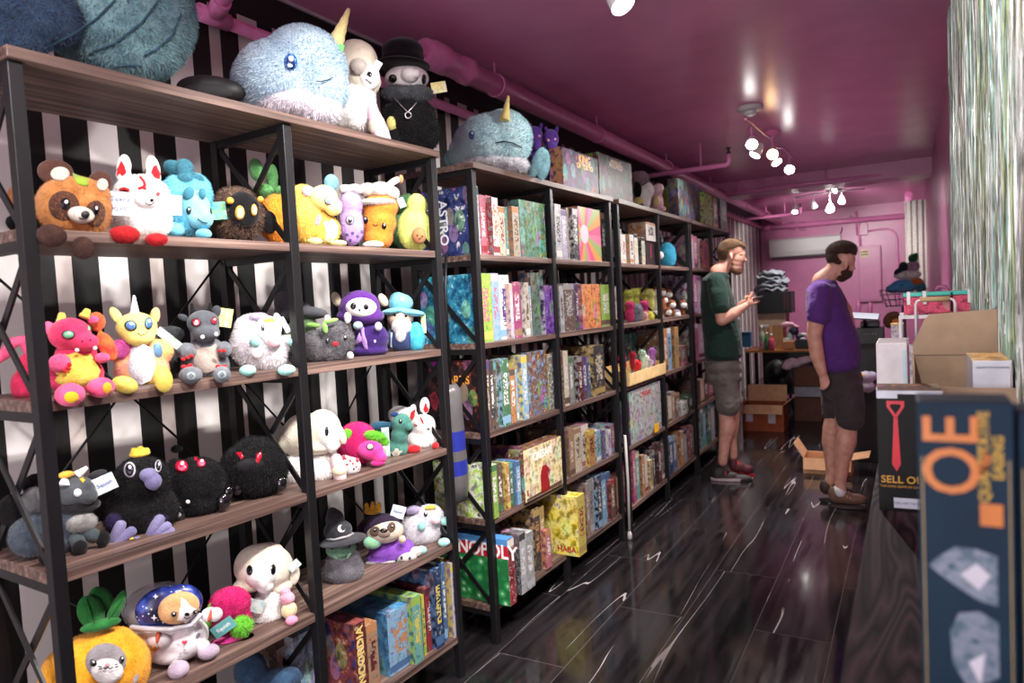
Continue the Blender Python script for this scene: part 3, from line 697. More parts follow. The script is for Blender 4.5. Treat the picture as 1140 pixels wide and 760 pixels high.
p.blob('paw', plushm((216, 206, 206)), [(655, 375, 16, 20, 60, 18)])
p = Pl('plush_reaper', 'purple hooded skull faced soft toy with cream horns', 'plush toy', sit(U1, 3, 750, cF, .13), cF, GT)
PU = plushm((92, 42, 134), (68, 26, 106)); PD = plushm((62, 34, 110), (44, 22, 84))
p.blob('body', PD, [(755, 290, 88, 78, 0, 66), (745, 350, 95, 30, 0, 66)], fur_len=4)
p.blob('hood', PU, [(700, 140, 100, 84, 0, 76), (735, 185, 85, 40, 10, 70), (640, 180, 50, 30, 0, 50)], fur_len=3)
p.patch('face', flat((232, 228, 224), .8), 708, 140, 76, 47, dome=14); p.off = .011
p.eye(672, 134, 13, 15, hl=(70, 70, 80)); p.eye(730, 138, 11, 14, hl=(70, 70, 80)); p.eye(700, 152, 5, 6, hl=None); p.off = .0015
for a in ((587, 100, 22, 36, 10, 18, -15), (815, 105, 20, 34, 10, 18, -25)): p.blob('horn', plushm((224, 212, 180)), [a])
for pts in ([(700, 225), (720, 222), (735, 300), (742, 345), (725, 345), (710, 300)], [(675, 318), (700, 260), (716, 300), (690, 322)]): p.poly('robe_trim', plushm((184, 140, 214)), pts, dome=4)
p.blob('hand', plushm((176, 206, 216)), [(692, 228, 23, 20, 75, 18)]); p.blob('hand', plushm((226, 226, 236)), [(792, 233, 18, 22, 75, 16)]); p.eye(775, 305, 5, 8, c=(220, 210, 240), hl=None)
p.blob('bone', plushm((226, 214, 214)), [(640, 190, 15, 26, 70, 12)])
p = Pl('plush_wizard', 'bearded wizard soft toy in light blue hat and robe at end of third row', 'plush toy', sit(U1, 3, 930, cF, .14), cF, GT)
HB = plushm((122, 192, 210), (96, 168, 192)); p.blob('robe', plushm((54, 70, 120), (36, 50, 92)), [(905, 290, 70, 72, 0, 60)]); p.blob('sleeve', plushm((56, 176, 206), (96, 206, 226), 60), [(975, 285, 42, 75, 10, 50)], fur_len=3)
p.blob('head', plushm((226, 196, 176)), [(900, 190, 64, 50, 10, 50)]); p.blob('beard', plushm((240, 238, 240)), [(905, 230, 46, 40, 50, 24), (900, 275, 24, 32, 55, 16)], fur_len=4)
p.blob('hat', HB, [(900, 120, 62, 48, 0, 48), (885, 100, 40, 36, 0, 34)]); p.blob('hat_brim', HB, [(870, 158, 66, 18, 10, 66, -6), (950, 165, 72, 18, 10, 66, 10)])
p.eye(872, 178, 7, 6, hl=None); p.eye(925, 182, 7, 6, hl=None); p.poly('scarf', plushm((150, 214, 170)), [(835, 195), (880, 225), (875, 255), (838, 240)]); p.poly('robe_trim', plushm((200, 226, 240)), [(850, 260), (862, 262), (862, 350), (846, 350)]); p.patch('hat_star', plushm((220, 240, 245)), 908, 100, 8, 10)
p.card('swing_tag', TAGY, 1012, 220, 22, 90, 20, 0)
# ---- fourth row
p = Pl('plush_goat', 'charcoal goat soft toy with white horns and black scarf, corner of fourth row', 'plush toy', sit(U1, 2, 300, cG, .16), cG, GT)
GD = plushm((70, 80, 90), (46, 54, 64)); p.blob('body', GD, [(170, 590, 110, 110, 0, 90), (270, 600, 100, 90, 0, 80), (350, 520, 100, 80, 0, 80)], fur_len=7)
p.blob('wing', BLKP, [(180, 350, 60, 60, -30, 22), (70, 470, 70, 80, -20, 30)], fur_len=6); p.blob('neck_fur', plushm((128, 130, 132)), [(165, 420, 50, 60, 0, 40)], fur_len=9)
p.blob('belly', plushm((172, 170, 168), (130, 128, 126)), [(392, 530, 68, 46, 55, 40)], fur_len=6)
p.blob('head', plushm((80, 84, 88), (60, 62, 68)), [(365, 375, 92, 70, 40, 66), (430, 400, 42, 42, 75, 40)], nz=.02); p.blob('scarf', plushm((30, 28, 32)), [(390, 450, 86, 42, 30, 60)])
p.horn('horn', W_, (375, 300, 40), (425, 262, 40), 22, 9); p.horn('horn', W_, (310, 350, 90), (315, 320, 80), 26, 14); p.blob('hair_tuft', plushm((236, 178, 70)), [(322, 298, 34, 18, 60, 20)])
p.blob('ear', plushm((54, 54, 58)), [(472, 297, 44, 20, 0, 14, -15)]); p.eye(378, 386, 20, 20, c=(226, 226, 228), hl=None); p.poly('star', plushm((226, 186, 60)), [(385, 318), (396, 318), (402, 308), (407, 320), (418, 324), (408, 330), (404, 340), (396, 330)])
p.blob('ear', GY, [(215, 400, 36, 40, 30, 14, 20)])
p.tube('leg', plushm((62, 72, 76)), [(370, 600, 50), (380, 630, 80)], [32, 34]); p.blob('hoof', BLKP, [(388, 655, 34, 38, 96, 28)]); p.tube('leg', plushm((62, 72, 76)), [(430, 580, 50), (460, 600, 70)], [34, 34]); p.blob('hoof', BLKP, [(500, 610, 32, 38, 76, 28)]); p.blob('hoof', BLKP, [(235, 700, 40, 40, 90, 30)])
p.card('swing_tag', TAGB, 510, 342, 96, 84, 60, -18, text='Squish', tcol=(90, 110, 150), ts=28)
PS = plushm((126, 122, 158), (98, 94, 132))
p = Pl('plush_crow', 'black crow soft toy with yellow crown and slate purple beak and feet', 'plush toy', sit(U1, 2, 690, cG, .14), cG, GT)
p.blob('body', BLKP, [(690, 470, 165, 130, 0, 105), (690, 330, 130, 125, 10, 100)], fur_len=14, cap=6000)
p.blob('purple_tuft', plushm((44, 32, 78)), [(580, 520, 55, 48, 60, 30), (760, 510, 50, 40, 70, 30)], fur_len=10)
p.blob('beak', PS, [(722, 298, 40, 32, 110, 36), (745, 330, 38, 42, 118, 30), (752, 352, 22, 22, 118, 20)], nz=.01)
for x, y, a, b in ((632, 275, 22, 30), (768, 258, 12, 24)): p.eye(x, y, a, b, c=(20, 18, 26), rim=(196, 192, 206))
p.blob('crown', plushm((240, 200, 70)), [(680, 196, 48, 20, 10, 34), (650, 182, 14, 20, 20, 12), (684, 178, 15, 24, 20, 12), (714, 184, 15, 20, 20, 12)])
p.hang = True
for o in ([(545, 640, 110), (570, 585, 112), (588, 540, 112)], [(555, 640, 115), (600, 605, 118), (642, 572, 116)], [(550, 645, 118), (610, 638, 122), (670, 622, 122)], [(730, 600, 100), (755, 550, 104), (778, 512, 104)], [(738, 600, 104), (780, 570, 108), (815, 548, 108)], [(740, 602, 106), (790, 590, 110), (832, 574, 112)]): p.tube('toe', PS, o, [24, 26, 24])
p.hang = False; p.blob('toe_band', plushm((240, 190, 50)), [(642, 628, 17, 26, 124, 27)], nz=0)
p = Pl('plush_spider', 'black furry spider soft toy with round crimson eyes beside the crow', 'plush toy', sit(U1, 2, 960, cG, .14), cG, GT)
p.blob('body', BLKP, [(960, 340, 130, 130, 0, 95), (960, 420, 120, 80, 0, 90), (860, 320, 60, 100, 0, 60)], fur_len=12, cap=6000)
for x, y, a in ((883, 259, 32), (978, 243, 22)): p.eye(x, y, a, a*.95, c=(184, 24, 54), iris=(226, 90, 120), hl=(255, 220, 226))
p.eye(952, 222, 9, hl=None, c=(184, 24, 54)); BG = flat((16, 16, 18), .12, coat=.5)
for a in ((868, 490, 34, 48, 70, 30), (1088, 425, 34, 42, 60, 30), (1110, 380, 22, 30, 60, 22)): p.blob('leg', BG, [a], nz=.01)
p.blob('fang', W_, [(914, 430, 9, 10, 92, 7)], nz=0); p.blob('pompom', plushm((170, 168, 172)), [(867, 494, 12, 12, 104, 12)]); p.blob('ear', BLKP, [(860, 172, 24, 16, 0, 12)], fur_len=6)
p = Pl('plush_spider', 'round black furry soft toy with slanted red eyes left of the white ghost', 'plush toy', sit(U1, 2, 185, cH, .14), cH, GT)
p.blob('body', BLKP, [(185, 400, 155, 145, 0, 110), (190, 330, 110, 90, 0, 90)], fur_len=15, cap=7000)
p.poly('eye', flat((176, 20, 44), .2), [(98, 322), (125, 318), (140, 345), (125, 358)], dome=5, label='slanted red eye'); p.poly('eye', flat((176, 20, 44), .2), [(198, 330), (222, 314), (226, 340), (206, 382), (192, 366)], dome=5)
p.blob('face', plushm((44, 42, 48)), [(170, 380, 60, 30, 95, 16)], fur_len=5)
for a in ((30, 530, 38, 44, 60, 30), (318, 472, 28, 38, 60, 26), (105, 500, 26, 28, 80, 22), (62, 520, 24, 26, 80, 20)): p.blob('paw', BG, [a], nz=.01)
p = Pl('plush_ghost', 'white hooded ghost soft toy behind the post in the fourth row', 'plush toy', sit(U1, 2, 480, cH, .14), cH, GT)
p.blob('body', W_, [(420, 400, 100, 85, 0, 80), (510, 400, 90, 85, 0, 80)], fur_len=9)
p.blob('hood', CREAM, [(430, 240, 110, 110, 0, 80), (520, 210, 90, 100, 10, 80), (360, 270, 60, 60, 0, 50), (500, 290, 110, 40, 10, 80)], nz=.05)
p.blob('face', W_, [(545, 235, 58, 75, 50, 50), (565, 290, 30, 34, 70, 30)]); p.eye(541, 218, 9, 23, hl=None); p.blob('lace', CREAM, [(605, 230, 24, 56, 30, 14, -20)])
p.hang = True; p.tube('foot', plushm((236, 204, 208)), [(585, 350, 60), (600, 400, 75), (606, 450, 80)], [28, 32, 30]); p.blob('sole', plushm((240, 226, 190)), [(600, 410, 34, 32, 82, 32)]); p.hang = False
p = Pl('plush_axolotl', 'tiny white soft toy with red spots leaning on the magenta dragon', 'plush toy', sit(U1, 2, 655, cH, .07), cH, GT)
p.blob('body', W_, [(655, 388, 50, 44, 0, 36), (630, 365, 30, 30, 0, 26)], fur_len=4); p.blob('ear', plushm((226, 90, 110)), [(622, 345, 10, 12, 20, 8)]); p.blob('ear', plushm((226, 90, 110)), [(690, 358, 9, 10, 20, 8)])
for x, y in ((632, 352), (655, 362), (640, 380), (668, 376), (628, 395), (684, 392)): p.patch('spot', RD, x, y, 5, 6)
p.eye(672, 402, 5, hl=None); p.patch('snout', plushm((240, 170, 190)), 700, 400, 8, 8)
MG = plushm((220, 36, 122), (186, 18, 92)); LG = plushm((120, 204, 60), (90, 176, 40))
p = Pl('plush_dragonfruit', 'magenta dragon fruit soft toy with green fins on the fourth row', 'plush toy', sit(U1, 2, 720, cH, .12), cH, GT)
p.blob('body', MG, [(690, 275, 95, 105, 0, 80), (640, 310, 50, 60, 0, 50)], fur_len=8); p.blob('fin', LG, [(642, 232, 22, 26, 60, 10)]); p.blob('fin', LG, [(775, 240, 52, 22, 60, 16, 15)], fur_len=8); p.blob('fin', LG, [(815, 265, 28, 20, 50, 12, 30)], fur_len=6)
p.blob('head', plushm((228, 70, 150), (208, 46, 130)), [(755, 310, 64, 48, 70, 44, 10), (800, 345, 34, 30, 85, 28)]); p.eye(752, 294, 14, 13, c=(226, 226, 214), rim=(40, 20, 30), iris=(120, 150, 110), hl=None)
p.blob('foot', plushm((208, 46, 130)), [(790, 372, 34, 16, 90, 20)])
p = Pl('plush_serpent', 'teal green lake serpent soft toy between magenta dragon and white fox', 'plush toy', sit(U1, 2, 860, cH, .13), cH, GT)
SG = plushm((84, 142, 128), (60, 114, 104)); p.blob('body', SG, [(880, 300, 58, 50, 0, 44), (905, 180, 50, 50, 10, 40), (895, 240, 42, 50, 10, 36)], fur_len=3); p.blob('snout', SG, [(940, 195, 24, 22, 30, 20)])
p.blob('tail', plushm((42, 84, 110)), [(800, 195, 55, 26, -20, 26), (850, 190, 30, 20, -10, 20)]); p.eye(899, 170, 8, 13); p.blob('crest', plushm((40, 70, 120)), [(870, 135, 20, 12, 20, 10)]); p.card('swing_tag', TAGG, 828, 270, 36, 140, 40, 0); p.poly('belly', plushm((206, 200, 186)), [(850, 320), (880, 300), (910, 315), (900, 345), (855, 348)])
p = Pl('plush_fox', 'white fox soft toy with red paws at the right end of fourth row', 'plush toy', sit(U1, 2, 1010, cH, .13), cH, GT)
p.blob('body', W_, [(1015, 190, 55, 58, 10, 50), (1000, 265, 70, 58, 0, 56), (1035, 245, 42, 50, 10, 44)], fur_len=5); p.blob('tail', W_, [(895, 135, 55, 40, -40, 36), (950, 150, 50, 50, -30, 36)], fur_len=6)
p.blob('ear', W_, [(953, 130, 20, 44, 0, 12, 20)]); p.blob('ear', W_, [(1017, 95, 24, 42, 0, 12, 5)]); p.poly('inner_ear', RD, [(940, 168), (950, 125), (972, 108), (968, 145), (955, 170)]); p.poly('inner_ear', RD, [(1010, 110), (1022, 75), (1040, 110), (1036, 135), (1018, 128)])
p.patch('red_marking', RD, 968, 189, 15, 7, 10); p.patch('red_marking', RD, 1003, 165, 5, 20, -25); p.eye(1034, 207, 6, 6, hl=None); p.blob('paw', RD, [(962, 305, 36, 20, 50, 26)]); p.blob('paw', RD, [(1070, 288, 17, 18, 40, 20)])
# ---- fifth row
p = Pl('plush_pineapple', 'yellow pineapple soft toy with grey seal face and green leaves at bottom left', 'plush toy', sit(U1, 1, 500, cI, .13), cI, GT)
p.blob('body', plushm((236, 172, 44), (214, 142, 26), 20), [(420, 700, 195, 170, 0, 150), (580, 680, 140, 165, 20, 140), (500, 590, 150, 90, 10, 120), (330, 740, 120, 130, 0, 120)], fur_len=8, cap=7000)
p.poly('face', plushm((150, 144, 148)), p.oval(515, 655, 100, 88, -8, 28), dome=10); p.off += .006
p.poly('muzzle', plushm((232, 228, 226)), p.oval(520, 700, 80, 62, 0, 24), dome=14); p.off += .004
p.eye(453, 662, 17, 18); p.eye(591, 647, 12, 17)
for L in ([(478, 680), (496, 682)], [(480, 692), (498, 690)], [(558, 672), (574, 668)], [(560, 682), (578, 680)], [(502, 684), (514, 692), (526, 684), (538, 692), (550, 682)]): p.line('mouth', BK, L, 2.5, off=.0235)
p.patch('nose', plushm((236, 170, 180)), 526, 668, 12, 7, off=.022); p.blob('flipper', plushm((176, 172, 178)), [(650, 735, 22, 36, 130, 16, 10)])
LF = plushm((44, 118, 54), (26, 88, 38))
for a in ((442, 415, 55, 85, 30, 26, -14), (492, 360, 50, 76, 0, 24, -20), (565, 400, 28, 92, 30, 22, 28), (490, 478, 85, 26, 50, 36)): p.blob('leaf', LF, [a], nz=.04)
for L in ([(420, 350), (440, 410), (458, 470)], [(595, 350), (560, 410), (530, 450)]): p.line('leaf_vein', plushm((22, 74, 32)), L, 2, off=.002)
p = Pl('plush_astronaut', 'puppy soft toy in silver space suit and starry blue helmet', 'plush toy', sit(U1, 1, 860, cI, .12), cI, GT)
SV = tri((226, 222, 224), (240, 238, 238), (190, 186, 196), 22, 'silver_suit_cloth', .35); p.hang = True
p.blob('suit', SV, [(780, 550, 130, 80, 0, 100), (900, 540, 110, 95, 10, 100), (860, 600, 120, 55, 10, 90), (820, 480, 160, 50, 0, 110)], nz=.04)
t_ = NT('clear_helmet'); t_.base(lin((200, 205, 215))); t_.set(Roughness=.08, Metallic=.0, Coat_Weight=1.0, Alpha=.42); CLR = t_.m
p.blob('helmet', CLR, [(770, 385, 160, 112, -10, 120), (740, 410, 120, 90, -10, 110)], nz=0)
st = NT('starry_blue'); vo = st.add('ShaderNodeTexVoronoi', Scale=85.0); st.link(st.coord(), vo.inputs['Vector']); n_ = st.add('ShaderNodeTexNoise', Scale=20.0, Detail=4.0); st.link(st.coord(), n_.inputs['Vector'])
st.base(st.mix(st.math('LESS_THAN', vo.outputs['Distance'], .17), st.ramp(n_.outputs[0], [(.4, (18, 18, 44)), (.52, (34, 48, 120)), (.62, (70, 90, 190))]), lin((220, 226, 250)))); st.set(Roughness=.25)
p.blob('hood', st.m, [(800, 395, 130, 105, 70, 55), (870, 380, 110, 100, 80, 55)], nz=0)
for x, y, r in ((757, 340, 14), (750, 443, 17), (737, 402, 6)): p.poly('star', flat((226, 232, 250), .3), [(x+(r if i % 2 == 0 else r*.35)*math.sin(i*math.pi/4), y-(r if i % 2 == 0 else r*.35)*math.cos(i*math.pi/4)) for i in range(8)])
p.blob('face', plushm((214, 170, 120), (190, 140, 92)), [(870, 395, 88, 74, 120, 50)], fur_len=2); p.poly('blaze', W_, [(880, 345), (905, 360), (955, 400), (952, 440), (905, 468), (862, 455), (872, 410)], dome=6)
p.off += .004; p.eye(846, 424, 13); p.eye(945, 414, 10); p.eye(908, 424, 12, 9, hl=None); p.line('mouth', BK, [(895, 440), (910, 448), (925, 440)], 2)
p.tube('collar', flat((176, 172, 178), .35), [(640, 490, 80), (720, 498, 120), (830, 500, 140), (930, 480, 130), (975, 430, 110)], [12]*5)
for (x, y, r), (bx, by) in (((1048, 428, 34), (1020, 432)), ((792, 552, 36), (768, 535))): p.blob('arm', SV, [(x-30, y, 40, 34, 90, 32)]); p.blob('glove', plushm((230, 226, 226)), [(x, y, r, r, 100, 28)]); p.blob('cuff', plushm((214, 90, 60)), [(bx, by, 11, 32, 100, 33, 15)], nz=0)
p.tube('leg', SV, [(850, 620, 60), (860, 660, 70)], [34, 30]); p.blob('boot', plushm((176, 160, 176), (150, 134, 152)), [(868, 695, 46, 38, 90, 44)]); p.tube('leg', SV, [(970, 560, 60), (990, 590, 60)], [36, 34]); p.blob('boot', plushm((176, 160, 176), (150, 134, 152)), [(1015, 608, 50, 34, 80, 40)])
p.poly('heart', flat((206, 40, 60), .5), [(897, 574), (884, 560), (890, 553), (897, 558), (904, 552), (911, 558)]); p.patch('badge', flat((110, 110, 120), .3), 960, 528, 12, 8, -30); p.hang = False
p.poly('badge', flat((214, 150, 80), .5), [(730, 600), (755, 575), (775, 590), (750, 608)])
p = Pl('plush_dragonfruit', 'hot pink dragon fruit soft toy with lime tuft right of the astronaut', 'plush toy', sit(U1, 1, 80, cJ, .12), cJ, GT)
p.blob('body', MG, [(70, 375, 95, 80, 0, 80), (80, 450, 90, 70, 0, 70)], fur_len=10, cap=5000); p.blob('head', plushm((232, 84, 160), (210, 50, 136)), [(70, 570, 90, 45, 50, 50), (140, 575, 50, 38, 60, 40)]); p.blob('tuft', LG, [(125, 482, 46, 44, 80, 30)], fur_len=14); p.eye(95, 572, 22, 15, c=(90, 120, 90), rim=(226, 200, 210), hl=(200, 220, 200), rot=-10); p.blob('leaf', LG, [(-35, 440, 20, 70, 20, 14, 15)])
p.card('swing_tag', flat((96, 160, 160), .5), 38, 490, 104, 62, 110, -28, text='Squish', tcol=(230, 240, 240), ts=26)
p = Pl('plush_ghost', 'cream hooded ghost soft toy with ice cream foot, left of post on fifth row', 'plush toy', sit(U1, 1, 260, cJ, .12), cJ, GT)
p.blob('body', W_, [(250, 410, 85, 85, 0, 75), (270, 350, 75, 70, 0, 70)], fur_len=7); p.blob('hood', CREAM, [(200, 190, 105, 105, -10, 90), (280, 200, 95, 105, -10, 90), (160, 285, 75, 35, 10, 60), (240, 130, 90, 50, -10, 70), (320, 290, 55, 35, 10, 50)], nz=.05)
p.blob('face', W_, [(225, 225, 78, 72, 50, 60), (240, 285, 42, 38, 55, 46), (232, 265, 26, 44, 88, 26)], nz=.01); p.eye(166, 212, 16, 25, hl=None); p.eye(280, 208, 13, 26, hl=None)
p.hang = True; p.blob('scoop', plushm((236, 170, 190)), [(340, 315, 24, 22, 70, 20), (350, 350, 36, 32, 75, 28)]); p.blob('cone', plushm((236, 216, 170)), [(358, 405, 38, 42, 75, 30)]); p.blob('foot_tip', plushm((230, 150, 180)), [(370, 455, 28, 22, 80, 26)]); p.hang = False
p.blob('wing', CREAM, [(385, 235, 24, 50, 20, 12, 10)]); p.card('swing_tag', TAGG, 382, 190, 60, 40, 50, -35); p.card('swing_tag', TAGG, 190, 385, 90, 60, 90, 25)
p = Pl('plush_witch', 'green faced witch soft toy in dark pointed hat with white moon, fifth row', 'plush toy', sit(U1, 1, 625, cJ, .13), cJ, GT)
p.blob('body', plushm((122, 120, 126), (86, 84, 92)), [(625, 215, 98, 70, 0, 75), (620, 160, 85, 60, 0, 65)], fur_len=7); p.blob('head', plushm((140, 190, 158), (116, 168, 136)), [(610, 105, 74, 50, 20, 56)]); p.eye(566, 103, 9); p.eye(650, 92, 8); p.blob('nose', plushm((124, 166, 140)), [(630, 112, 22, 10, 78, 14)])
p.poly('collar', plushm((150, 190, 166)), [(570, 140), (600, 155), (640, 148), (665, 120), (650, 155), (610, 165), (580, 160)])
p.crop = cH; HT = plushm((62, 62, 68), (44, 44, 50)); p.blob('hat', HT, [(595, 700, 68, 52, 20, 56), (580, 645, 44, 48, 20, 36), (568, 612, 26, 24, 20, 22)], nz=.02); p.blob('hat_brim', HT, [(620, 748, 112, 17, 30, 90, -4)], nz=0)
p.line('hat_band', plushm((176, 172, 176)), [(528, 742), (580, 745), (640, 730), (668, 716)], 7, off=.003); p.patch('moon', flat((222, 222, 224), .5), 612, 692, 19, 19); p.patch('moon_cutout', HT, 620, 686, 12, 12, off=.004)
p = Pl('plush_sloth', 'sloth soft toy in purple cape and crown with spotted white trim', 'plush toy', sit(U1, 1, 850, cJ, .13), cJ, GT)
PV = plushm((140, 84, 186), (112, 58, 160)); p.blob('robe', PV, [(860, 120, 115, 70, 0, 75), (830, 160, 100, 40, 0, 75)], fur_len=5); p.blob('trim', plushm((226, 220, 214)), [(770, 195, 40, 22, 55, 30), (850, 185, 50, 22, 65, 30), (930, 150, 46, 24, 60, 30), (975, 120, 30, 22, 40, 26)], fur_len=4)
for x, y in ((795, 190), (860, 185), (905, 152), (945, 155), (880, 168)): p.patch('spot', BK, x, y, 7, 9)
p.blob('hand', plushm((220, 200, 170)), [(908, 62, 18, 20, 80, 16)]); p.blob('bottle', plushm((130, 196, 190), (160, 210, 140), 60), [(765, 75, 45, 34, 60, 26)])
p.crop = cH; p.blob('hood', plushm((54, 38, 66), (36, 24, 46)), [(800, 670, 100, 50, 10, 60), (740, 700, 55, 45, 0, 50)], fur_len=6); p.blob('head', plushm((224, 210, 190)), [(825, 705, 88, 55, 40, 56)], nz=.01)
for a in ((775, 705, 26, 24, -30), (855, 685, 20, 26, 20)): p.patch('eye_patch', plushm((92, 70, 60)), *a)
p.patch('muzzle', plushm((150, 130, 116)), 820, 716, 30, 20, dome=5); p.eye(818, 703, 20, 13, hl=(90, 80, 80)); p.eye(775, 700, 8); p.eye(858, 682, 7)
p.blob('crown', plushm((232, 170, 50)), [(765, 605, 44, 18, 10, 30), (735, 585, 12, 22, 20, 10), (765, 580, 12, 24, 20, 10), (795, 582, 12, 22, 20, 10)], nz=.01); p.card('swing_tag', TAGB, 888, 610, 66, 62, 20, 20, text='Squish', ts=18)
p = Pl('plush_unicorn', 'round white unicorn soft toy with mint paws at right end of fifth row', 'plush toy', sit(U1, 1, 1020, cJ, .13), cJ, GT)
p.crop = cH; p.blob('body', plushm((236, 234, 238), (214, 210, 218)), [(1000, 690, 100, 95, 0, 80), (1040, 630, 66, 56, 20, 56)], fur_len=8); p.blob('horn', plushm((236, 210, 90)), [(1045, 588, 28, 11, 60, 10)]); p.eye(1022, 622, 9, 13)
p.blob('mane', plushm((216, 204, 236)), [(960, 600, 36, 18, 30, 22)], fur_len=5); p.blob('snout', plushm((238, 206, 214)), [(1070, 650, 24, 22, 66, 20)])
for a in ((1003, 680, 20, 22, 85, 16), (1120, 655, 26, 20, 40, 20)): p.blob('paw', MT, [a])
p.crop = cJ; p.blob('paw', MT, [(1000, 115, 26, 20, 60, 22)]); p.blob('paw', MT, [(1112, 76, 28, 20, 50, 22)])
# ---- on the floor board
p = Pl('plush_bear', 'slate blue soft toy slumped on bottom shelf, mostly out of the frame', 'plush toy', sit(U1, 0, 230, cJ, .15), cJ, GT)
DBL = plushm((62, 92, 122), (42, 66, 94)); p.blob('body', DBL, [(250, 800, 150, 100, 0, 90), (170, 700, 75, 90, 0, 70), (340, 740, 80, 56, 30, 60)], fur_len=8)
# ------------------------------------------------------------------ boxed games
CN = {'grey': (150, 148, 150), 'silver': (176, 176, 182), 'red': (178, 40, 52), 'pink': (206, 92, 118), 'white': (222, 216, 210), 'orange': (212, 128, 62), 'teal': (88, 168, 164), 'cream': (218, 200, 168), 'navy': (34, 52, 96), 'lilac': (184, 170, 204), 'beige': (190, 172, 148), 'brown': (112, 80, 66), 'purple': (94, 54, 130), 'lime': (150, 196, 54), 'green': (72, 128, 80), 'sky': (120, 172, 214), 'blue': (58, 104, 168), 'yellow': (226, 196, 62), 'black': (28, 26, 30), 'tan': (176, 128, 92), 'charcoal': (62, 60, 66), 'maroon': (108, 32, 40), 'gold': (190, 150, 70), 'magenta': (186, 52, 120), 'peach': (226, 170, 140)}
for _k, _v in CN.items():
    _g = sum(_v)/3; CN[_k] = tuple((_g+(q-_g)*.68)*.93 for q in _v)
def spine_m(a, b, c, seed):
    k = ('spine', a, b, c, seed % 3)
    if k not in _M:
        A, B, C_ = CN[a], CN[b], CN[c]
        t = NT('printed_spine'); tc = t.n.new('ShaderNodeTexCoord'); sx = t.n.new('ShaderNodeSeparateXYZ'); t.link(tc.outputs['Generated'], sx.inputs[0])
        oi = t.n.new('ShaderNodeObjectInfo')
        mp = t.n.new('ShaderNodeMapping'); t.link(tc.outputs['Object'], mp.inputs[0]); cx = t.n.new('ShaderNodeCombineXYZ')
        r = t.math('MULTIPLY', oi.outputs['Random'], 40.0)
        for i in range(3): t.link(r, cx.inputs[i])
        t.link(cx.outputs[0], mp.inputs['Location'])
        n = t.add('ShaderNodeTexNoise', Scale=48.0, Detail=6.0, Roughness=.75); t.link(mp.outputs[0], n.inputs['Vector'])
        base = t.ramp(n.outputs[0], [(.34, tuple(v*.55 for v in A)), (.44, A), (.55, A), (.60, B), (.66, C_)])
        z, x = sx.outputs[2], sx.outputs[0]
        m2 = t.n.new('ShaderNodeMapping'); m2.inputs['Scale'].default_value = (70, 8, 95); t.link(mp.outputs[0], m2.inputs[0])
        n2 = t.add('ShaderNodeTexNoise', Scale=1.0, Detail=1.0); t.link(m2.outputs[0], n2.inputs['Vector'])
        tz = t.math('COMPARE', z, .55, .24); txx = t.math('COMPARE', x, .5, .27)
        mk = t.math('MULTIPLY', t.math('MULTIPLY', tz, txx), t.math('GREATER_THAN', n2.outputs[0], .49))
        base = t.mix(mk, base, lin(C_))
        base = t.mix(t.math('COMPARE', z, .10 if seed % 2 else .93, .055), base, lin(B))
        t.base(base); t.set(Roughness=.45, Specular_IOR_Level=.3); _M[k] = t.m
    return _M[k]
def px_u(U, x, v, z): return U.u_at(x, v, z)
BOXN = [0]
def gamebox(U, tier, x0, x1, ytop, crop, cols, label=None, v=.015, dep=.26, cover=None, group=None, name='board_game_box', cat='board game', text=None, tcol=None, z=None, tilt=0, front=None, side_text=None, figs=()):
    """x0,x1,ytop measured in crop frame; cols = (spine colour, second, lettering); cover = art material on the side face"""
    z = TOP[tier] if z is None else z
    X0, X1, YT = crop[0]+x0/crop[2], crop[0]+x1/crop[2], crop[1]+ytop/crop[2]
    u0, u1 = px_u(U, X0, v, z), px_u(U, X1, v, z)
    w = max(.008, u1-u0-.0015); h = U.z_at(YT, (u0+u1)/2, v)-z
    h = max(.04, min(h, .345 if tier < 5 else .6))
    dep = min(dep, DEP-.03-v) if v > 0 else dep
    bm = bmnew(); box(bm, (0, dep/2, h/2), (w, dep, h), bev=.0012)
    seed = BOXN[0]; BOXN[0] += 1
    sp = front or spine_m(cols[0], cols[1], cols[2], seed)
    art = cover or tri(CN[cols[0]], CN[cols[1]], CN[cols[2]], 14)
    for f in bm.faces:
        f.material_index = 0 if f.normal.y < -.8 else 1
    mats = [sp, art, flat(tcol or (235, 230, 220), .4)]
    Mf = Matrix.Translation((0, -.0006, 0)) @ Matrix.Rotation(math.pi/2, 4, 'X')
    if text:
        for s_, tx, tz, sz, rt, sxx in text:
            text_into(bm, s_, Mf @ Matrix.Translation((tx*w, tz*h, 0)) @ Matrix.Rotation(rt, 4, 'Z'), sz, 2, bold=.02, sx=sxx)
    for pts, c_ in figs:
        mats.append(flat(c_, .4)); prism(bm, [(a_*w, b_*h) for a_, b_ in pts], .0007, M=Mf, mi=len(mats)-1)
    if side_text:   # lettering on the left cover
        Ms = Matrix.Translation((-w/2-.0006, 0, 0)) @ Matrix(((0, 0, -1, 0), (-1, 0, 0, 0), (0, 1, 0, 0), (0, 0, 0, 1)))
        for s_, tv, tz, sz, rt, sxx in side_text:
            text_into(bm, s_, Ms @ Matrix.Translation((-tv*dep, tz*h, 0)) @ Matrix.Rotation(rt, 4, 'Z'), sz, 2, bold=.02, sx=sxx)
    o = obj(name, bm, mats, recalc=False)
    o.location = U.W((u0+u1)/2, v, z); o.rotation_euler = (0, 0, U.rot)
    tag(o, label or 'x', cat, group); o['_w'] = w
    return o
UN = {id(U1): 'nearest shelving unit', id(U2): 'second shelving unit', id(U3): 'third shelving unit', id(U4): 'farthest shelving unit'}
TN_ = ['bottom shelf', 'second shelf up', 'third shelf up', 'fourth shelf up', 'fifth shelf up', 'top board']
ON_ = ['bottom shelf', 'second shelf', 'third shelf', 'fourth shelf', 'fifth shelf', 'top board']
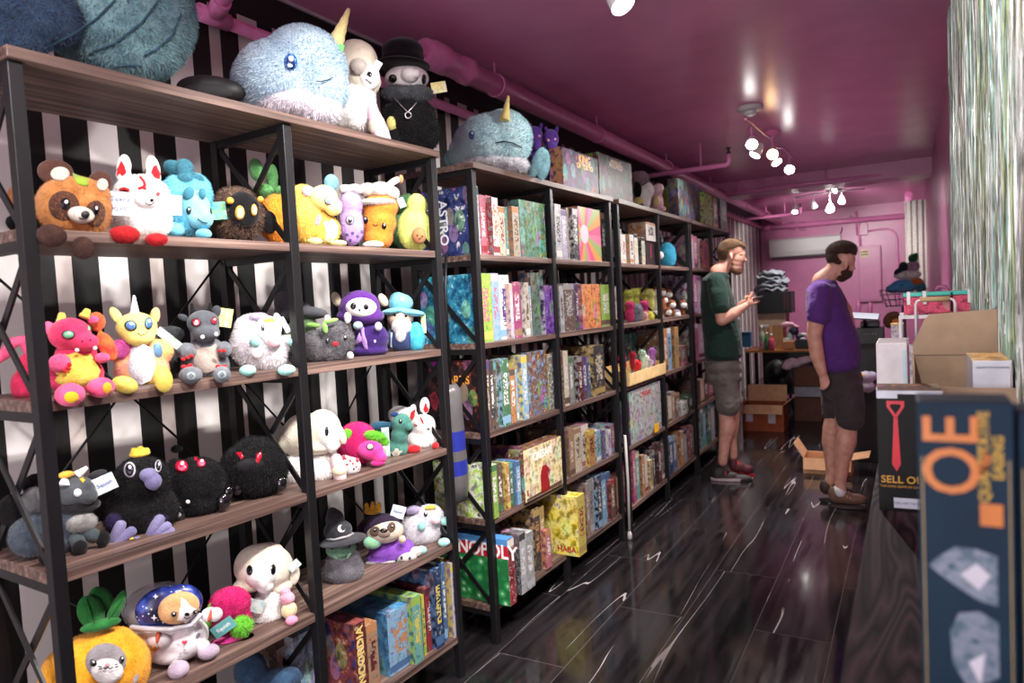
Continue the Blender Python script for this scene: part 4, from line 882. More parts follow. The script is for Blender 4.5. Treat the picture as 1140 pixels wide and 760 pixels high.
def row(U, tier, bay, crop, L):
    """L: (x0,x1,ytop,(c1,c2,c3)[,dict])"""
    out = []; n = len(L)
    for i, e in enumerate(L):
        kw = dict(e[4]) if len(e) > 4 else {}
        a, b, c = e[3]
        if 'label' not in kw:
            wh = '%s, %s, %s bay' % (UN[id(U)].replace(' shelving', ''), ON_[tier], bay)
            kw['label'] = ('leftmost %s-and-%s game box, %s' % (a, b, wh)) if i == 0 else ('%s-and-%s game box right of the %s one, %s' % (a, b, L[i-1][3][0], wh))
        kw.setdefault('group', 'boxed games on the %s, %s bay, %s' % (UN[id(U)], bay, TN_[tier])); kw.setdefault('v', .012+.012*((i*7) % 3))
        out.append(gamebox(U, tier, e[0], e[1], e[2], crop, e[3], **kw))
    return out
K = (450, 170, 5.7); Lc = (470, 240, 4.37); Mc = (470, 380, 4.37); Nc = (470, 520, 4.37); Rc = (470, 80, 4.37); Oc = (660, 180, 5.67); Pc = (660, 300, 5.67); Qc = (660, 420, 5.67); Sc = (300, 620, 4.75)
art_navy = tri((30, 38, 84), (52, 62, 112), (224, 222, 226), 9); art_sea = tri((24, 74, 110), (50, 130, 160), (150, 200, 210), 12); art_land = tri((84, 128, 84), (160, 190, 130), (220, 130, 60), 14)
def sunburst():
    t = NT('sunburst_print'); tc = t.n.new('ShaderNodeTexCoord'); sx = t.n.new('ShaderNodeSeparateXYZ'); t.link(tc.outputs['Generated'], sx.inputs[0])
    a = t.math('ARCTAN2', t.math('SUBTRACT', sx.outputs[2], .5), t.math('SUBTRACT', sx.outputs[0], .25))
    fr = t.math('FRACT', t.math('MULTIPLY', a, .9))
    c = t.ramp(fr, [(0, (214, 88, 128)), (.25, (226, 150, 84)), (.5, (150, 170, 110)), (.75, (222, 120, 150))], 'CONSTANT')
    d = t.math('ADD', t.math('POWER', t.math('SUBTRACT', sx.outputs[0], .25), 2), t.math('POWER', t.math('SUBTRACT', sx.outputs[2], .5), 2))
    t.base(t.mix(t.math('LESS_THAN', d, .03), c, lin((226, 196, 206)))); t.set(Roughness=.35); return t.m
# second unit, fifth shelf
row(U2, 4, 'left', K, [(446, 492, 208, ('silver', 'navy', 'charcoal'), dict(cover=art_navy, v=.01, dep=.30, tcol=(225, 225, 235), side_text=[('ASTRO', .5, .5, .06, math.pi/2*3, 1)], label='silver spined box with navy and white cover, left end of second unit, fifth shelf')),
    (494, 532, 268, ('pink', 'red', 'white')), (532, 572, 270, ('red', 'pink', 'cream')), (572, 612, 283, ('white', 'red', 'orange')), (612, 650, 340, ('cream', 'orange', 'red')), (650, 696, 345, ('teal', 'white', 'orange')), (698, 742, 340, ('beige', 'orange', 'brown')),
    (744, 905, 310, ('green', 'teal', 'orange'), dict(front=tri((104, 150, 150), (84, 120, 76), (222, 140, 66), 11), dep=.06, v=.02, label='box showing its green valley cover, left bay of second unit, fifth shelf')),
    (908, 945, 330, ('navy', 'blue', 'white'))])
row(U2, 4, 'right', K, [(968, 1008, 325, ('silver', 'white', 'charcoal')), (1008, 1042, 360, ('lilac', 'purple', 'white')), (1042, 1080, 352, ('beige', 'grey', 'brown')), (1080, 1114, 352, ('charcoal', 'silver', 'white')),
    (1116, 1255, 352, ('pink', 'orange', 'green'), dict(front=sunburst(), dep=.07, label='box with pink and orange sunburst cover in right bay, fifth shelf of second unit')), (1258, 1292, 380, ('black', 'brown', 'grey'))])
row(U2, 3, 'left', Lc, [(286, 350, 280, ('lime', 'yellow', 'pink'), dict(cover=art_sea, dep=.31, v=.01, label='box with yellow green spine and teal sea cover at left end of second unit')),
    (350, 386, 280, ('sky', 'lilac', 'pink')), (386, 436, 288, ('white', 'sky', 'purple'), dict(text=[('UNICORN', 0, .5, .036, math.pi/2, 1)], tcol=(70, 50, 130))), (436, 452, 330, ('lilac', 'peach', 'white')), (452, 490, 322, ('magenta', 'tan', 'white')), (490, 508, 325, ('brown', 'beige', 'white')), (508, 530, 325, ('beige', 'white', 'brown')), (530, 540, 340, ('grey', 'sky', 'white')),
    (540, 600, 277, ('blue', 'brown', 'peach'), dict(front=tri((110, 130, 140), (84, 104, 82), (190, 130, 110), 12), dep=.07, label='box showing blue and brown forest cover, left bay of second unit, fourth shelf')), (603, 655, 340, ('purple', 'lilac', 'white'), dict(front=tri((74, 40, 110), (110, 70, 150), (190, 180, 200), 16), dep=.07, label='purple box with a pale figure, left bay of second unit, fourth shelf'))])
row(U2, 3, 'right', Lc, [(676, 696, 340, ('silver', 'grey', 'brown')), (696, 748, 330, ('brown', 'grey', 'silver')), (748, 782, 330, ('purple', 'green', 'white')), (785, 872, 333, ('orange', 'pink', 'yellow'), dict(front=tri((190, 96, 84), (222, 150, 80), (196, 90, 140), 26), dep=.07, label='box with orange and pink faces cover, right bay of second unit, fourth shelf')), (874, 922, 335, ('lime', 'brown', 'white'))])
row(U2, 2, 'left', Mc, [(320, 342, 90, ('brown', 'purple', 'cream'), dict(cover=tri((22, 20, 26), (60, 34, 34), (190, 90, 60), 12), side_text=[('ARTS', .45, .72, .05, 0, 1)], tcol=(222, 150, 60), v=.01, dep=.31, label='dark action game box with orange heading, left end of second unit, third shelf')), (342, 362, 92, ('charcoal', 'brown', 'white')), (362, 396, 95, ('brown', 'teal', 'cream')), (396, 436, 84, ('green', 'sky', 'white')), (436, 464, 132, ('orange', 'brown', 'white')), (464, 496, 136, ('sky', 'white', 'red')), (496, 524, 66, ('sky', 'yellow', 'white')),
    (525, 617, 48, ('sky', 'brown', 'cream'), dict(front=tri((120, 150, 190), (110, 76, 56), (206, 150, 70), 13), dep=.07, label='box with adventurers under blue sky cover, left bay, third shelf up')), (622, 672, 60, ('white', 'yellow', 'black'), dict(front=tri((216, 216, 210), (90, 92, 96), (220, 200, 80), 26), dep=.06, label='box with black and white comic cover, left bay, third shelf up'))])
row(U2, 2, 'right', Mc, [(696, 720, 45, ('cream', 'brown', 'white')), (722, 744, 75, ('grey', 'green', 'white')), (744, 766, 72, ('green', 'grey', 'white')), (766, 786, 72, ('maroon', 'grey', 'white')), (786, 808, 72, ('purple', 'brown', 'white')), (808, 840, 75, ('blue', 'grey', 'white')), (842, 893, 18, ('charcoal', 'gold', 'cream'), dict(text=[('EXIT', 0, .08, .022, 0, 1)][:0]))])
ar_lime = tri((160, 206, 40), (226, 230, 214), (40, 60, 44), 16)
def caesar():
    return tri((210, 190, 130), (226, 210, 170), (150, 44, 40), 7)
row(U2, 1, 'left', Mc, [(344, 376, 600, ('lime', 'green', 'white'), dict(cover=ar_lime, dep=.30, v=.0, label='lime green box with white cover panels at left end of second unit, second shelf')), (376, 400, 592, ('brown', 'green', 'white')), (400, 420, 596, ('red', 'brown', 'white')), (420, 434, 590, ('orange', 'yellow', 'white')), (434, 450, 588, ('green', 'teal', 'white')), (450, 466, 585, ('yellow', 'sky', 'white')), (466, 486, 580, ('sky', 'blue', 'white')), (487, 502, 510, ('purple', 'maroon', 'gold')),
    (504, 686, 494, ('gold', 'maroon', 'cream'), dict(front=caesar(), dep=.08, v=-.005, figs=[([(-.10, .02), (.14, .02), (.10, .30), (.08, .48), (.12, .30), (.14, .44), (.05, .56), (-.05, .56), (-.10, .40)], (150, 30, 36)), ([(-.03, .55), (.05, .55), (.05, .64), (-.03, .64)], (196, 150, 120)), ([(-.47, .02), (.47, .02), (.47, .10), (-.47, .06)], (90, 70, 60))], text=[('CAESAR!', -.02, .80, .050, .03, .95)], tcol=(246, 242, 234), label='box with CAESAR! heading and robed red figure on its cover'))])
row(U2, 1, 'right', Mc, [(722, 748, 430, ('tan', 'brown', 'cream')), (748, 780, 420, ('cream', 'tan', 'brown')), (780, 816, 405, ('white', 'pink', 'charcoal')), (816, 846, 432, ('orange', 'yellow', 'black')), (850, 872, 432, ('sky', 'white', 'green')), (872, 896, 432, ('green', 'sky', 'white')), (896, 908, 430, ('silver', 'purple', 'white')), (908, 922, 428, ('lilac', 'white', 'purple')), (922, 950, 402, ('pink', 'sky', 'white'))])
def mono_art():
    t = NT('street_game_cover'); tc = t.n.new('ShaderNodeTexCoord'); sx = t.n.new('ShaderNodeSeparateXYZ'); t.link(tc.outputs['Generated'], sx.inputs[0])
    n = t.add('ShaderNodeTexVoronoi', Scale=26.0); t.link(t.coord(), n.inputs['Vector'])
    g = t.ramp(n.outputs['Distance'], [(.1, (190, 224, 190)), (.28, (60, 160, 90)), (.6, (34, 110, 60))])
    z = sx.outputs[2]
    c = t.mix(t.math('GREATER_THAN', z, .70), g, lin((190, 30, 50))); c = t.mix(t.math('GREATER_THAN', z, .90), c, lin((80, 140, 200)))
    t.base(c); t.set(Roughness=.3, Coat_Weight=.3); return t.m
row(U2, 0, 'left', Nc, [(430, 462, 345, ('red', 'white', 'maroon'), dict(cover=mono_art(), v=-.055, dep=.36, side_text=[('MONOPOLY', .46, .80, .082, 0, .92)], tcol=(245, 240, 240), label='big red and green MONOPOLY box jutting out of the bottom shelf')),
    (464, 484, 345, ('maroon', 'red', 'cream')), (486, 514, 318, ('silver', 'charcoal', 'white'), dict(v=-.04)), (514, 552, 316, ('grey', 'silver', 'white'), dict(v=-.04)), (556, 584, 200, ('charcoal', 'gold', 'orange')), (584, 606, 190, ('gold', 'brown', 'cream')), (608, 634, 304, ('pink', 'orange', 'white'), dict(v=-.0))])
def skull_art(): return tri((226, 196, 40), (228, 214, 120), (150, 120, 150), 7)
gamebox(U2, 0, 765, 802, 135, Nc, ('yellow', 'gold', 'red'), label='bright yellow party game box standing across the middle post, bottom shelf', v=-.07, dep=.34, cover=skull_art(), side_text=[('HABA', .2, .10, .04, 0, 1)], tcol=(170, 30, 40))
row(U2, 0, 'right', Nc, [(806, 822, 80, ('tan', 'grey', 'white')), (822, 840, 60, ('grey', 'silver', 'brown')), (840, 862, 45, ('sky', 'white', 'navy')), (862, 880, 40, ('charcoal', 'sky', 'white')), (880, 902, 32, ('sky', 'blue', 'white')), (902, 924, 25, ('blue', 'sky', 'white')), (924, 944, 60, ('brown', 'red', 'cream')), (950, 986, 40, ('tan', 'maroon', 'brown'))])
# third unit
row(U3, 4, 'left', Oc, [(170, 190, 425, ('white', 'grey', 'beige')), (190, 212, 458, ('white', 'peach', 'red')), (212, 238, 458, ('cream', 'orange', 'sky')), (238, 264, 460, ('white', 'orange', 'brown')), (266, 290, 456, ('white', 'black', 'yellow')), (290, 312, 475, ('white', 'green', 'red')), (312, 334, 478, ('cream', 'black', 'teal')),
    (340, 398, 500, ('black', 'red', 'red'), dict(front=flat((34, 28, 34), .4), dep=.1, text=[('I', 0, .55, .12, 0, .8)], tcol=(200, 40, 60), label='small black box with a red tie on its cover, third unit, fifth shelf'))])
gamebox(U3, 4, 338, 398, 385, Oc, ('white', 'orange', 'black'), z=TOP[4]+.16, label='white box with orange top lying above the small black tie box', v=.015, dep=.12)
row(U3, 2, 'right', Pc, [(455, 478, 375, ('orange', 'brown', 'white')), (478, 500, 368, ('sky', 'white', 'navy')), (500, 522, 372, ('sky', 'blue', 'white')), (524, 548, 362, ('gold', 'orange', 'brown')), (556, 602, 480, ('brown', 'pink', 'grey'))])
gamebox(U3, 2, 250, 440, 385, Pc, ('teal', 'blue', 'white'), v=.20, dep=.08, front=tri((40, 80, 110), (90, 160, 180), (140, 80, 150), 13), label='dark teal boxed game behind the tray of small plush toys')
gamebox(U3, 1, 242, 436, 55, Qc, ('grey', 'purple', 'red'), v=.01, dep=.08, front=tri((140, 138, 150), (176, 170, 166), (110, 90, 130), 12), tcol=(180, 60, 60), text=[('CTHULHU', 0, .86, .045, 0, 1)], label='large grey illustrated box facing out, third unit, second shelf, with yellow sticker')
bm = bmnew(); pz = U3.W(px_u(U3, 660+400/5.67, 0, TOP[1]), -.004, TOP[1]+.03); box(bm, (0, 0, 0), (.09, .003, .055)); s_ = obj('price_card', bm, flat((236, 176, 40), .5), loc=pz+V((0, 0, .0)), rot=(0, 0, U3.rot)); tag(s_, 'yellow price card leaning on the large grey box', 'price card')
row(U3, 1, 'right', Qc, [(478, 502, 120, ('cream', 'brown', 'white')), (502, 522, 90, ('tan', 'grey', 'white')), (522, 552, 100, ('brown', 'tan', 'cream')), (560, 600, 150, ('white', 'silver', 'green')), (604, 640, 110, ('charcoal', 'green', 'white'))])
row(U3, 0, 'left', Qc, [(262, 280, 462, ('pink', 'magenta', 'white')), (280, 302, 470, ('teal', 'cream', 'white')), (302, 318, 490, ('cream', 'tan', 'brown')), (318, 334, 490, ('orange', 'tan', 'white')), (334, 352, 492, ('cream', 'red', 'white')), (352, 366, 500, ('sky', 'white', 'navy')), (366, 384, 520, ('gold', 'cream', 'brown')), (386, 398, 460, ('charcoal', 'grey', 'white')), (398, 420, 440, ('black', 'brown', 'white')), (420, 440, 410, ('maroon', 'charcoal', 'white')), (440, 468, 420, ('brown', 'white', 'grey'))])
row(U3, 0, 'right', Qc, [(488, 512, 375, ('navy', 'sky', 'white')), (512, 536, 370, ('blue', 'grey', 'white')), (538, 560, 345, ('orange', 'yellow', 'black')), (560, 580, 340, ('tan', 'orange', 'white')), (580, 600, 330, ('silver', 'navy', 'white')), (600, 616, 310, ('pink', 'grey', 'white')), (616, 634, 305, ('brown', 'pink', 'cream')), (634, 662, 300, ('peach', 'brown', 'white'))])
# farthest unit
row(U4, 4, 'left', Oc, [(622, 642, 460, ('lilac', 'pink', 'white')), (642, 664, 470, ('pink', 'maroon', 'white')), (668, 694, 485, ('lilac', 'white', 'purple')), (698, 728, 500, ('magenta', 'orange', 'navy')), (728, 758, 500, ('orange', 'maroon', 'blue'))])
row(U4, 3, 'left', Pc, [(644, 664, 35, ('magenta', 'lilac', 'white')), (664, 690, 40, ('lilac', 'purple', 'white')), (692, 730, 60, ('purple', 'pink', 'white'))])
row(U4, 2, 'left', Pc, [(650, 672, 340, ('pink', 'white', 'magenta')), (672, 704, 345, ('lilac', 'maroon', 'white')), (706, 740, 360, ('brown', 'pink', 'white'))])
row(U4, 1, 'left', Qc, [(682, 706, 10, ('peach', 'brown', 'white')), (706, 732, 15, ('brown', 'black', 'white')), (732, 762, 20, ('pink', 'brown', 'cream'))])
row(U4, 0, 'left', Qc, [(686, 702, 180, ('teal', 'white', 'navy')), (702, 718, 178, ('sky', 'teal', 'white')), (718, 734, 165, ('teal', 'green', 'white')), (734, 750, 150, ('green', 'teal', 'white')), (750, 772, 130, ('silver', 'teal', 'white'))])
# nearest unit, bottom board
row(U1, 0, 'right', Sc, [(470, 530, 345, ('maroon', 'gold', 'cream'), dict(cover=tri((60, 60, 120), (150, 70, 60), (214, 170, 150), 9), v=.02, dep=.27, text=[('CONCORDIA', 0, .45, .042, math.pi/2, 1)], tcol=(222, 190, 110), label='dark red spined CONCORDIA box with painted cover on the bottom shelf')), (532, 590, 350, ('tan', 'orange', 'maroon')),
    (640, 768, 268, ('sky', 'blue', 'orange'), dict(cover=tri((70, 130, 180), (100, 160, 200), (60, 100, 150), 9), dep=.24, label='light blue boxed game with small orange emblem on the bottom shelf')),
    (772, 818, 205, ('teal', 'lime', 'yellow'), dict(dep=.30)), (820, 836, 200, ('yellow', 'lime', 'green'), dict(dep=.27)), (838, 886, 155, ('red', 'maroon', 'white'), dict(dep=.28)), (888, 928, 62, ('navy', 'blue', 'yellow'), dict(dep=.28)), (930, 948, 30, ('blue', 'sky', 'white')), (950, 976, 28, ('yellow', 'gold', 'orange')), (978, 1012, 25, ('lilac', 'yellow', 'blue'))])
gamebox(U1, 0, 150, 262, 400, Sc, ('white', 'sky', 'navy'), v=.14, dep=.16, front=tri((200, 210, 214), (120, 160, 190), (210, 180, 120), 22), label='pale patterned box left of the middle post on the bottom shelf')
gamebox(U1, 0, 60, 140, 420, Sc, ('beige', 'brown', 'orange'), v=.18, dep=.14, label='beige box at the back of the bottom shelf behind the blue soft toy')
# boxes on the top boards
gamebox(U2, 5, 690, 862, 395, Rc, ('purple', 'orange', 'blue'), v=.03, dep=.08, front=tri((50, 38, 66), (84, 60, 90), (190, 90, 50), 5), text=[('KING', .1, .84, .062, 0, 1), ('OF TOKYO', .1, .66, .04, 0, 1)], tcol=(240, 170, 60), label='monster battle box headed KING on top board beside the purple hydra')
gamebox(U2, 5, 866, 1026, 420, Rc, ('maroon', 'brown', 'orange'), v=.03, dep=.08, front=tri((44, 28, 44), (74, 48, 60), (170, 84, 48), 6), text=[('MANSIONS OF', 0, .90, .024, 0, 1), ('MADNESS', 0, .80, .046, 0, 1)], tcol=(214, 170, 130), label='murky MANSIONS OF MADNESS box at right end of second unit top')
gamebox(U3, 5, 545, 702, 138, Oc, ('blue', 'brown', 'pink'), v=.05, dep=.08, front=tri((60, 100, 140), (90, 52, 52), (80, 100, 60), 6), label='box with blue sky and crowd cover on top of third unit')
row(U4, 5, 'left', Oc, [(706, 758, 200, ('green', 'lime', 'yellow'), dict(front=tri((80, 130, 60), (150, 170, 70), (190, 80, 40), 14), label='green and orange box on top of the farthest unit')), (762, 796, 225, ('maroon', 'orange', 'white')), (800, 806, 230, ('white', 'grey', 'black')), (808, 850, 240, ('black', 'charcoal', 'grey'))])
# silver bag hanging between first and second unit, white handle between second and third
b_ = U2.W(-.09, .10, 0)
bm = bmnew(); M = Matrix.Translation((b_.x, b_.y, 0))
lathe(bm, [(.02, .62), (.05, .63), (.062, .70), (.062, .74), (.061, .80), (.058, .84), (.056, .92), (.054, .96), (.052, .98), (.05, 1.08), (.03, 1.11)], 20, M=M @ Matrix.Diagonal((.75, 1, 1, 1)))
for f in bm.faces:
    z = f.calc_center_median().z; f.material_index = 1 if (.93 < z < 1.0 or .80 < z < .86) else 0
    f.material_index = 1 if (.74 < z < .80 or .84 < z < .92) else 0
o = obj('storage_bag', bm, [flat((92, 88, 90), .35), flat((40, 48, 140), .4)]); tag(o, 'grey bag with blue band hanging between the first and second shelving units', 'bag'); bs = bmnew(); tube(bs, [(b_.x, b_.y, 1.09), (b_.x, b_.y, 1.5), (b_.x-.02, b_.y+.05, 1.64)], .006, 6); obj('strap', bs, BLK, o)
bm = bmnew(); pa = U2.W(1.43, -.02, 0); tube(bm, [pa+V((0, 0, .02)), pa+V((.004, 0, .35)), pa+V((-.004, .006, .62))], .008, 8); lathe(bm, [(.004, 0), (.014, .004), (.014, .03), (.008, .05)], 10, M=Matrix.Translation(pa))
o = obj('floor_stick', bm, flat((206, 200, 198), .6)); tag(o, 'white stick standing on the floor between second and third shelving units', 'stick')
# ---- soft toys on the farther units
GT2 = 'soft toys on the farther shelving units'
p = Pl('plush_narwhal', 'smaller pale blue narwhal soft toy frowning on top of second unit', 'plush toy', sit(U2, 5, 340, Rc, .15), Rc, GT2, hang=True)
p.blob('body', plushm((196, 222, 226), (170, 204, 212), 14), [(330, 350, 175, 140, 0, 150), (400, 330, 130, 140, 10, 130), (240, 390, 110, 80, 0, 100)], fur_len=12, cap=9000); p.blob('belly', plushm((214, 214, 220)), [(330, 440, 140, 44, 40, 90), (440, 455, 80, 40, 50, 70)], fur_len=9, cap=3000); p.blob('tail', plushm((150, 196, 206)), [(150, 420, 40, 40, -20, 20), (590, 450, 30, 75, -10, 16, 10), (560, 440, 26, 80, 0, 16, 25)], fur_len=6)
p.horn('horn', plushm((222, 202, 130), (200, 178, 100)), (400, 240, 130), (419, 118, 90), 26, 6, 4); p.eye(243, 308, 16, 22, c=(40, 70, 130), hl=(190, 210, 230)); p.line('mouth', BK, [(355, 345), (400, 338), (440, 345), (485, 368)], 3, off=.008); p.card('swing_tag', tri((60, 130, 190), (90, 190, 90), (200, 220, 200), 50), 470, 240, 60, 36, 60, 25)
p = Pl('plush_hydra', 'deep purple two headed soft toy behind the smaller narwhal', 'plush toy', sit(U2, 5, 600, Rc, .17), Rc, GT2)
PH = plushm((86, 54, 140), (60, 34, 108)); p.blob('body', PH, [(590, 470, 70, 60, 0, 50), (545, 390, 30, 60, 0, 26), (640, 400, 30, 55, 0, 26)], fur_len=3)
for x, y in ((548, 310), (625, 325)): p.blob('head', PH, [(x, y, 40, 45, 30, 34), (x+5, y+45, 28, 28, 45, 26)]); p.eye(x-12, y+8, 7, c=(226, 160, 150), hl=None); p.eye(x+22, y+2, 6, c=(226, 160, 150), hl=None); p.blob('ear', PH, [(x-20, y-40, 10, 20, 10, 8, -20)]); p.blob('ear', PH, [(x+28, y-42, 10, 20, 10, 8, 20)])
p.blob('wing', plushm((110, 180, 190)), [(600, 380, 14, 50, 30, 10, 20)])
p = Pl('plush_penguin', 'black and white soft toy at the left end of third unit top', 'plush toy', sit(U3, 5, 300, Oc, .15), Oc, GT2, hang=True)
p.blob('body', W_, [(320, 230, 42, 80, 0, 50), (345, 180, 40, 50, 0, 40)], fur_len=6); p.blob('hood', plushm((150, 130, 140)), [(305, 105, 48, 46, 20, 40), (275, 80, 24, 20, 20, 20)], fur_len=4); p.blob('wing', BLKP, [(283, 180, 26, 62, 30, 30)]); p.blob('foot', plushm((226, 214, 130)), [(285, 252, 28, 28, 60, 20)]); p.blob('foot', BLKP, [(298, 282, 26, 20, 60, 20)])
p = Pl('plush_rabbit', 'pink and cream soft toy beside the black and white one', 'plush toy', sit(U3, 5, 400, Oc, .15), Oc, GT2, hang=True)
p.blob('body', plushm((226, 190, 200)), [(400, 260, 45, 62, 0, 40), (395, 190, 42, 42, 10, 36)], fur_len=4); p.blob('ear', plushm((236, 216, 216)), [(412, 165, 34, 26, 40, 20)]); p.blob('foot', plushm((238, 190, 204)), [(430, 300, 30, 20, 50, 20)]); p.blob('belly', plushm((240, 220, 170)), [(400, 250, 24, 34, 40, 16)])
p = Pl('plush_frog', 'olive green and pink soft toy left of the blue sky box', 'plush toy', sit(U3, 5, 490, Oc, .15), Oc, GT2)
p.blob('body', plushm((150, 150, 70), (120, 124, 50)), [(490, 200, 50, 48, 10, 40), (470, 290, 36, 60, 0, 36)], fur_len=6); p.blob('scarf', plushm((214, 150, 180)), [(530, 270, 34, 60, 10, 26)], fur_len=4); p.blob('arm', plushm((60, 44, 70)), [(548, 290, 12, 26, 30, 12)])
p = Pl('plush_bird', 'bright blue round soft toy in third unit right bay, fifth shelf', 'plush toy', sit(U3, 4, 470, Oc, .13), Oc, GT2)
p.blob('body', plushm((70, 176, 206), (50, 150, 190)), [(468, 590, 56, 78, 0, 50)], fur_len=5); p.blob('face', W_, [(428, 590, 18, 24, 50, 14)]); p.blob('horn', plushm((190, 206, 220)), [(436, 490, 8, 22, 20, 8)]); p.eye(452, 580, 6)
p = Pl('plush_mouse', 'pale grey soft toy behind the bright blue one on fifth shelf', 'plush toy', sit(U3, 4, 560, Oc, .14), Oc, GT2)
p.blob('body', plushm((176, 166, 180), (150, 140, 156)), [(560, 610, 42, 52, 0, 40), (535, 560, 26, 24, 0, 20)], fur_len=5); p.blob('ear', plushm((214, 200, 206)), [(525, 540, 12, 10, 10, 6)]); p.eye(545, 600, 5)
p = Pl('plush_cat', 'pale pink upright cat soft toy at left end of third unit, fourth shelf', 'plush toy', sit(U3, 3, 160, Pc, .10), Pc, GT2)
p.blob('body', plushm((226, 200, 206), (206, 176, 186)), [(158, 260, 30, 75, 0, 26), (155, 150, 28, 50, 0, 24)], fur_len=3); p.eye(150, 140, 4, hl=None)
SM = [('yellow green curly', (196, 196, 90), 225, 155, 26, 'sheep'), ('lime curly', (206, 206, 100), 265, 145, 26, 'sheep'), ('golden curly', (214, 206, 110), 310, 140, 28, 'sheep'), ('pale yellow', (222, 216, 130), 355, 150, 28, 'sheep'),
      ('cream', (230, 224, 206), 392, 170, 26, 'bear'), ('hot pink nosed', (200, 50, 110), 232, 225, 24, 'mole'), ('slate grey', (130, 134, 146), 270, 250, 36, 'elephant'), ('magenta nosed', (206, 60, 130), 322, 220, 24, 'mole'), ('peach', (232, 190, 180), 320, 285, 24, 'pig'), ('lemon yellow', (232, 226, 90), 352, 290, 28, 'chick'), ('pure white', (238, 236, 234), 405, 290, 30, 'bear')]
for i, (d, c, x, y, r, kd) in enumerate(SM):
    g = (Pc[0]+x/Pc[2]); zt = TOP[3]; row2 = y < 200
    b = sit(U3, 3, x, Pc, .16 if row2 else .07)
    p = Pl('plush_%s' % kd, '%s pocket sized soft toy in the pile, third unit left bay, fourth shelf' % d, 'plush toy', b, Pc, 'small soft toys piled on the third unit')
    yb = 330 if not row2 else 335
    p.blob('body', plushm(c), [(x, (y+yb)/2 if not row2 else y+60, r*1.1, max(22, (yb-y)/2 if not row2 else 75), 0, r*.8), (x, y, r*1.15, r, 8, r)], fur_len=7, cap=2500)
    p.eye(x-8, y-2, 3.5, hl=None); p.eye(x+8, y-2, 3.5, hl=None); p.blob('ear', plushm(c), [(x-r*.7, y-r*.7, 8, 9, 4, 6)]); p.blob('ear', plushm(c), [(x+r*.7, y-r*.7, 8, 9, 4, 6)])
k = 0
for x, y in ((402, 130), (440, 140), (478, 150), (530, 120), (590, 145), (550, 170), (450, 185), (500, 215), (570, 215), (475, 262), (530, 275)):
    low = y > 195; b = sit(U3, 3, x, Pc, .07 if low else .17); nm = 'plush_owl'
    pos = ['leftmost of the back row', 'second of the back row', 'third of the back row', 'top middle', 'topmost at the right', 'under the topmost right one', 'left, second tier down', 'centre', 'right of the centre', 'lowest with big white belly', 'lowest at the right, pale grey'][k]
    c = (150, 84, 50) if k != 10 else (170, 150, 170)
    p = Pl(nm, 'small chestnut and white soft toy, %s, third unit right bay' % pos, 'plush toy', b, Pc, 'chestnut and white small soft toys'); k += 1
    p.blob('body', plushm(c), [(x, y, 24, 24, 0, 20), (x, (y+295)/2+10, 18, max(14, (290-y)/2), -4, 18)], fur_len=4, cap=1000); p.blob('belly', W_, [(x+4, y+8, 19, 18, 12, 14)], fur_len=3, cap=500); p.eye(x-6, y-6, 3, hl=None); p.eye(x+8, y-6, 3, hl=None)
# cardboard tray of small toys
CB = flat((196, 150, 98), .8, name='cardboard'); CBL = flat((222, 186, 130), .8, name='cardboard')
u0, u1 = px_u(U3, 660+235/5.67, -.01, TOP[2]), px_u(U3, 660+462/5.67, -.01, TOP[2]); t = thing('display_tray', 'yellowish cardboard display tray of little toys, third unit, third shelf', 'tray', U3.W((u0+u1)/2, -.01, TOP[2]), U3.rot); w = u1-u0
for nm, c, s in (('tray_bottom', (0, .11, .004), (w, .22, .006)), ('front_panel', (0, .002, .038), (w, .004, .075)), ('back_panel', (0, .22, .05), (w, .004, .1)), ('side_panel', (-w/2, .11, .045), (.004, .22, .09)), ('side_panel', (w/2, .11, .045), (.004, .22, .09))):
    bm = bmnew(); box(bm, c, s, bev=.001); obj(nm, bm, CBL, t)
TRY = [('red and black', (200, 30, 44), 185, 560, 26), ('crimson', (190, 24, 40), 190, 600, 24), ('dark red', (150, 20, 34), 250, 540, 26), ('scarlet', (214, 36, 46), 275, 600, 34), ('white with green eyes', (226, 226, 220), 330, 560, 28), ('pale mint', (180, 214, 190), 310, 525, 24), ('orchid', (190, 120, 200), 375, 520, 30), ('lavender', (206, 160, 216), 405, 560, 30), ('white and violet', (232, 224, 236), 360, 585, 26), ('dark brown', (70, 40, 44), 375, 620, 18), ('violet', (160, 90, 180), 440, 575, 22)]
for i, (d, c, x, y, r) in enumerate(TRY):
    b = U3.W(px_u(U3, 660+x/5.67, .09, TOP[2]+.012), .05+.05*(i % 3), TOP[2]+.012)
    p = Pl('plush_critter', '%s critter soft toy heaped in the cardboard display tray' % d, 'plush toy', b, Pc, 'little toys in the display tray')
    p.blob('body', plushm(c), [(x, y, r, r*.95, 0, r*.8), (x, y+(630-y)/2, r*.7, max(12, (650-y)/2.1), 0, r*.7)], fur_len=4, cap=900); p.eye(x-7, y-4, 3.5, hl=None, c=(20, 20, 20)); p.eye(x+8, y-4, 3.5, hl=None, c=(20, 20, 20)); p.blob('ear', plushm(tuple(v*.5 for v in c)), [(x-r*.6, y-r*.8, 7, 10, 2, 6)]); p.blob('ear', plushm(tuple(v*.5 for v in c)), [(x+r*.6, y-r*.8, 7, 10, 2, 6)])
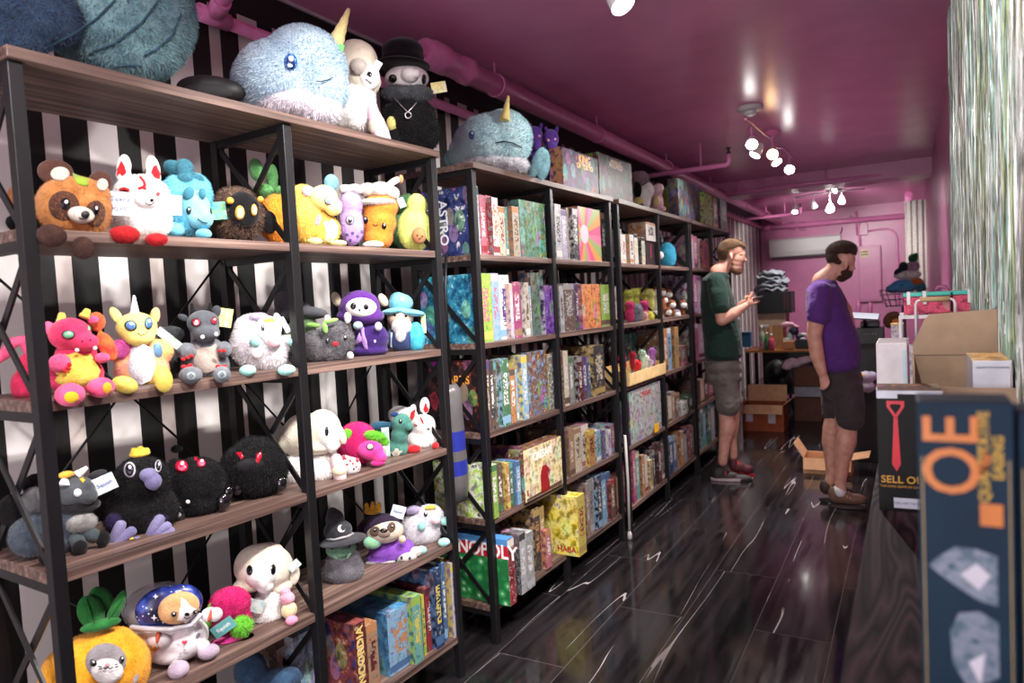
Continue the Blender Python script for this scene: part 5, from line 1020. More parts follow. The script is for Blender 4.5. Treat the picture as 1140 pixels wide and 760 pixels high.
# ------------------------------------------------------------------ ceiling fittings
def obj_tube(name, pts, r, m, parent=None, seg=14, rs=None):
    bm = bmnew(); tube(bm, pts, r, seg, rs=rs); return obj(name, bm, m, parent)
t = thing('ceiling_pipe', 'thick pink painted pipe hung along the ceiling above the shelves', 'pipe', (-1.85, 2.62, 2.56))
T0 = V((-1.85, 2.62, 2.56))
bm = bmnew(); tube(bm, [(0, 0, 0), (0, .05, 0), (0, .051, 0), (0, .16, 0), (0, .17, 0), (0, .30, 0), (0, .31, 0), (0, .36, 0), (0, .37, 0), (0, 9.8, -.01)], 0, 20, rs=[.058, .058, .066, .066, .060, .060, .066, .066, .052, .052]); obj('pipe_run', bm, PINKP, t)
bm = bmnew(); tube(bm, [(0, -.05, 0), (0, 0, 0)], 0, 6, rs=[.024, .03], smooth=False); obj('end_plug', bm, PINKP, t)
for y in (.62, 2.0, 3.6, 5.2, 6.9, 8.6):
    bm = bmnew(); tube(bm, [(.056*math.sin(a), y, .056*math.cos(a)) for a in [2*math.pi*i/20 for i in range(21)]], .005, 6, cap=False); tube(bm, [(.0, y, .05), (0, y, .12)], .006, 8); obj('pipe_hanger', bm, PINKP, t)
t = thing('wall_pipe', 'thin pink painted pipe running along the top of the striped wall', 'pipe', (-2.105, .3, 2.48))
bm = bmnew(); tube(bm, [(0, 0, 0), (0, 12.1, -.01)], .024, 14); obj('pipe_run', bm, PINKP, t)
bm = bmnew(); tube(bm, [(0, 1.42, 0), (.10, 1.38, .02), (.55, 1.25, .06), (1.3, 1.1, .10)], .024, 14); tube(bm, [(.03, 1.41, .006), (.10, 1.38, .02)], .032, 14); obj('branch_pipe', bm, PINKP, t)
bm = bmnew(); tube(bm, [(0, 1.36, 0), (0, 1.48, 0)], .031, 14); obj('tee_joint', bm, PINKP, t)
for nm, Y, z, xa, xb, w in (('above the third shelving unit', 6.0, 2.47, -2.08, -1.265, 'first'), ('near the back wall', 10.9, 2.50, -2.08, -1.33, 'second')):
    t = thing('sprinkler_pipe', 'short pink sprinkler branch pipe with upturned end %s' % nm, 'pipe', (xa, Y, z))
    obj_tube('pipe_run', [(0, 0, 0), (xb-xa-.03, 0, 0), (xb-xa-.008, 0, .008), (xb-xa, 0, .03), (xb-xa, 0, .085)], .021, PINKP, t)
    obj_tube('pipe_hanger', [((xb-xa)*.72, 0, 0), ((xb-xa)*.72, 0, ZC-z)], .006, PINKP, t, 8)
    bm = bmnew(); lathe(bm, [(.018, .08), (.018, .10), (.010, .102), (.010, .13), (.022, .131), (.022, .136)], 12, M=Matrix.Translation((xb-xa, 0, 0))); obj('sprinkler_head', bm, flat((60, 50, 50), .4, .6), t)
t = thing('smoke_detector', 'round white smoke detector on the pink ceiling', 'smoke detector', (-.92, 5.09, ZC))
bm = bmnew(); lathe(bm, [(.085, 0), (.085, -.015), (.075, -.03), (.05, -.034)], 28); obj('base', bm, flat((186, 180, 184), .5), t)
bm = bmnew(); lathe(bm, [(.045, -.032), (.04, -.055), (.02, -.062)], 20); obj('sensor', bm, flat((200, 196, 200), .4), t)
WHT = flat((226, 222, 224), .35)
def lamp(t, p, d, r=.038, L=.10, warm=False, on=True):
    """one spotlight head at p pointing along d, relative to fixture"""
    p, d = V(p), V(d).normalized(); bm = bmnew()
    tube(bm, [p-d*L, p-d*L*.9, p-d*L*.5, p-d*.004], 0, 18, rs=[r*.45, r*.6, r*.85, r], cap=True)
    o = obj('lamp_head', bm, WHT, t); bm = bmnew(); tube(bm, [p-d*.004, p+d*.002, p+d*.008], 0, 18, rs=[r*.9, r*.92, r*.6])
    obj('bulb', bm, glow((255, 206, 150) if warm else (255, 250, 246), 22 if on else 1), o)
t = thing('track_light', 'white curved-arm track light with five lit spot heads', 'ceiling light', (-.93, 5.98, ZC)); TB = V((-.93, 5.98, ZC))
bm = bmnew(); lathe(bm, [(.07, 0), (.07, -.02), (.03, -.035), (.012, -.06)], 24); obj('canopy', bm, PINKP, t)
obj_tube('arm', [(-.02, -.90, -.08), (-.03, -.75, -.055), (.02, -.4, -.10), (0, -.1, -.06), (0, 0, -.05), (.0, .12, -.10), (.03, .45, -.06), (.06, .75, -.10)], .009, PINKP, t, 10)
LH = []
for px_, py_, z, d, wm in ((837, 161, 2.47, (.1, -.75, -.6), 0), (840, 173, 2.44, (-.5, -.3, -.9), 0), (860, 172, 2.46, (.1, -.8, -.5), 1), (865, 181, 2.44, (.5, -.3, -.9), 0), (879, 189, 2.45, (.1, -.8, -.6), 0)):
    P = on_z(px_, py_, z); LH.append(P); q = P-TB; lamp(t, q, d, .042, .10, wm); obj_tube('stem', [q-V(d).normalized()*.06, (q.x, q.y, -.08)], .007, PINKP, t, 8)
t = thing('ceiling_spotlight', 'single white cone spotlight at the top edge of the view', 'ceiling light', on_z(690, -14, ZC))
q = on_z(694, 6, 2.545)-V(t.location); d_ = V((.45, -.1, -.75)).normalized(); lamp(t, q, d_, .05, .13); obj_tube('stem', [q-d_*.1, (q-d_*.1).x*V((1, 0, 0))+V((0, (q-d_*.1).y, .0))], .012, WHT, t, 10)
t = thing('ceiling_floodlight', 'white angled flood lamp on the ceiling before the back wall lights', 'ceiling light', on_z(928, 204, ZC)); lamp(t, (0, 0, -.06), (-.75, -.3, -.3), .07, .13)
t = thing('track_light', 'rear white track light with four small heads near back wall', 'ceiling light', (-.85, 9.8, ZC)); TB2 = V((-.85, 9.8, ZC))
obj_tube('arm', [(-.42, 0, -.08), (-.2, 0, -.06), (.2, 0, -.06), (.40, -.1, -.08)], .01, WHT, t, 10); obj_tube('canopy', [(0, 0, 0), (0, 0, -.06)], .03, WHT, t)
for px_, py_, on in ((885, 236, 1), (907, 231, 0), (924, 234, 1), (937, 225, 1)):
    P = on_y(px_, py_, 9.75); q = P-TB2; dd = (.0, -.5, -.8) if on else (.3, .2, -.9); lamp(t, q, dd, .038 if px_ != 924 else .05, .10, on=on); obj_tube('stem', [q-V(dd).normalized()*.08, (q.x, q.y, -.07)], .006, WHT, t, 8)
# soffit and pipes before the back wall
slab('trim_2', (WL, 8.35, ZC-.16), (WR, 8.75, ZC), PINKW)
t = thing('ceiling_conduit', 'pink pipe crossing under the soffit near the back of the room', 'pipe', (WL, 8.3, 2.55)); obj_tube('pipe_run', [(0, 0, -.005), (1.2, .02, .005), (WR-WL, .1, .01)], .02, PINKP, t); 
for x in (.5, 1.4): obj_tube('pipe_hanger', [(x, .02, 0), (x, .02, .13)], .01, PINKP, t, 8)
t = thing('back_wall_pipe', 'pink pipe running across the top of the back wall', 'pipe', (WL, YB-.09, 2.47)); obj_tube('pipe_run', [(.02, 0, 0), (WR-WL-.1, 0, -.02)], .04, PINKP, t); bm = bmnew(); tube(bm, [(.05, 0, 0), (.16, 0, 0)], .055, 14); obj('coupling', bm, PINKP, t)
t = thing('vertical_duct', 'short fat pink pipe in the far right ceiling corner', 'pipe', (.02, 11.6, 2.2)); obj_tube('pipe_run', [(0, 0, .12), (-.01, -.1, .24), (0, -.4, .44)], .05, PINKP, t)
def wall_item(name, label, cat, q0, q1, Y, dep, m, bev=.004, group=None, ground=False):
    """box whose front face fills picture rectangle q0-q1 at distance Y"""
    a, b = on_y(q0[0], q0[1], Y), on_y(q1[0], q1[1], Y); x0, x1 = sorted((a.x, b.x)); z0, z1 = sorted((a.z, b.z)); z0 = 0.0 if ground else z0
    bm = bmnew(); box(bm, (0, dep/2, (z1-z0)/2), (x1-x0, dep, z1-z0), bev=bev); o = obj(name, bm, m, loc=((x0+x1)/2, Y, z0)); 
    if label: tag(o, label, cat, group)
    return o, x1-x0, z1-z0
# wall grilles
for i, x in enumerate((882, 893.5)):
    o, w, h = wall_item('wall_vent', '%s of the two small square pink vents over the air conditioner' % ('left' if i == 0 else 'right'), 'vent', (x-4.5, 246), (x+4.5, 257), YB-.015, .015, PINKW, .002, 'vents over the air conditioner')
    for k in range(5):
        bm = bmnew(); box(bm, (0, -.006, h*(.15+.175*k)), (w*.8, .012, h*.07)); obj('louvre', bm, flat((120, 52, 92), .5), o)
# air conditioner
a, b = on_y(856, 268, 12.27), on_y(936, 283, 12.27)
t = thing('air_conditioner', 'long white split air conditioner on the pink back wall', 'air conditioner', ((a.x+b.x)/2, YB, 1.95)); w = b.x-a.x
prof = [(0, 0), (-.20, .02), (-.225, .09), (-.22, .28), (-.18, .31), (0, .31)]
M = Matrix(((0, 0, 1, -w/2), (1, 0, 0, 0), (0, 1, 0, 0), (0, 0, 0, 1))); bm = bmnew(); prism(bm, prof, w, M=M); obj('housing', bm, flat((206, 204, 206), .45, nz=.005), t)
bm = bmnew(); box(bm, (0, -.14, .004), (w*.94, .13, .018)); obj('air_outlet', bm, flat((52, 46, 52), .5), t); obj_tube('power_cord', [(w/2-.01, -.1, .31), (w/2+.01, -.08, .36), (w/2+.015, -.03, .42)], .008, BLK, t, 8)
# electrical panel
o, w, h = wall_item('electrical_panel', 'pink painted electrical panel box on the back wall', 'electrical panel', (955, 274.5), (982, 335), YB-.09, .09, PINKW, .006)
bm = bmnew(); box(bm, (0, -.006, h/2), (w*.9, .012, h*.93), bev=.003); d_ = obj('door', bm, PINKW, o); bm = bmnew(); box(bm, (-w*.05, -.014, h*.38), (w*.46, .006, h*.5), bev=.002); obj('inner_cover', bm, PINKW, d_)
bm = bmnew(); box(bm, (-w*.22, -.016, h*.87), (w*.34, .003, h*.13)); box(bm, (-w*.22, -.0185, h*.90), (w*.32, .002, h*.02), mi=1); box(bm, (-w*.22, -.0185, h*.85), (w*.32, .002, h*.02), mi=2); obj('warning_label', bm, [flat((214, 200, 150), .5), flat((120, 60, 50), .5), flat((60, 56, 60), .5)], o)
def conduit(name, label, pts, r=.014, Y=YB-.03): 
    t = thing(name, label, 'conduit', on_y(*pts[0], Y)); b0 = on_y(*pts[0], Y); obj_tube('conduit_run', [on_y(x, y, Y)-b0 for x, y in pts], r, PINKP, t, 8); return t
conduit('conduit', 'pink conduit dropping from the ceiling to the electrical panel', [(953, 235), (955, 246), (957, 262), (958, 275)], .02)
conduit('conduit', 'pink conduit arching right then down beside the electrical panel', [(962, 258), (975, 255.5), (988, 254.5), (995, 257), (998.5, 264), (1000, 300), (1001, 340)], .014)
conduit('conduit', 'pink conduit curving into the top pipe above the panel', [(946, 240), (950, 242), (953, 248), (954, 262)], .012)
for i, x in enumerate((955, 968)): conduit('conduit', 'stub conduit leaving the %s underside of the electrical panel' % ('left' if i == 0 else 'right'), [(x, 334), (x+1, 340), (x, 350)], .031)
wall_item('junction_box', 'small square pink junction box above the electrical panel', 'junction box', (957, 249), (966, 261), YB-.06, .05, PINKW, .004)
# grey curtain in the far right corner
bm = bmnew(); pts = []; n = 26
for i in range(n+1):
    k = i/n; pts.append((k*.24, .03*math.sin(k*22)))
for (x0, y0), (x1, y1) in zip(pts, pts[1:]):
    v = [bm.verts.new((x0, y0, 0)), bm.verts.new((x1, y1, 0)), bm.verts.new((x1, y1, 1.6)), bm.verts.new((x0, y0, 1.6))]; bm.faces.new(v).smooth = True
bmesh.ops.remove_doubles(bm, verts=bm.verts[:], dist=1e-4); bmesh.ops.solidify(bm, geom=bm.faces[:], thickness=.006)
o = obj('grey_curtain', bm, plushm((196, 190, 186), (176, 170, 166)), loc=(WR-.25, 11.2, .95)); tag(o, 'long grey cloth hanging down the far right corner', 'curtain')
# ------------------------------------------------------------------ back left: table and stacked goods
t = thing('work_table', 'orange wood topped table with dark legs at the back left', 'table', (-1.40, 9.35, 0)); bm = bmnew(); box(bm, (0, 0, .685), (.80, .62, .03), bev=.004); obj('table_top', bm, m_wood('orange_wood', (150, 84, 40), (186, 116, 60), (206, 140, 80)), t)
for x in (-.37, .37):
    for y in (-.28, .28): bm = bmnew(); box(bm, (x, y, .335), (.04, .04, .67)); obj('leg', bm, BLK, t)
CARD = flat((164, 120, 82), .85, nz=.08, name='cardboard')
o, w, h = wall_item('cardboard_box', 'brown cardboard box standing on the back table under the white tray', 'box', (845, 362), (872, 388), 9.22, .3, CARD)
bm = bmnew(); box(bm, (0, -.002, h*.5), (w*.12, .003, h)); obj('packing_tape', bm, flat((190, 150, 110), .4), o)
o, w, h = wall_item('storage_tray', 'pale lidded tray between the brown box and the black crate', 'tray', (843, 348), (875, 362), 9.22, .32, flat((176, 150, 126), .7)); bm = bmnew(); box(bm, (0, .155, h+.004), (w*1.04, .34, .022), bev=.004); obj('lid', bm, flat((214, 208, 204), .5), o)
o, w, h = wall_item('black_crate', 'black plastic crate stacked under the grey folded cloth', 'crate', (842, 326), (881, 348), 9.2, .36, flat((22, 22, 26), .45))
for x in (.31, .40): bm = bmnew(); box(bm, (w*x, -.004, h*.5), (w*.05, .008, h*.8)); obj('rib', bm, flat((70, 36, 46), .5), o)
t = thing('folded_cloth', 'heap of folded grey cloth on top of the black crate', 'cloth', on_y(860, 325.5, 9.35)); s_ = depth(t.location)/F_PX
for i, (w, dx) in enumerate(((38, 0), (36, -1), (34, 1), (31, -2), (27, 0))):
    bm = bmnew(); ell(bm, (dx*s_, 0, (3+i*4.3)*s_), (w/2*s_, .16, 3.6*s_), sub=4)
    for v in bm.verts: v.co += V((0, 0, noise.noise(v.co*14+V((i*3, 0, 0)))*.045)); v.co.x *= 1+.2*noise.noise(v.co*6+V((i*5, 0, 0)))
    obj('fold', bm, plushm((140, 144, 154), (100, 104, 114)), t)
def bottle(name, label, cat, x, yb, yt, Y, rpx, m, prof=None, cap=None, group=None):
    b = on_y(x, yb, Y); s = depth(b)/F_PX; H = (yb-yt)*s; r = rpx*s; b = V((b.x, b.y, .70)); t = thing(name, label, cat, b, 0, group)
    bm = bmnew(); lathe(bm, [(r*p, H*q) for p, q in (prof or [(.9, 0), (1, .03), (1, .55), (.8, .68), (.3, .76), (.3, .86)])], 18); obj('body', bm, m, t)
    bm = bmnew(); lathe(bm, [(r*.38, H*.84), (r*.38, H*1.0)], 12); obj('cap', bm, cap or WHT, t)
    return t, s, r, H
t, s, r, H = bottle('spray_bottle', 'white triggered spray bottle on the back table', 'bottle', 849, 388, 361, 9.08, 3.6, flat((150, 170, 140), .3)); bm = bmnew(); box(bm, (r*.7, 0, H*.98), (r*2.4, r*.6, H*.10), bev=.002); box(bm, (r*1.2, 0, H*.86), (r*.3, r*.4, H*.16)); obj('trigger', bm, WHT, t)
bottle('squeeze_bottle', 'dark green slim bottle beside the spray bottle', 'bottle', 854, 388, 368, 9.06, 2.6, flat((60, 120, 60), .3))
bottle('squeeze_bottle', 'pink red round bottle on the back table', 'bottle', 859, 388, 370, 9.06, 3.4, flat((220, 80, 110), .3))
bottle('squeeze_bottle', 'clear grey bottle standing behind the small orange box', 'bottle', 880, 388, 362, 9.15, 4, flat((150, 160, 164), .15))
o, w, h = wall_item('label_box', 'low white box with pink label in front of the bottles', 'box', (846, 381), (862, 388), 9.04, .08, tri((226, 220, 222), (210, 90, 130), (240, 236, 236), 40)); 
o, w, h = wall_item('small_box', 'small orange brown box with white top on the back table', 'box', (871, 380), (884, 388), 9.05, .10, flat((206, 140, 90), .7)); bm = bmnew(); box(bm, (-w*.2, .05, h*1.2), (w*.5, .06, h*.45), bev=.003); obj('white_carton', bm, WHT, o)
o, w, h = wall_item('black_case', 'black case on the back table behind the man in purple', 'case', (885, 379), (902, 388), 9.06, .16, flat((20, 18, 24), .4)); bm = bmnew(); box(bm, (0, .08, h+.006), (w*.9, .15, .012), bev=.003); obj('lid', bm, flat((50, 46, 54), .3), o)
p = Pl('glove_pair', 'pink and navy rubber gloves draped over the table bottles', 'gloves', on_y(878, 380, 9.12), (760, 240, 4.75)); p.hang = True
p.blob('pink_glove', flat((226, 170, 190), .5), [(545, 575, 26, 14, 0, 12, -10), (575, 575, 20, 12, 0, 10, 20), (600, 585, 16, 8, 0, 8, 15)]); p.blob('navy_glove', flat((40, 40, 70), .5), [(590, 610, 24, 22, -5, 14), (620, 640, 24, 14, -5, 12)]); p.blob('white_glove', WHT, [(640, 628, 18, 9, 0, 8, 10), (635, 650, 18, 8, 0, 8, 10)])
o, w, h = wall_item('blue_tub', 'translucent blue tub behind the arm of the man in green', 'tub', (826, 370), (836, 386), 9.1, .12, flat((60, 110, 150), .3)); bm = bmnew(); box(bm, (0, .06, h), (w*1.08, .13, .012), bev=.002); obj('rim', bm, flat((90, 140, 176), .3), o)
bm = bmnew(); box(bm, (0, .3, .34), (.66, .06, .62)); o = obj('dark_panel', bm, flat((18, 16, 20), .7), loc=(-1.42, 9.68, 0)); tag(o, 'plain dark panel standing under the back table', 'panel')  # upright dark sheet in place of indistinct black stuff below the table
# floor cartons
def carton(name, label, P0, w, d, h, m, rz=0, flaps=((0, .4), (1, .4)), mi=None, fl_m=None):
    """open carton: four walls, bottom and hinged flaps (side, open angle from vertical in rad, length)"""
    t = thing(name, label, 'box', P0, rz); th = .004
    bm = bmnew(); box(bm, (0, 0, th/2), (w, d, th)); box(bm, (0, -d/2, h/2), (w, th, h)); box(bm, (0, d/2, h/2), (w, th, h)); box(bm, (-w/2, 0, h/2), (th, d, h)); box(bm, (w/2, 0, h/2), (th, d, h)); obj('carton_body', bm, m, t)
    for side, ang, L in flaps:
        bm = bmnew(); ax = {0: (0, -1), 1: (1, 0), 2: (0, 1), 3: (-1, 0)}[side]; wd = w if side in (0, 2) else d
        c = V((ax[0]*w/2, ax[1]*d/2, h)); dirv = V((ax[0]*math.sin(ang), ax[1]*math.sin(ang), math.cos(ang))); tang = V((-ax[1], ax[0], 0)); nn = dirv.cross(tang)
        M = Matrix((tang, dirv, nn)).transposed().to_4x4(); M.translation = c+dirv*L/2; box(bm, (0, 0, 0), (wd*.98, L, th), M=M); obj('flap', bm, fl_m or m, t)
    return t
ORC = flat((150, 72, 36), .75, name='orange_brown_cardboard', nz=.08); PAL = flat((206, 164, 124), .85)
q = on_z(847, 480, 0); t = carton('cardboard_box', 'orange brown open carton with white labels on the floor behind the man in green', (q.x+.02, q.y+.16, 0), .40, .30, .27, ORC, 0, ((2, .12, .17), (3, 1.3, .12), (1, .9, .10), (0, 2.6, .10)), fl_m=PAL)
for x, z in ((-.13, .15), (.09, .14)): bm = bmnew(); box(bm, (x, -.154, z), (.07, .002, .11)); obj('shipping_label', bm, flat((196, 186, 196), .6), t)
q = on_z(905, 528, 0); t = carton('cardboard_box', 'small empty open carton on the floor by the man in purple', (q.x+.10, q.y+.16, 0), .34, .26, .12, flat((204, 156, 116), .85, nz=.05, name='cardboard'), 0, ((3, .55, .13), (1, 1.35, .12), (2, 1.9, .1), (0, 2.7, .09)))
wall_item('cardboard_box', 'brown carton on top of the stack behind the man in purple', 'box', (884, 410), (915, 430), 8.1, .3, flat((104, 66, 50), .8)); wall_item('storage_box', 'grey white box in the middle of the stack behind the man in purple', 'box', (884, 430.5), (915, 442), 8.1, .3, flat((150, 146, 160), .7)); wall_item('cardboard_box', 'brown carton at the foot of the stack behind the man in purple', 'box', (884, 442.5), (915, 462), 8.1, .3, flat((92, 58, 46), .8), ground=True)
p = Pl('plastic_bag', 'crumpled pale pink bag lying on the brown stack', 'bag', on_y(885, 410, 8.24), (760, 400, 4.75)); p.hang = True; p.blob('bag', flat((226, 200, 214), .35), [(580, 20, 46, 26, 0, 26), (640, 5, 50, 20, 0, 26, -10), (550, 40, 26, 16, 10, 20)], nz=.12)
p = Pl('black_stool', 'black padded stool in the shadow beside the stacked boxes', 'stool', on_z(868, 458, 0), (760, 400, 4.75)); 
p.blob('seat', flat((16, 14, 18), .5), [(500, 60, 60, 60, 0, 60), (530, 120, 50, 70, 0, 50)], nz=.03); p.tube('leg', BLK, [(470, 120, 0), (450, 250, 0)], [8, 8]); p.tube('leg', BLK, [(560, 150, 0), (590, 270, 0)], [8, 8])
# ------------------------------------------------------------------ back right: machine, tablet, basket
o, w, h = wall_item('service_cart', 'black cabinet behind the belly of the man in purple', 'cabinet', (944, 383), (984, 468), 7.3, .35, flat((14, 13, 16), .5), ground=True); bm = bmnew(); box(bm, (0, -.006, h*.5), (w*.88, .012, h*.9), bev=.003); d_ = obj('door', bm, flat((20, 19, 22), .4), o)
o, w, h = wall_item('black_printer', 'black desktop machine with small lights on the black cabinet', 'printer', (953, 365), (984, 382.5), 7.3, .32, flat((16, 16, 19), .3))
for i in range(5): bm = bmnew(); box(bm, (w*(-.2+.1*i), -.003, h*.62), (.012, .004, .008)); obj('indicator', bm, flat((200, 200, 210), .3), o)
bm = bmnew(); box(bm, (0, .16, h+.03), (w*.7, .2, .06), bev=.01); obj('paper_feed', bm, flat((60, 56, 66), .3), o)
t = thing('tablet', 'white tablet tilted on a stand above the black machine', 'tablet', on_y(962, 352, 7.2)); bm = bmnew(); R_ = Matrix.Rotation(.10, 4, 'Y') @ Matrix.Rotation(math.radians(6), 4, 'X'); box(bm, (0, 0, 0), (.25, .34, .012), M=R_, bev=.004); obj('casing', bm, flat((60, 60, 66), .3), t); bm = bmnew(); box(bm, (0, 0, .007), (.235, .32, .003), M=R_); obj('screen', bm, glow((214, 220, 232), .8), t); bm = bmnew(); tube(bm, [(0, .06, -.02), (0, .1, -.10)], .014, 10); obj('stand', bm, BLK, t)
t = thing('wire_basket', 'round wire basket heaped with soft toys at the back right', 'basket', on_y(1006, 344, 8.0)); s_ = depth(t.location)/F_PX; WR_ = flat((120, 124, 132), .3, .7)
for k, (z, r) in enumerate(((4, 17), (11, 20), (17, 23), (22, 24))):
    bm = bmnew(); tube(bm, [(r*s_*math.cos(a), r*s_*.7*math.sin(a), z*s_) for a in [2*math.pi*i/28 for i in range(29)]], .004, 6, cap=False); obj('hoop', bm, WR_, t)
for i in range(16):
    a = 2*math.pi*i/16; bm = bmnew(); tube(bm, [(17*s_*math.cos(a), 17*s_*.7*math.sin(a), 3*s_), (24*s_*math.cos(a), 24*s_*.7*math.sin(a), 22*s_)], .003, 6); obj('wire', bm, WR_, t)
bk = t; cR = (840, 180, 5.17); GB = 'soft toys heaped in the wire basket'
for nm, lab, c, L in (('plush_whale', 'sky blue soft toy at the bottom of the basket heap', (70, 130, 180), [(860, 715, 70, 40, 10, 40), (800, 730, 40, 26, 20, 30)]), ('plush_seal', 'cream white soft toy in the middle of the basket heap', (206, 196, 196), [(880, 650, 70, 28, 5, 40)]), ('plush_penguin', 'black and navy soft toy on the left of the basket heap', (30, 34, 54), [(858, 605, 24, 30, 10, 22), (830, 630, 28, 16, 20, 18, -30)]), ('plush_bear', 'mauve soft toy at the top of the basket heap', (170, 130, 160), [(912, 600, 34, 30, 5, 26)]), ('plush_cactus', 'dark green soft toy crowning the basket heap', (30, 90, 50), [(912, 555, 24, 26, 8, 18), (928, 540, 12, 16, 8, 12)]), ('plush_fox', 'orange soft toy on the right of the basket heap', (190, 96, 40), [(930, 690, 34, 20, 20, 22)]), ('plush_turtle', 'teal soft toy at the right rim of the basket', (50, 110, 130), [(955, 720, 26, 34, 10, 26)])):
    p = Pl(nm, lab, 'plush toy', on_y(840+L[0][0]/5.17, 180+(L[0][1]+L[0][3])/5.17, 8.0), cR, GB); p.hang = True; p.blob('body', plushm(c), L, fur_len=4, cap=900); p.eye(L[0][0]-8, L[0][1]-4, 4, hl=None)
t = thing('basket_stand', 'thin grey stand carrying the wire basket', 'stand', (bk.location.x, bk.location.y, 0)); z_ = bk.location.z+3*s_
bm = bmnew(); tube(bm, [(0, 0, .02), (0, 0, z_)], .02, 12); obj('pole', bm, WR_, t); bm = bmnew(); lathe(bm, [(.2, 0), (.2, .015), (.03, .03)], 24); obj('foot', bm, WR_, t)
p = Pl('plush_dog', 'brown and orange soft toy behind the printer and white container', 'plush toy', on_y(994, 364, 7.6), (900, 250, 4.75)); p.hang = True
p.blob('body', plushm((120, 76, 50), (90, 54, 36)), [(430, 510, 30, 34, 0, 24), (450, 480, 36, 20, 0, 20)], fur_len=5); p.blob('scarf', plushm((226, 140, 50)), [(470, 510, 24, 14, 20, 16)])
bm = None
o, w, h = wall_item('plastic_container', 'clear white container right of the black machine', 'container', (992, 361), (1006, 380), 6.4, .10, tri((190, 190, 206), (220, 216, 220), (150, 150, 170), 20)); bm = bmnew(); box(bm, (0, .05, h), (w*1.06, .106, .014), bev=.003); obj('lid', bm, flat((230, 200, 130), .5), o)
t_, = (wall_item('white_table', None, None, (984, 381), (1012, 384), 6.3, .5, flat((176, 170, 176), .5))[0],); tag(t_, 'narrow light table carrying the clear container at the right', 'table')
for x in (-.06, .06): bm = bmnew(); box(bm, (x, .25, -.45), (.03, .03, .9)); obj('leg', bm, BLK, t_)
p = Pl('plastic_bag', 'knotted clear bag with food on the right beyond the man in purple', 'bag', on_y(966, 434, 6.3), (900, 380, 4.75)); p.hang = True
p.blob('bag', flat((176, 172, 190), .25), [(300, 190, 44, 34, 0, 40), (310, 240, 40, 30, 0, 40), (340, 180, 30, 20, 0, 20, 20)], nz=.14); p.patch('bag_contents', flat((206, 150, 90), .5), 285, 178, 16, 9)
o = wall_item('side_stool', 'dark low block under the knotted clear bag', 'stool', (953, 434.5), (978, 476), 6.3, .3, flat((22, 20, 24), .6), ground=True)[0]
# ------------------------------------------------------------------ right foreground: counter and what stands on it
CT = .95; CX = -.083
t = thing('counter', 'dark grained wooden counter along the right wall in the foreground', 'counter', (CX, .15, 0))
m_ = NT('dark_oak_grain'); co = m_.coord((9, 1.0, 9), rot=(0, 0, .0)); n = m_.add('ShaderNodeTexNoise', Scale=1.4, Detail=2.0, Distortion=.6); m_.link(co, n.inputs['Vector'])
wv = m_.math('FRACT', m_.math('MULTIPLY', n.outputs[0], 11.0)); m_.base(m_.ramp(wv, [(0, (18, 13, 15)), (.5, (74, 60, 64)), (.75, (48, 38, 41)), (1, (18, 13, 15))])); m_.set(Roughness=.7, Specular_IOR_Level=.12); m_.bump(wv, .15, .002)
bm = bmnew(); box(bm, ((WR-CX)/2-.002, 1.6, CT-.02), (WR-CX-.006, 3.2, .04), bev=.003); obj('counter_top', bm, m_.m, t)
for y in (.15, .98, 1.8, 2.62):
    bm = bmnew(); box(bm, ((WR-CX)/2+.01, y+.28, .45), (WR-CX-.04, .78 if y < 2.5 else .5, .9), bev=.003); c_ = obj('cabinet_body', bm, m_.m, t); bm = bmnew(); tube(bm, [(.012, y+.25, .8), (-.012, y+.25, .8), (-.012, y+.37, .8), (.012, y+.37, .8)], .005, 8); obj('handle', bm, BLK, c_)
def solid(bm, m, name, loc, rz=0): return obj(name, bm, m, loc=loc, rot=(0, 0, rz))
MX = lambda x, y, z, sx=1: Matrix.Translation((x, y, z)) @ Matrix.Rotation(math.pi/2, 4, 'X')
# black box with a red tie
w, h, d = .118, .252, .12
bm = bmnew(); box(bm, (w/2, d/2, h/2), (w, d, h), bev=.001)
for f in bm.faces: f.material_index = 1 if f.normal.z > .8 else 0
box(bm, (.019, -.0008, h-.008), (.038, .0016, .016), mi=2); box(bm, (w/2, .0, h-.0035), (w, .001, .007), mi=2)
tie = [(-.0035, 0), (.0035, 0), (.0075, -.10), (0, -.115), (-.0085, -.10)]
ox = .034; prism(bm, [(ox+x, y) for x, y in tie], .0012, M=MX(0, 0, h-.053), mi=3)
lp = [(0, -.005), (.016, .022), (.016, .034), (-.016, .034), (-.016, .022)]; li = [(0, .006), (.010, .022), (.009, .027), (-.009, .027), (-.010, .022)]
va = [bm.verts.new((ox+x, -.0012, h-.055+y)) for x, y in lp]; vb = [bm.verts.new((ox+x, -.0012, h-.055+y)) for x, y in li]
for i in range(5):
    f = bm.faces.new((va[i], va[(i+1) % 5], vb[(i+1) % 5], vb[i])); f.material_index = 3
text_into(bm, 'SELL OUT', MX(.050, -.0006, .066), .021, 4, bold=.015); text_into(bm, 'THE CARD GAME OF CASHING IN', MX(.050, -.0006, .052), .0062, 4)
box(bm, (.066, -.0008, .018), (.078, .0016, .021), mi=2); text_into(bm, 'YOU GET TO SELL OUT', MX(.062, -.0018, .018), .0066, 5)
o = obj('card_game_box', bm, [flat((10, 9, 11), .5, spec=.25), tri((52, 34, 32), (96, 60, 44), (170, 120, 70), 60), flat((206, 210, 222), .4), flat((206, 28, 52), .35), flat((206, 150, 50), .4), flat((70, 80, 110), .5)], loc=(-.064, 1.64, CT), rot=(0, 0, math.radians(2)), recalc=False)
tag(o, 'black SELL OUT card game box with a red necktie on the counter', 'board game')
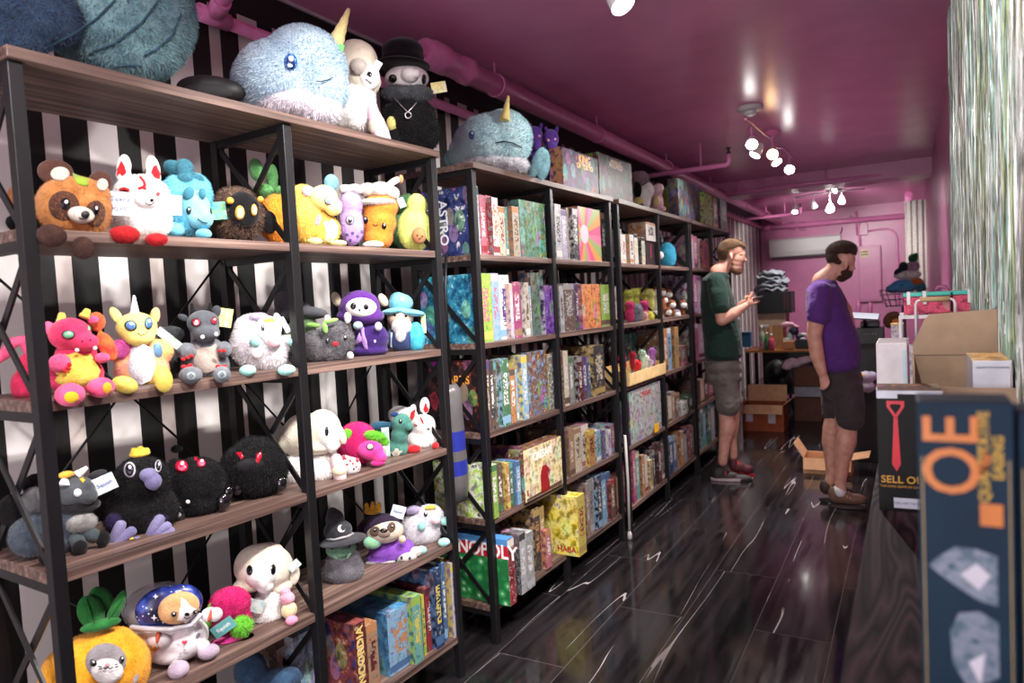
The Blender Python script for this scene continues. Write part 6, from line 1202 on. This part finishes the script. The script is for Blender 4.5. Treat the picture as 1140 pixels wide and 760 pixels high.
# teal QE boxes, out of focus
def qe(loc, w, h, d, lab, first, rz=0):
    bm = bmnew(); box(bm, (w/2, d/2, h/2), (w, d, h), bev=.0015)
    k = w/.084
    if first:
        Mq = Matrix.Translation((.0285, -.0006, h*.775+.033)) @ Matrix.Rotation(math.pi/2, 4, 'X') @ Matrix.Rotation(math.pi/2, 4, 'Z')
        text_into(bm, 'QE', Mq, .062, 1, bold=.01, sx=.90)
        for y, s_, c in ((.062*k, 'QUANTITATIVE', 2), (.074*k, 'EASING', 2)):
            text_into(bm, s_, Matrix.Translation((y-.003, -.0006, h*.80+.024)) @ Matrix.Rotation(math.pi/2, 4, 'X') @ Matrix.Rotation(math.pi/2, 4, 'Z'), .0115, 2, bold=.03)
        prism(bm, [(0, 0), (.017, 0), (.017, .02), (0, .02)], .001, M=MX(.054*k, 0, h*.585+.040), mi=1)
        for pts in ([(.008, .145), (.018, .155), (.032, .165), (.050, .165), (.068, .160), (.068, .115), (.052, .118), (.034, .128), (.018, .138)], [(.026, .085), (.034, .104), (.052, .108), (.068, .100), (.068, .050), (.052, .040), (.046, .024), (.038, .040), (.028, .056)], [(.018, .022), (.034, .014), (.052, .008), (.066, .012), (.066, -.0), (.024, -.0)]):
            prism(bm, [(x*k, y+.065) for x, y in pts], .001, M=MX(0, 0, 0), mi=3)
        for pts in ([(.036, .140), (.05, .152), (.062, .142), (.052, .128)], [(.042, .060), (.056, .07), (.052, .04)]): prism(bm, [(x*k, y+.065) for x, y in pts], .0016, M=MX(0, 0, 0), mi=4)
    else:
        for s_, z, c in (('EASING', h*.80, 2), ('QE', h*.62, 1)): text_into(bm, s_, Matrix.Translation((.024, -.0006, z)) @ Matrix.Rotation(math.pi/2, 4, 'X') @ Matrix.Rotation(math.pi/2, 4, 'Z'), .015, c, bold=.03)
    for x in (.0035, w-.004): box(bm, (x, -.0004, h*.45), (.0012, .0008, h*.82), mi=5)
    o = obj('board_game_box', bm, [flat((17, 42, 60), .6, nz=.10, spec=.2), flat((196, 112, 34), .4), flat((180, 146, 40), .4), tri((70, 94, 112), (120, 132, 148), (50, 80, 100), 60, 'box_figures'), flat((196, 196, 206), .4), flat((150, 130, 80), .4)], loc=loc, rot=(0, 0, rz), recalc=False)
    return tag(o, lab, 'board game', 'teal boxes on the counter in front')
qe((.0035, .74, CT), .0735, .362, .06, 'nearest blurred teal box with big orange QE letters turned sideways', True)
qe((.0802, .75, CT), .07, .352, .06, 'blurred teal box cut by the right edge beside the QE box', False)
# open carton behind
KR = flat((158, 134, 110), .85, nz=.06, name='kraft_cardboard')
t = thing('cardboard_box', 'large open kraft carton with raised back flap on the counter', 'box', (.003, 1.80, CT)); W_c, D_c, H_c = .196, .30, .285
for nm, c, s in (('bottom_panel', (W_c/2, D_c/2, .003), (W_c, D_c, .005)), ('side_panel', (.002, D_c/2, H_c/2), (.004, D_c, H_c)), ('side_panel', (W_c-.002, D_c/2, H_c/2), (.004, D_c, H_c)), ('back_panel', (W_c/2, D_c, H_c/2), (W_c, .004, H_c)), ('front_panel', (W_c/2, 0, H_c*.42), (W_c, .004, H_c*.84))):
    bm = bmnew(); box(bm, c, s); obj(nm, bm, KR, t)
bm = bmnew(); prism(bm, [(.002, 0), (W_c, 0), (W_c, .112), (.040, .104), (.028, .088), (.010, .045), (.002, .03)], .004, M=Matrix.Translation((0, D_c, H_c)) @ Matrix.Rotation(math.radians(88), 4, 'X')); obj('back_flap', bm, KR, t)
bm = bmnew(); box(bm, (.150, .12, .145), (.072, .2, .288), bev=.002)
for f in bm.faces: f.material_index = 1 if f.normal.z > .8 else 0
text_into(bm, 'QUANTITATIVE EASING', MX(.150, .0194, .274), .0055, 2)
o = obj('board_game_box', bm, [flat((198, 200, 210), .4), tri((216, 150, 90), (232, 196, 130), (180, 120, 70), 30), flat((90, 100, 120), .5)], loc=(.003, 1.81, CT+.006), recalc=False); tag(o, 'white sided orange topped box standing inside the open kraft carton', 'board game')
bm = bmnew(); box(bm, (.036, .10, .155), (.076, .2, .31), bev=.003); box(bm, (.036, -.001, .20), (.002, .002, .22), mi=1, M=Matrix.Rotation(.25, 4, 'Y')); box(bm, (.066, -.001, .15), (.008, .002, .28), mi=2)
o = obj('white_carton', bm, [flat((206, 200, 204), .5), flat((170, 160, 168), .6), flat((170, 196, 206), .3)], loc=(-.082, 2.20, CT)); tag(o, 'white carton standing left of the open kraft carton', 'box')
# wire rack with wooden grip, teal lidded bins
t = thing('wire_rack', 'white wire rack with a wooden grip handle beyond the kraft carton', 'rack', (-.03, 2.86, CT)); WW = flat((236, 232, 234), .4)
for (x, y) in ((0, 0), (.225, 0), (0, .3), (.225, .3)): bm = bmnew(); tube(bm, [(x, y, 0), (x, y, .355)], .005, 8); obj('post', bm, WW, t)
for y in (0, .3): bm = bmnew(); box(bm, (.115, y, .352), (.24, .008, .012)); obj('rail', bm, WW, t)
for i in range(12): bm = bmnew(); tube(bm, [(.01+.0188*i, 0, .352), (.01+.0188*i, .3, .352)], .0025, 6); obj('wire', bm, WW, t)
bm = bmnew(); tube(bm, [(.048, -.02, .27), (.048, -.02, .395), (.053, -.02, .407), (.064, -.02, .412), (.150, -.02, .412), (.160, -.02, .407), (.165, -.02, .395), (.165, -.02, .352)], .0045, 10); hd = obj('handle', bm, WW, t); bm = bmnew(); tube(bm, [(.062, -.02, .412), (.150, -.02, .412)], .009, 12); obj('wooden_grip', bm, flat((206, 176, 130), .6), hd)
cf = tri((214, 60, 100), (226, 96, 126), (240, 190, 200), 90)
for i, (x0, x1, sx) in enumerate(((-.022, .128, (.012, .062)), (.130, .212, (.045,)))):
    t = thing('storage_bin', '%s teal lidded bin of pink confetti on the white wire rack' % ('larger left' if i == 0 else 'smaller right'), 'bin', ((x0+x1)/2, 2.93, CT+.358)); w = x1-x0-.006
    bm = bmnew(); box(bm, (0, .08, .032), (w, .16, .064), bev=.004); obj('tub', bm, cf, t); bm = bmnew(); box(bm, (0, .08, .071), (w*1.03, .17, .014), bev=.003); obj('lid', bm, flat((70, 196, 180), .35), t)
    for a in sx: bm = bmnew(); box(bm, (a-w/2+.004, -.006, .058), (.011, .004, .045)); box(bm, (a-w/2+.004, .08, .080), (.011, .172, .003)); obj('strap', bm, WW, t)
t = thing('small_toy_box', 'pale box of small orange trinkets under the wire rack', 'box', (.01, 2.9, CT)); bm = bmnew(); box(bm, (.03, .1, .12), (.09, .16, .24), bev=.003); obj('carton_body', bm, tri((190, 186, 200), (220, 216, 220), (214, 140, 80), 30), t); bm = bmnew(); ell(bm, (.05, .08, .25), (.025, .025, .016)); obj('trinket', bm, flat((226, 130, 50), .5), t)
# pink pipe end beside the curtain
t = thing('wall_hook', 'small bent pink pipe sticking out beside the silver curtain', 'pipe', (WR-.02, 5.0, 1.36)); obj_tube('pipe_run', [(0, 0, -.2), (0, 0, .0), (-.02, 0, .03), (-.05, 0, .035), (-.07, 0, .01)], .012, PINKP, t, 8)
# tinsel curtain
def tinsel():
    rnd = random.Random(5); bm = bmnew(); ytop = ZC-.01
    cl = [(1.05+3.02*rnd.random(), rnd.choices(range(5), (5, 4, 4, 4, 2))[0]) for _ in range(230)]
    for i in range(6500):
        cy0, cm = rnd.choice(cl); y = min(4.06, max(1.05, cy0+rnd.gauss(0, .012))); x = WR-.004-.028*rnd.random(); zb = 1.16+.22*rnd.random(); w = .0016+.0022*rnd.random(); a = rnd.uniform(0, math.pi); mi = cm if rnd.random() < .7 else rnd.choices(range(5), (5, 4, 3, 4, 1.5))[0]
        z = ytop; N = 14; prev = None; ph = rnd.uniform(0, 6); am = rnd.uniform(.003, .016)
        for k in range(N+1):
            q = k/N; zz = ytop+(zb-ytop)*q; cy = y+am*math.sin(ph+q*13)+rnd.gauss(0, .0014); cx = x-abs(am*.8*math.sin(ph*2+q*6)); aa = a+q*rnd.uniform(1, 5)
            dx, dy = math.cos(aa)*w*.5, math.sin(aa)*w*.5; pr = (bm.verts.new((min(WR-.001, cx-dx), cy-dy, zz)), bm.verts.new((min(WR-.001, cx+dx), cy+dy, zz)))
            if prev: f = bm.faces.new((prev[0], prev[1], pr[1], pr[0])); f.material_index = mi
            prev = pr
    return bm
mt = [flat(c, .42, .25, nz=.15) for c in ((206, 208, 206), (142, 156, 116), (160, 192, 186), (236, 238, 236), (128, 120, 104))]
o = obj('tinsel_curtain', tinsel(), mt, recalc=False); tag(o, 'shimmering silver and green tinsel strand curtain on the right wall', 'curtain', kind='stuff')
# ------------------------------------------------------------------ people
def chain(L, n=6):
    """L: list of (x,y,dy,r) joints -> ellipsoid entries blended along the limb"""
    o = []
    for a, b in zip(L, L[1:]):
        for i in range(n+1):
            k = i/n; x, y, d, r = [a[j]+(b[j]-a[j])*k for j in range(4)]; o.append((x, y, r, r, d, r))
    return o
SK = NT('skin'); n_ = SK.add('ShaderNodeTexNoise', Scale=30.0, Detail=3.0); SK.link(SK.coord(), n_.inputs['Vector']); SK.base(SK.ramp(n_.outputs[0], [(.3, (196, 138, 120)), (.7, (216, 164, 144))])); SK.set(Roughness=.5, Subsurface_Weight=.1, Subsurface_Scale=.01); SK = SK.m
def cloth(c, nz=.1):
    t = NT('cloth_%02x%02x%02x' % c); co = t.coord(); n = t.add('ShaderNodeTexNoise', Scale=7.0, Detail=4.0); t.link(co, n.inputs['Vector']); t.base(t.ramp(n.outputs[0], [(.3, tuple(v*(1-nz) for v in c)), (.7, c)]))
    n2 = t.add('ShaderNodeTexNoise', Scale=9.0, Detail=2.0, Distortion=1.2); t.link(co, n2.inputs['Vector']); t.bump(n2.outputs[0], .7, .03); t.set(Roughness=.85, Specular_IOR_Level=.2, Sheen_Weight=.1); return t.m
cM = (760, 240, 4.75)
def L2(x, y): return x, y+760      # lower crop (starting at picture row 400) to the upper crop's rows
def fingers(p, base, tips, r=5.5):
    o = []
    for (bx, by, bd), pts in tips: o += chain([(bx, by, bd, r)]+[(x, y, d, r*.9) for x, y, d in pts], 4)
    return o
def stack(L, n=4, ry=46):
    o = []
    for a, b in zip(L, L[1:]):
        for i in range(n+1):
            k = i/n; x, y, d, rx, rd = [a[j]+(b[j]-a[j])*k for j in range(5)]; o.append((x, y, rx, ry, d, rd))
    return o
# --- man in the green shirt, looking down at a phone
b = on_z(812, 532, 0)
p = Pl('person', 'person in dark green t-shirt and grey shorts reading a phone, red laced shoes', 'person', b, cM)
BL_ = [(262, 182, 62, 60, 0, 54), (240, 185, 50, 55, 0, 50), (290, 225, 38, 48, 0, 46), (285, 250, 36, 36, 0, 42), (282, 272, 34, 34, 0, 38), (300, 205, 30, 30, 0, 38), (262, 250, 34, 40, 0, 34), (325, 226, 10, 9, 0, 8, 40), (333, 236, 9, 8, 0, 8), (316, 258, 9, 6, 0, 14), (312, 268, 9, 6, 0, 13), (300, 290, 16, 13, 0, 18), (316, 200, 14, 10, 0, 30)]
BL_ += chain([(190, 300, 0, 46), (222, 262, 0, 38), (245, 235, 0, 36)]) + [(188, 350, 48, 36, 0, 80), (190, 450, 50, 80, 0, 70), (205, 600, 50, 80, 0, 70)]
BL_ += [(256, 218, 8, 19, 54, 6, -8)]
BL_ += chain([(180, 355, 105, 36), (196, 440, 125, 36), (208, 545, 130, 31)]) + chain([(208, 550, 130, 31), (270, 518, 128, 29), (330, 478, 122, 18)]) + [(352, 462, 24, 17, 120, 13, -25)]
BL_ += fingers(p, None, [((362, 470, 124), [(385, 462, 128), (403, 454, 124)]), ((368, 462, 118), [(390, 452, 116), (406, 452, 112)]), ((366, 452, 112), [(388, 444, 108), (402, 448, 104)]), ((360, 444, 108), [(376, 434, 104), (392, 440, 100)]), ((350, 450, 126), [(352, 430, 122), (366, 414, 116)])])
BL_ += chain([(190, 370, -95, 34), (215, 450, -120, 33), (240, 520, -110, 28)]) + chain([(240, 520, -110, 28), (300, 480, -60, 24), (345, 450, -20, 16)]) + [(356, 440, 20, 15, 0, 13)]
BL_ += fingers(p, None, [((360, 440, 4), [(368, 420, 20), (372, 408, 34)]), ((352, 436, 0), [(352, 416, 16), (362, 406, 30)]), ((344, 438, -4), [(336, 422, 10), (330, 430, 24)]), ((366, 446, 8), [(384, 430, 30), (380, 424, 40)]), ((350, 446, 8), [(336, 440, 30), (345, 428, 44)])])
BL_ += chain([(228, *L2(0, 220)[1:], 42, 42), (232, 1060, 42, 40), (236, 1120, 42, 42), (222, 1200, 44, 30), (212, 1300, 46, 24)], 8) + chain([(262, 980, -42, 42), (262, 1050, -40, 38), (256, 1110, -40, 40), (258, 1180, -38, 28), (268, 1270, -36, 22)], 8)
p.hang = False
p.blob('body', SK, BL_, vox=.0058, nz=0, label=None)
p.blob('shirt', cloth((28, 52, 46)), [(185, 325, 62, 32, 0, 84)] + stack([(172, 352, 0, 70, 118), (183, 450, 0, 88, 116), (198, 560, 0, 96, 112), (212, 660, 0, 98, 114), (214, 730, 0, 98, 118)], 4, 48) + chain([(176, 345, 100, 44), (190, 420, 122, 48), (200, 480, 128, 48)]) + chain([(186, 350, -100, 42), (205, 420, -120, 46), (222, 470, -124, 44)]), vox=.009, nz=.02)
p.blob('shorts', cloth((112, 104, 100), .2), [(215, 800, 94, 70, 0, 112), (218, 850, 92, 60, 0, 112)] + chain([(222, 860, 52, 62), (232, 940, 52, 60), (240, 1000, 52, 62)]) + chain([(230, 860, -50, 60), (250, 940, -50, 56), (262, 985, -48, 54)]), vox=.009, nz=.03)
p.blob('hair', plushm((104, 74, 50), (74, 50, 34)), [(255, 165, 64, 44, 0, 57), (228, 185, 44, 50, 0, 53), (296, 156, 36, 24, 0, 44, 25), (222, 218, 24, 30, 0, 44)], fur_len=5, vox=.006)
p.blob('beard', plushm((134, 86, 62), (104, 62, 44)), [(288, 294, 24, 17, 0, 32), (266, 282, 20, 20, 0, 37), (264, 252, 10, 22, 0, 43), (312, 280, 9, 10, 0, 18)], fur_len=3, vox=.0045)
p.off = .001; p.line('eyebrow', plushm((110, 76, 54)), [(300, 206), (318, 208)], 2.6)
for nm, L in (('phone', [(400, 432)]),):
    bm = bmnew(); c = p.P(396, 436, 80); M = Matrix.Translation(c) @ Matrix.Rotation(math.radians(-10), 4, 'Y') @ Matrix.Rotation(math.radians(-4), 4, 'X'); box(bm, (0, 0, 0), (.075, .15, .009), M=M, bev=.003)
    box(bm, (0, 0, .005), (.068, .135, .001), mi=1, M=M); o = obj('smartphone', bm, [flat((30, 30, 34), .3), flat((190, 200, 214), .2)]); o.matrix_world = Matrix.Translation(p.base) @ Matrix.Rotation(p.rz, 4, 'Z'); tag(o, 'smartphone held up in both hands by the man in green', 'phone')
SHB = flat((40, 32, 34), .6); SHR = flat((220, 40, 56), .5)
def shoe(p, x0, x1, y, dy, h, mats, lace):
    L = x1-x0
    s_ = p.blob('shoe', mats[0], [(x0+L*.2, y-h*.62, L*.19, h*.55, dy, 26), (x0+L*.42, y-h*.45, L*.26, h*.42, dy, 28), (x0+L*.72, y-h*.32, L*.27, h*.34, dy, 30)], vox=.0055, nz=0)
    bm = bmnew(); n = 18; pts = [(x0+L*.5+L*.51*math.cos(2*math.pi*i/n)*(1 if math.cos(2*math.pi*i/n) > 0 else 1), 32*math.sin(2*math.pi*i/n)) for i in range(n)]
    a = [p.P(x, y-2, dy+d) for x, d in pts]; a = [V((q.x, q.y, .003)) for q in a]; bb = [q+V((0, 0, .02)) for q in a]; va = [bm.verts.new(q) for q in a]; vb = [bm.verts.new(q) for q in bb]; bm.faces.new(va[::-1]); bm.faces.new(vb)
    for i in range(n): bm.faces.new((va[i], va[(i+1) % n], vb[(i+1) % n], vb[i]))
    obj('sole', bm, mats[1], s_); bm = bmnew()
    for k in range(4):
        c = p.P(x0+L*(.34+.08*k), y-h*(.88-.10*k), dy); tube(bm, [c+V((0, -.035, -.018)), c+V((.004, 0, .006)), c+V((0, .035, -.018))], .005, 6)
    obj('laces', bm, mats[2], s_)
shoe(p, 150, 372, 1418, 48, 78, (SHB, flat((190, 170, 176), .5), SHR), SHR); shoe(p, 244, 378, 1362, -34, 70, (flat((90, 30, 40), .6), SHR, SHR), SHR)
# --- man in the purple shirt, looking down to the right
b = on_z(940, 562, 0)
p = Pl('person', 'person in purple t-shirt and dark shorts seen from behind, brown shoes', 'person', b, cM)
BL_ = [(838, 200, 66, 62, 0, 60), (860, 230, 48, 60, 10, 48), (862, 275, 40, 44, 10, 40), (842, 310, 28, 28, 12, 30), (898, 262, 12, 12, 20, 10), (906, 280, 9, 8, 22, 8), (893, 240, 16, 20, 10, 24), (882, 310, 14, 12, 16, 16), (865, 258, 10, 24, 56, 7, 10)]
BL_ += chain([(740, 345, 0, 52), (790, 300, 0, 46), (820, 262, 0, 44)]) + [(745, 390, 56, 42, 0, 90), (765, 520, 60, 90, 0, 80), (790, 650, 60, 90, 0, 80)]
BL_ += chain([(725, 410, 130, 46), (712, 500, 145, 44), (700, 600, 150, 39), (696, 640, 150, 36)]) + chain([(696, 640, 150, 36), (712, 740, 152, 36), (738, 830, 150, 24)]) + [(748, 862, 24, 30, 150, 17), (750, 885, 23, 22, 148, 16)]
BL_ += fingers(p, None, [((764, 880, 160), [(768, 900, 164), (758, 912, 158)]), ((756, 886, 162), [(758, 908, 166), (748, 918, 158)]), ((745, 888, 160), [(745, 910, 162), (738, 920, 154)]), ((735, 884, 156), [(732, 904, 158), (728, 914, 150)]), ((766, 860, 156), [(776, 876, 160), (772, 892, 164)])])
BL_ += chain([(800, 420, -130, 44), (850, 500, -140, 42), (880, 600, -110, 36)]) + chain([(880, 600, -110, 36), (900, 660, -60, 28), (890, 700, -20, 20)])
BL_ += [(890, 715, 22, 20, -10, 16)] + fingers(p, None, [((896, 720, 0), [(904, 738, 6), (900, 752, 10)]), ((886, 724, 0), [(888, 744, 6), (886, 756, 10)]), ((876, 722, 0), [(874, 740, 4), (874, 752, 8)]), ((868, 716, -4), [(862, 732, 0), (862, 744, 4)]), ((906, 712, 0), [(918, 724, 6), (920, 736, 10)])])
BL_ += chain([(860, 1080, 45, 52), (868, 1120, 45, 50), (862, 1190, 46, 54), (846, 1290, 48, 38), (836, 1400, 48, 28), (834, 1450, 48, 30)], 8) + chain([(800, 1070, -50, 48), (790, 1130, -50, 48), (786, 1200, -50, 48), (784, 1290, -50, 32), (786, 1370, -50, 26), (780, 1400, -50, 28)], 8)
p.blob('body', SK, BL_, vox=.0058, nz=0)
p.blob('shirt', cloth((92, 50, 128)), [(748, 362, 66, 30, 0, 100)] + stack([(742, 395, 0, 84, 138), (758, 480, 0, 100, 140), (778, 570, 0, 112, 136), (800, 660, 0, 124, 138), (812, 740, 0, 120, 138), (814, 790, 0, 112, 134)], 4, 48) + chain([(728, 400, 120, 54), (720, 480, 142, 56), (716, 530, 146, 56)]) + chain([(790, 410, -120, 50), (830, 490, -140, 52)]), vox=.009, nz=.02)
p.blob('shorts', cloth((70, 62, 64), .15), [(838, 860, 104, 80, 0, 128), (840, 920, 104, 60, 0, 126)] + chain([(870, 920, 62, 76), (880, 1000, 62, 74), (886, 1070, 60, 70)]) + chain([(810, 920, -60, 70), (802, 1000, -60, 66), (800, 1050, -60, 60)]), vox=.009, nz=.03)
p.blob('hair', plushm((70, 46, 34), (46, 28, 20)), [(840, 185, 74, 52, 0, 64), (812, 215, 48, 44, 0, 58), (875, 180, 38, 40, 6, 48), (830, 245, 34, 22, 6, 50)], fur_len=6, vox=.006)
p.blob('beard', plushm((74, 46, 36), (52, 30, 24)), [(862, 300, 32, 34, 14, 36), (842, 325, 26, 22, 14, 30), (868, 270, 14, 24, 30, 28)], fur_len=4, vox=.005)
BRS = flat((112, 82, 66), .6); shoe(p, 770, 968, 1524, 48, 84, (BRS, flat((60, 50, 48), .6), flat((180, 140, 110), .6)), None); shoe(p, 722, 900, 1480, -50, 76, (flat((58, 44, 40), .6), flat((40, 34, 34), .6), flat((196, 150, 60), .6)), None)
p.tube('sock', WHT, [(828, 1445, 48), (832, 1462, 50)], [32, 33])
# ------------------------------------------------------------------ light
def spot(loc, target, power, size=60, r=.04, col=(1, .965, .92), blend=.6):
    l = bpy.data.lights.new('spot_lamp', 'SPOT'); l.energy = power; l.spot_size = math.radians(size); l.spot_blend = blend; l.shadow_soft_size = r; l.color = col
    o = bpy.data.objects.new('spot_lamp', l); COL.objects.link(o); o.location = loc
    o.rotation_euler = (V(target)-V(loc)).to_track_quat('-Z', 'Y').to_euler(); return o
def area(loc, target, power, sx, sy, col=(1, .96, .92)):
    l = bpy.data.lights.new('fill_area', 'AREA'); l.energy = power; l.shape = 'RECTANGLE'; l.size = sx; l.size_y = sy; l.color = col
    o = bpy.data.objects.new('fill_area', l); COL.objects.link(o); o.location = loc
    o.rotation_euler = (V(target)-V(loc)).to_track_quat('-Z', 'Y').to_euler(); return o
w = bpy.data.worlds.new('world'); SC.world = w; w.use_nodes = True
w.node_tree.nodes['Background'].inputs[0].default_value = (.62, .60, .66, 1); w.node_tree.nodes['Background'].inputs[1].default_value = .8
# unseen area fills behind the camera, added for brightness
area((-.9, YF+.05, 1.7), (-.9, 5, 1.3), 42, 2.2, 1.6, (.93, .95, 1))
area((-.9, YF+.1, .7), (-1.0, 4.2, ZC), 34, 1.8, .6, (1, .97, .95))  # low upward fill, added only to brighten the ceiling
# ceiling spots
spot((-.6, 1.4, 2.5), (-1.75, 1.9, 1.3), 130, 80)
spot((-.15, 2.9, 2.55), (-1.9, 3.2, 1.0), 150, 80)
spot((-.4, .3, 2.55), (-1.8, 1.2, .7), 95, 85)
spot((-.9, 5.2, 2.45), (-1.3, 5.0, 0.8), 120, 80)
spot((-.7, 9.5, 2.45), (-1.2, 12, 1.2), 210, 110)
spot((-1.0, 8.9, 2.4), (-1.5, 9.6, .9), 90, 90)
spot((-.93, 5.2, 2.45), (-.5, 2.6, .2), 150, 90)
spot((-.3, 1.0, 2.6), (.2, 2.6, 1.9), 85, 100)
spot((-.93, 5.6, 2.44), (-.1, 6.2, 1.2), 60, 90)
spot((-.93, 5.9, 2.44), (-1.8, 4.6, 1.0), 35, 90)
spot((-.86, 6.4, 2.45), (-.3, 6.0, 0), 120, 80)
spot((-.35, 1.7, 2.6), (-1.75, 1.8, .75), 150, 70)
spot((-.4, .6, 2.6), (-1.75, 1.3, .6), 90, 75)
spot((-.3, 2.5, 2.58), (-1.7, 2.1, .4), 80, 60)  # extra unseen spot added to brighten the nearest unit's lower right
spot((-.2, 4.4, 2.58), (-1.9, 4.7, .7), 60, 62)
SC.view_settings.view_transform = 'Standard'; SC.view_settings.look = 'None'; SC.view_settings.gamma = 1; SC.view_settings.use_curve_mapping = False
SC.view_settings.exposure = 0
make_camera()
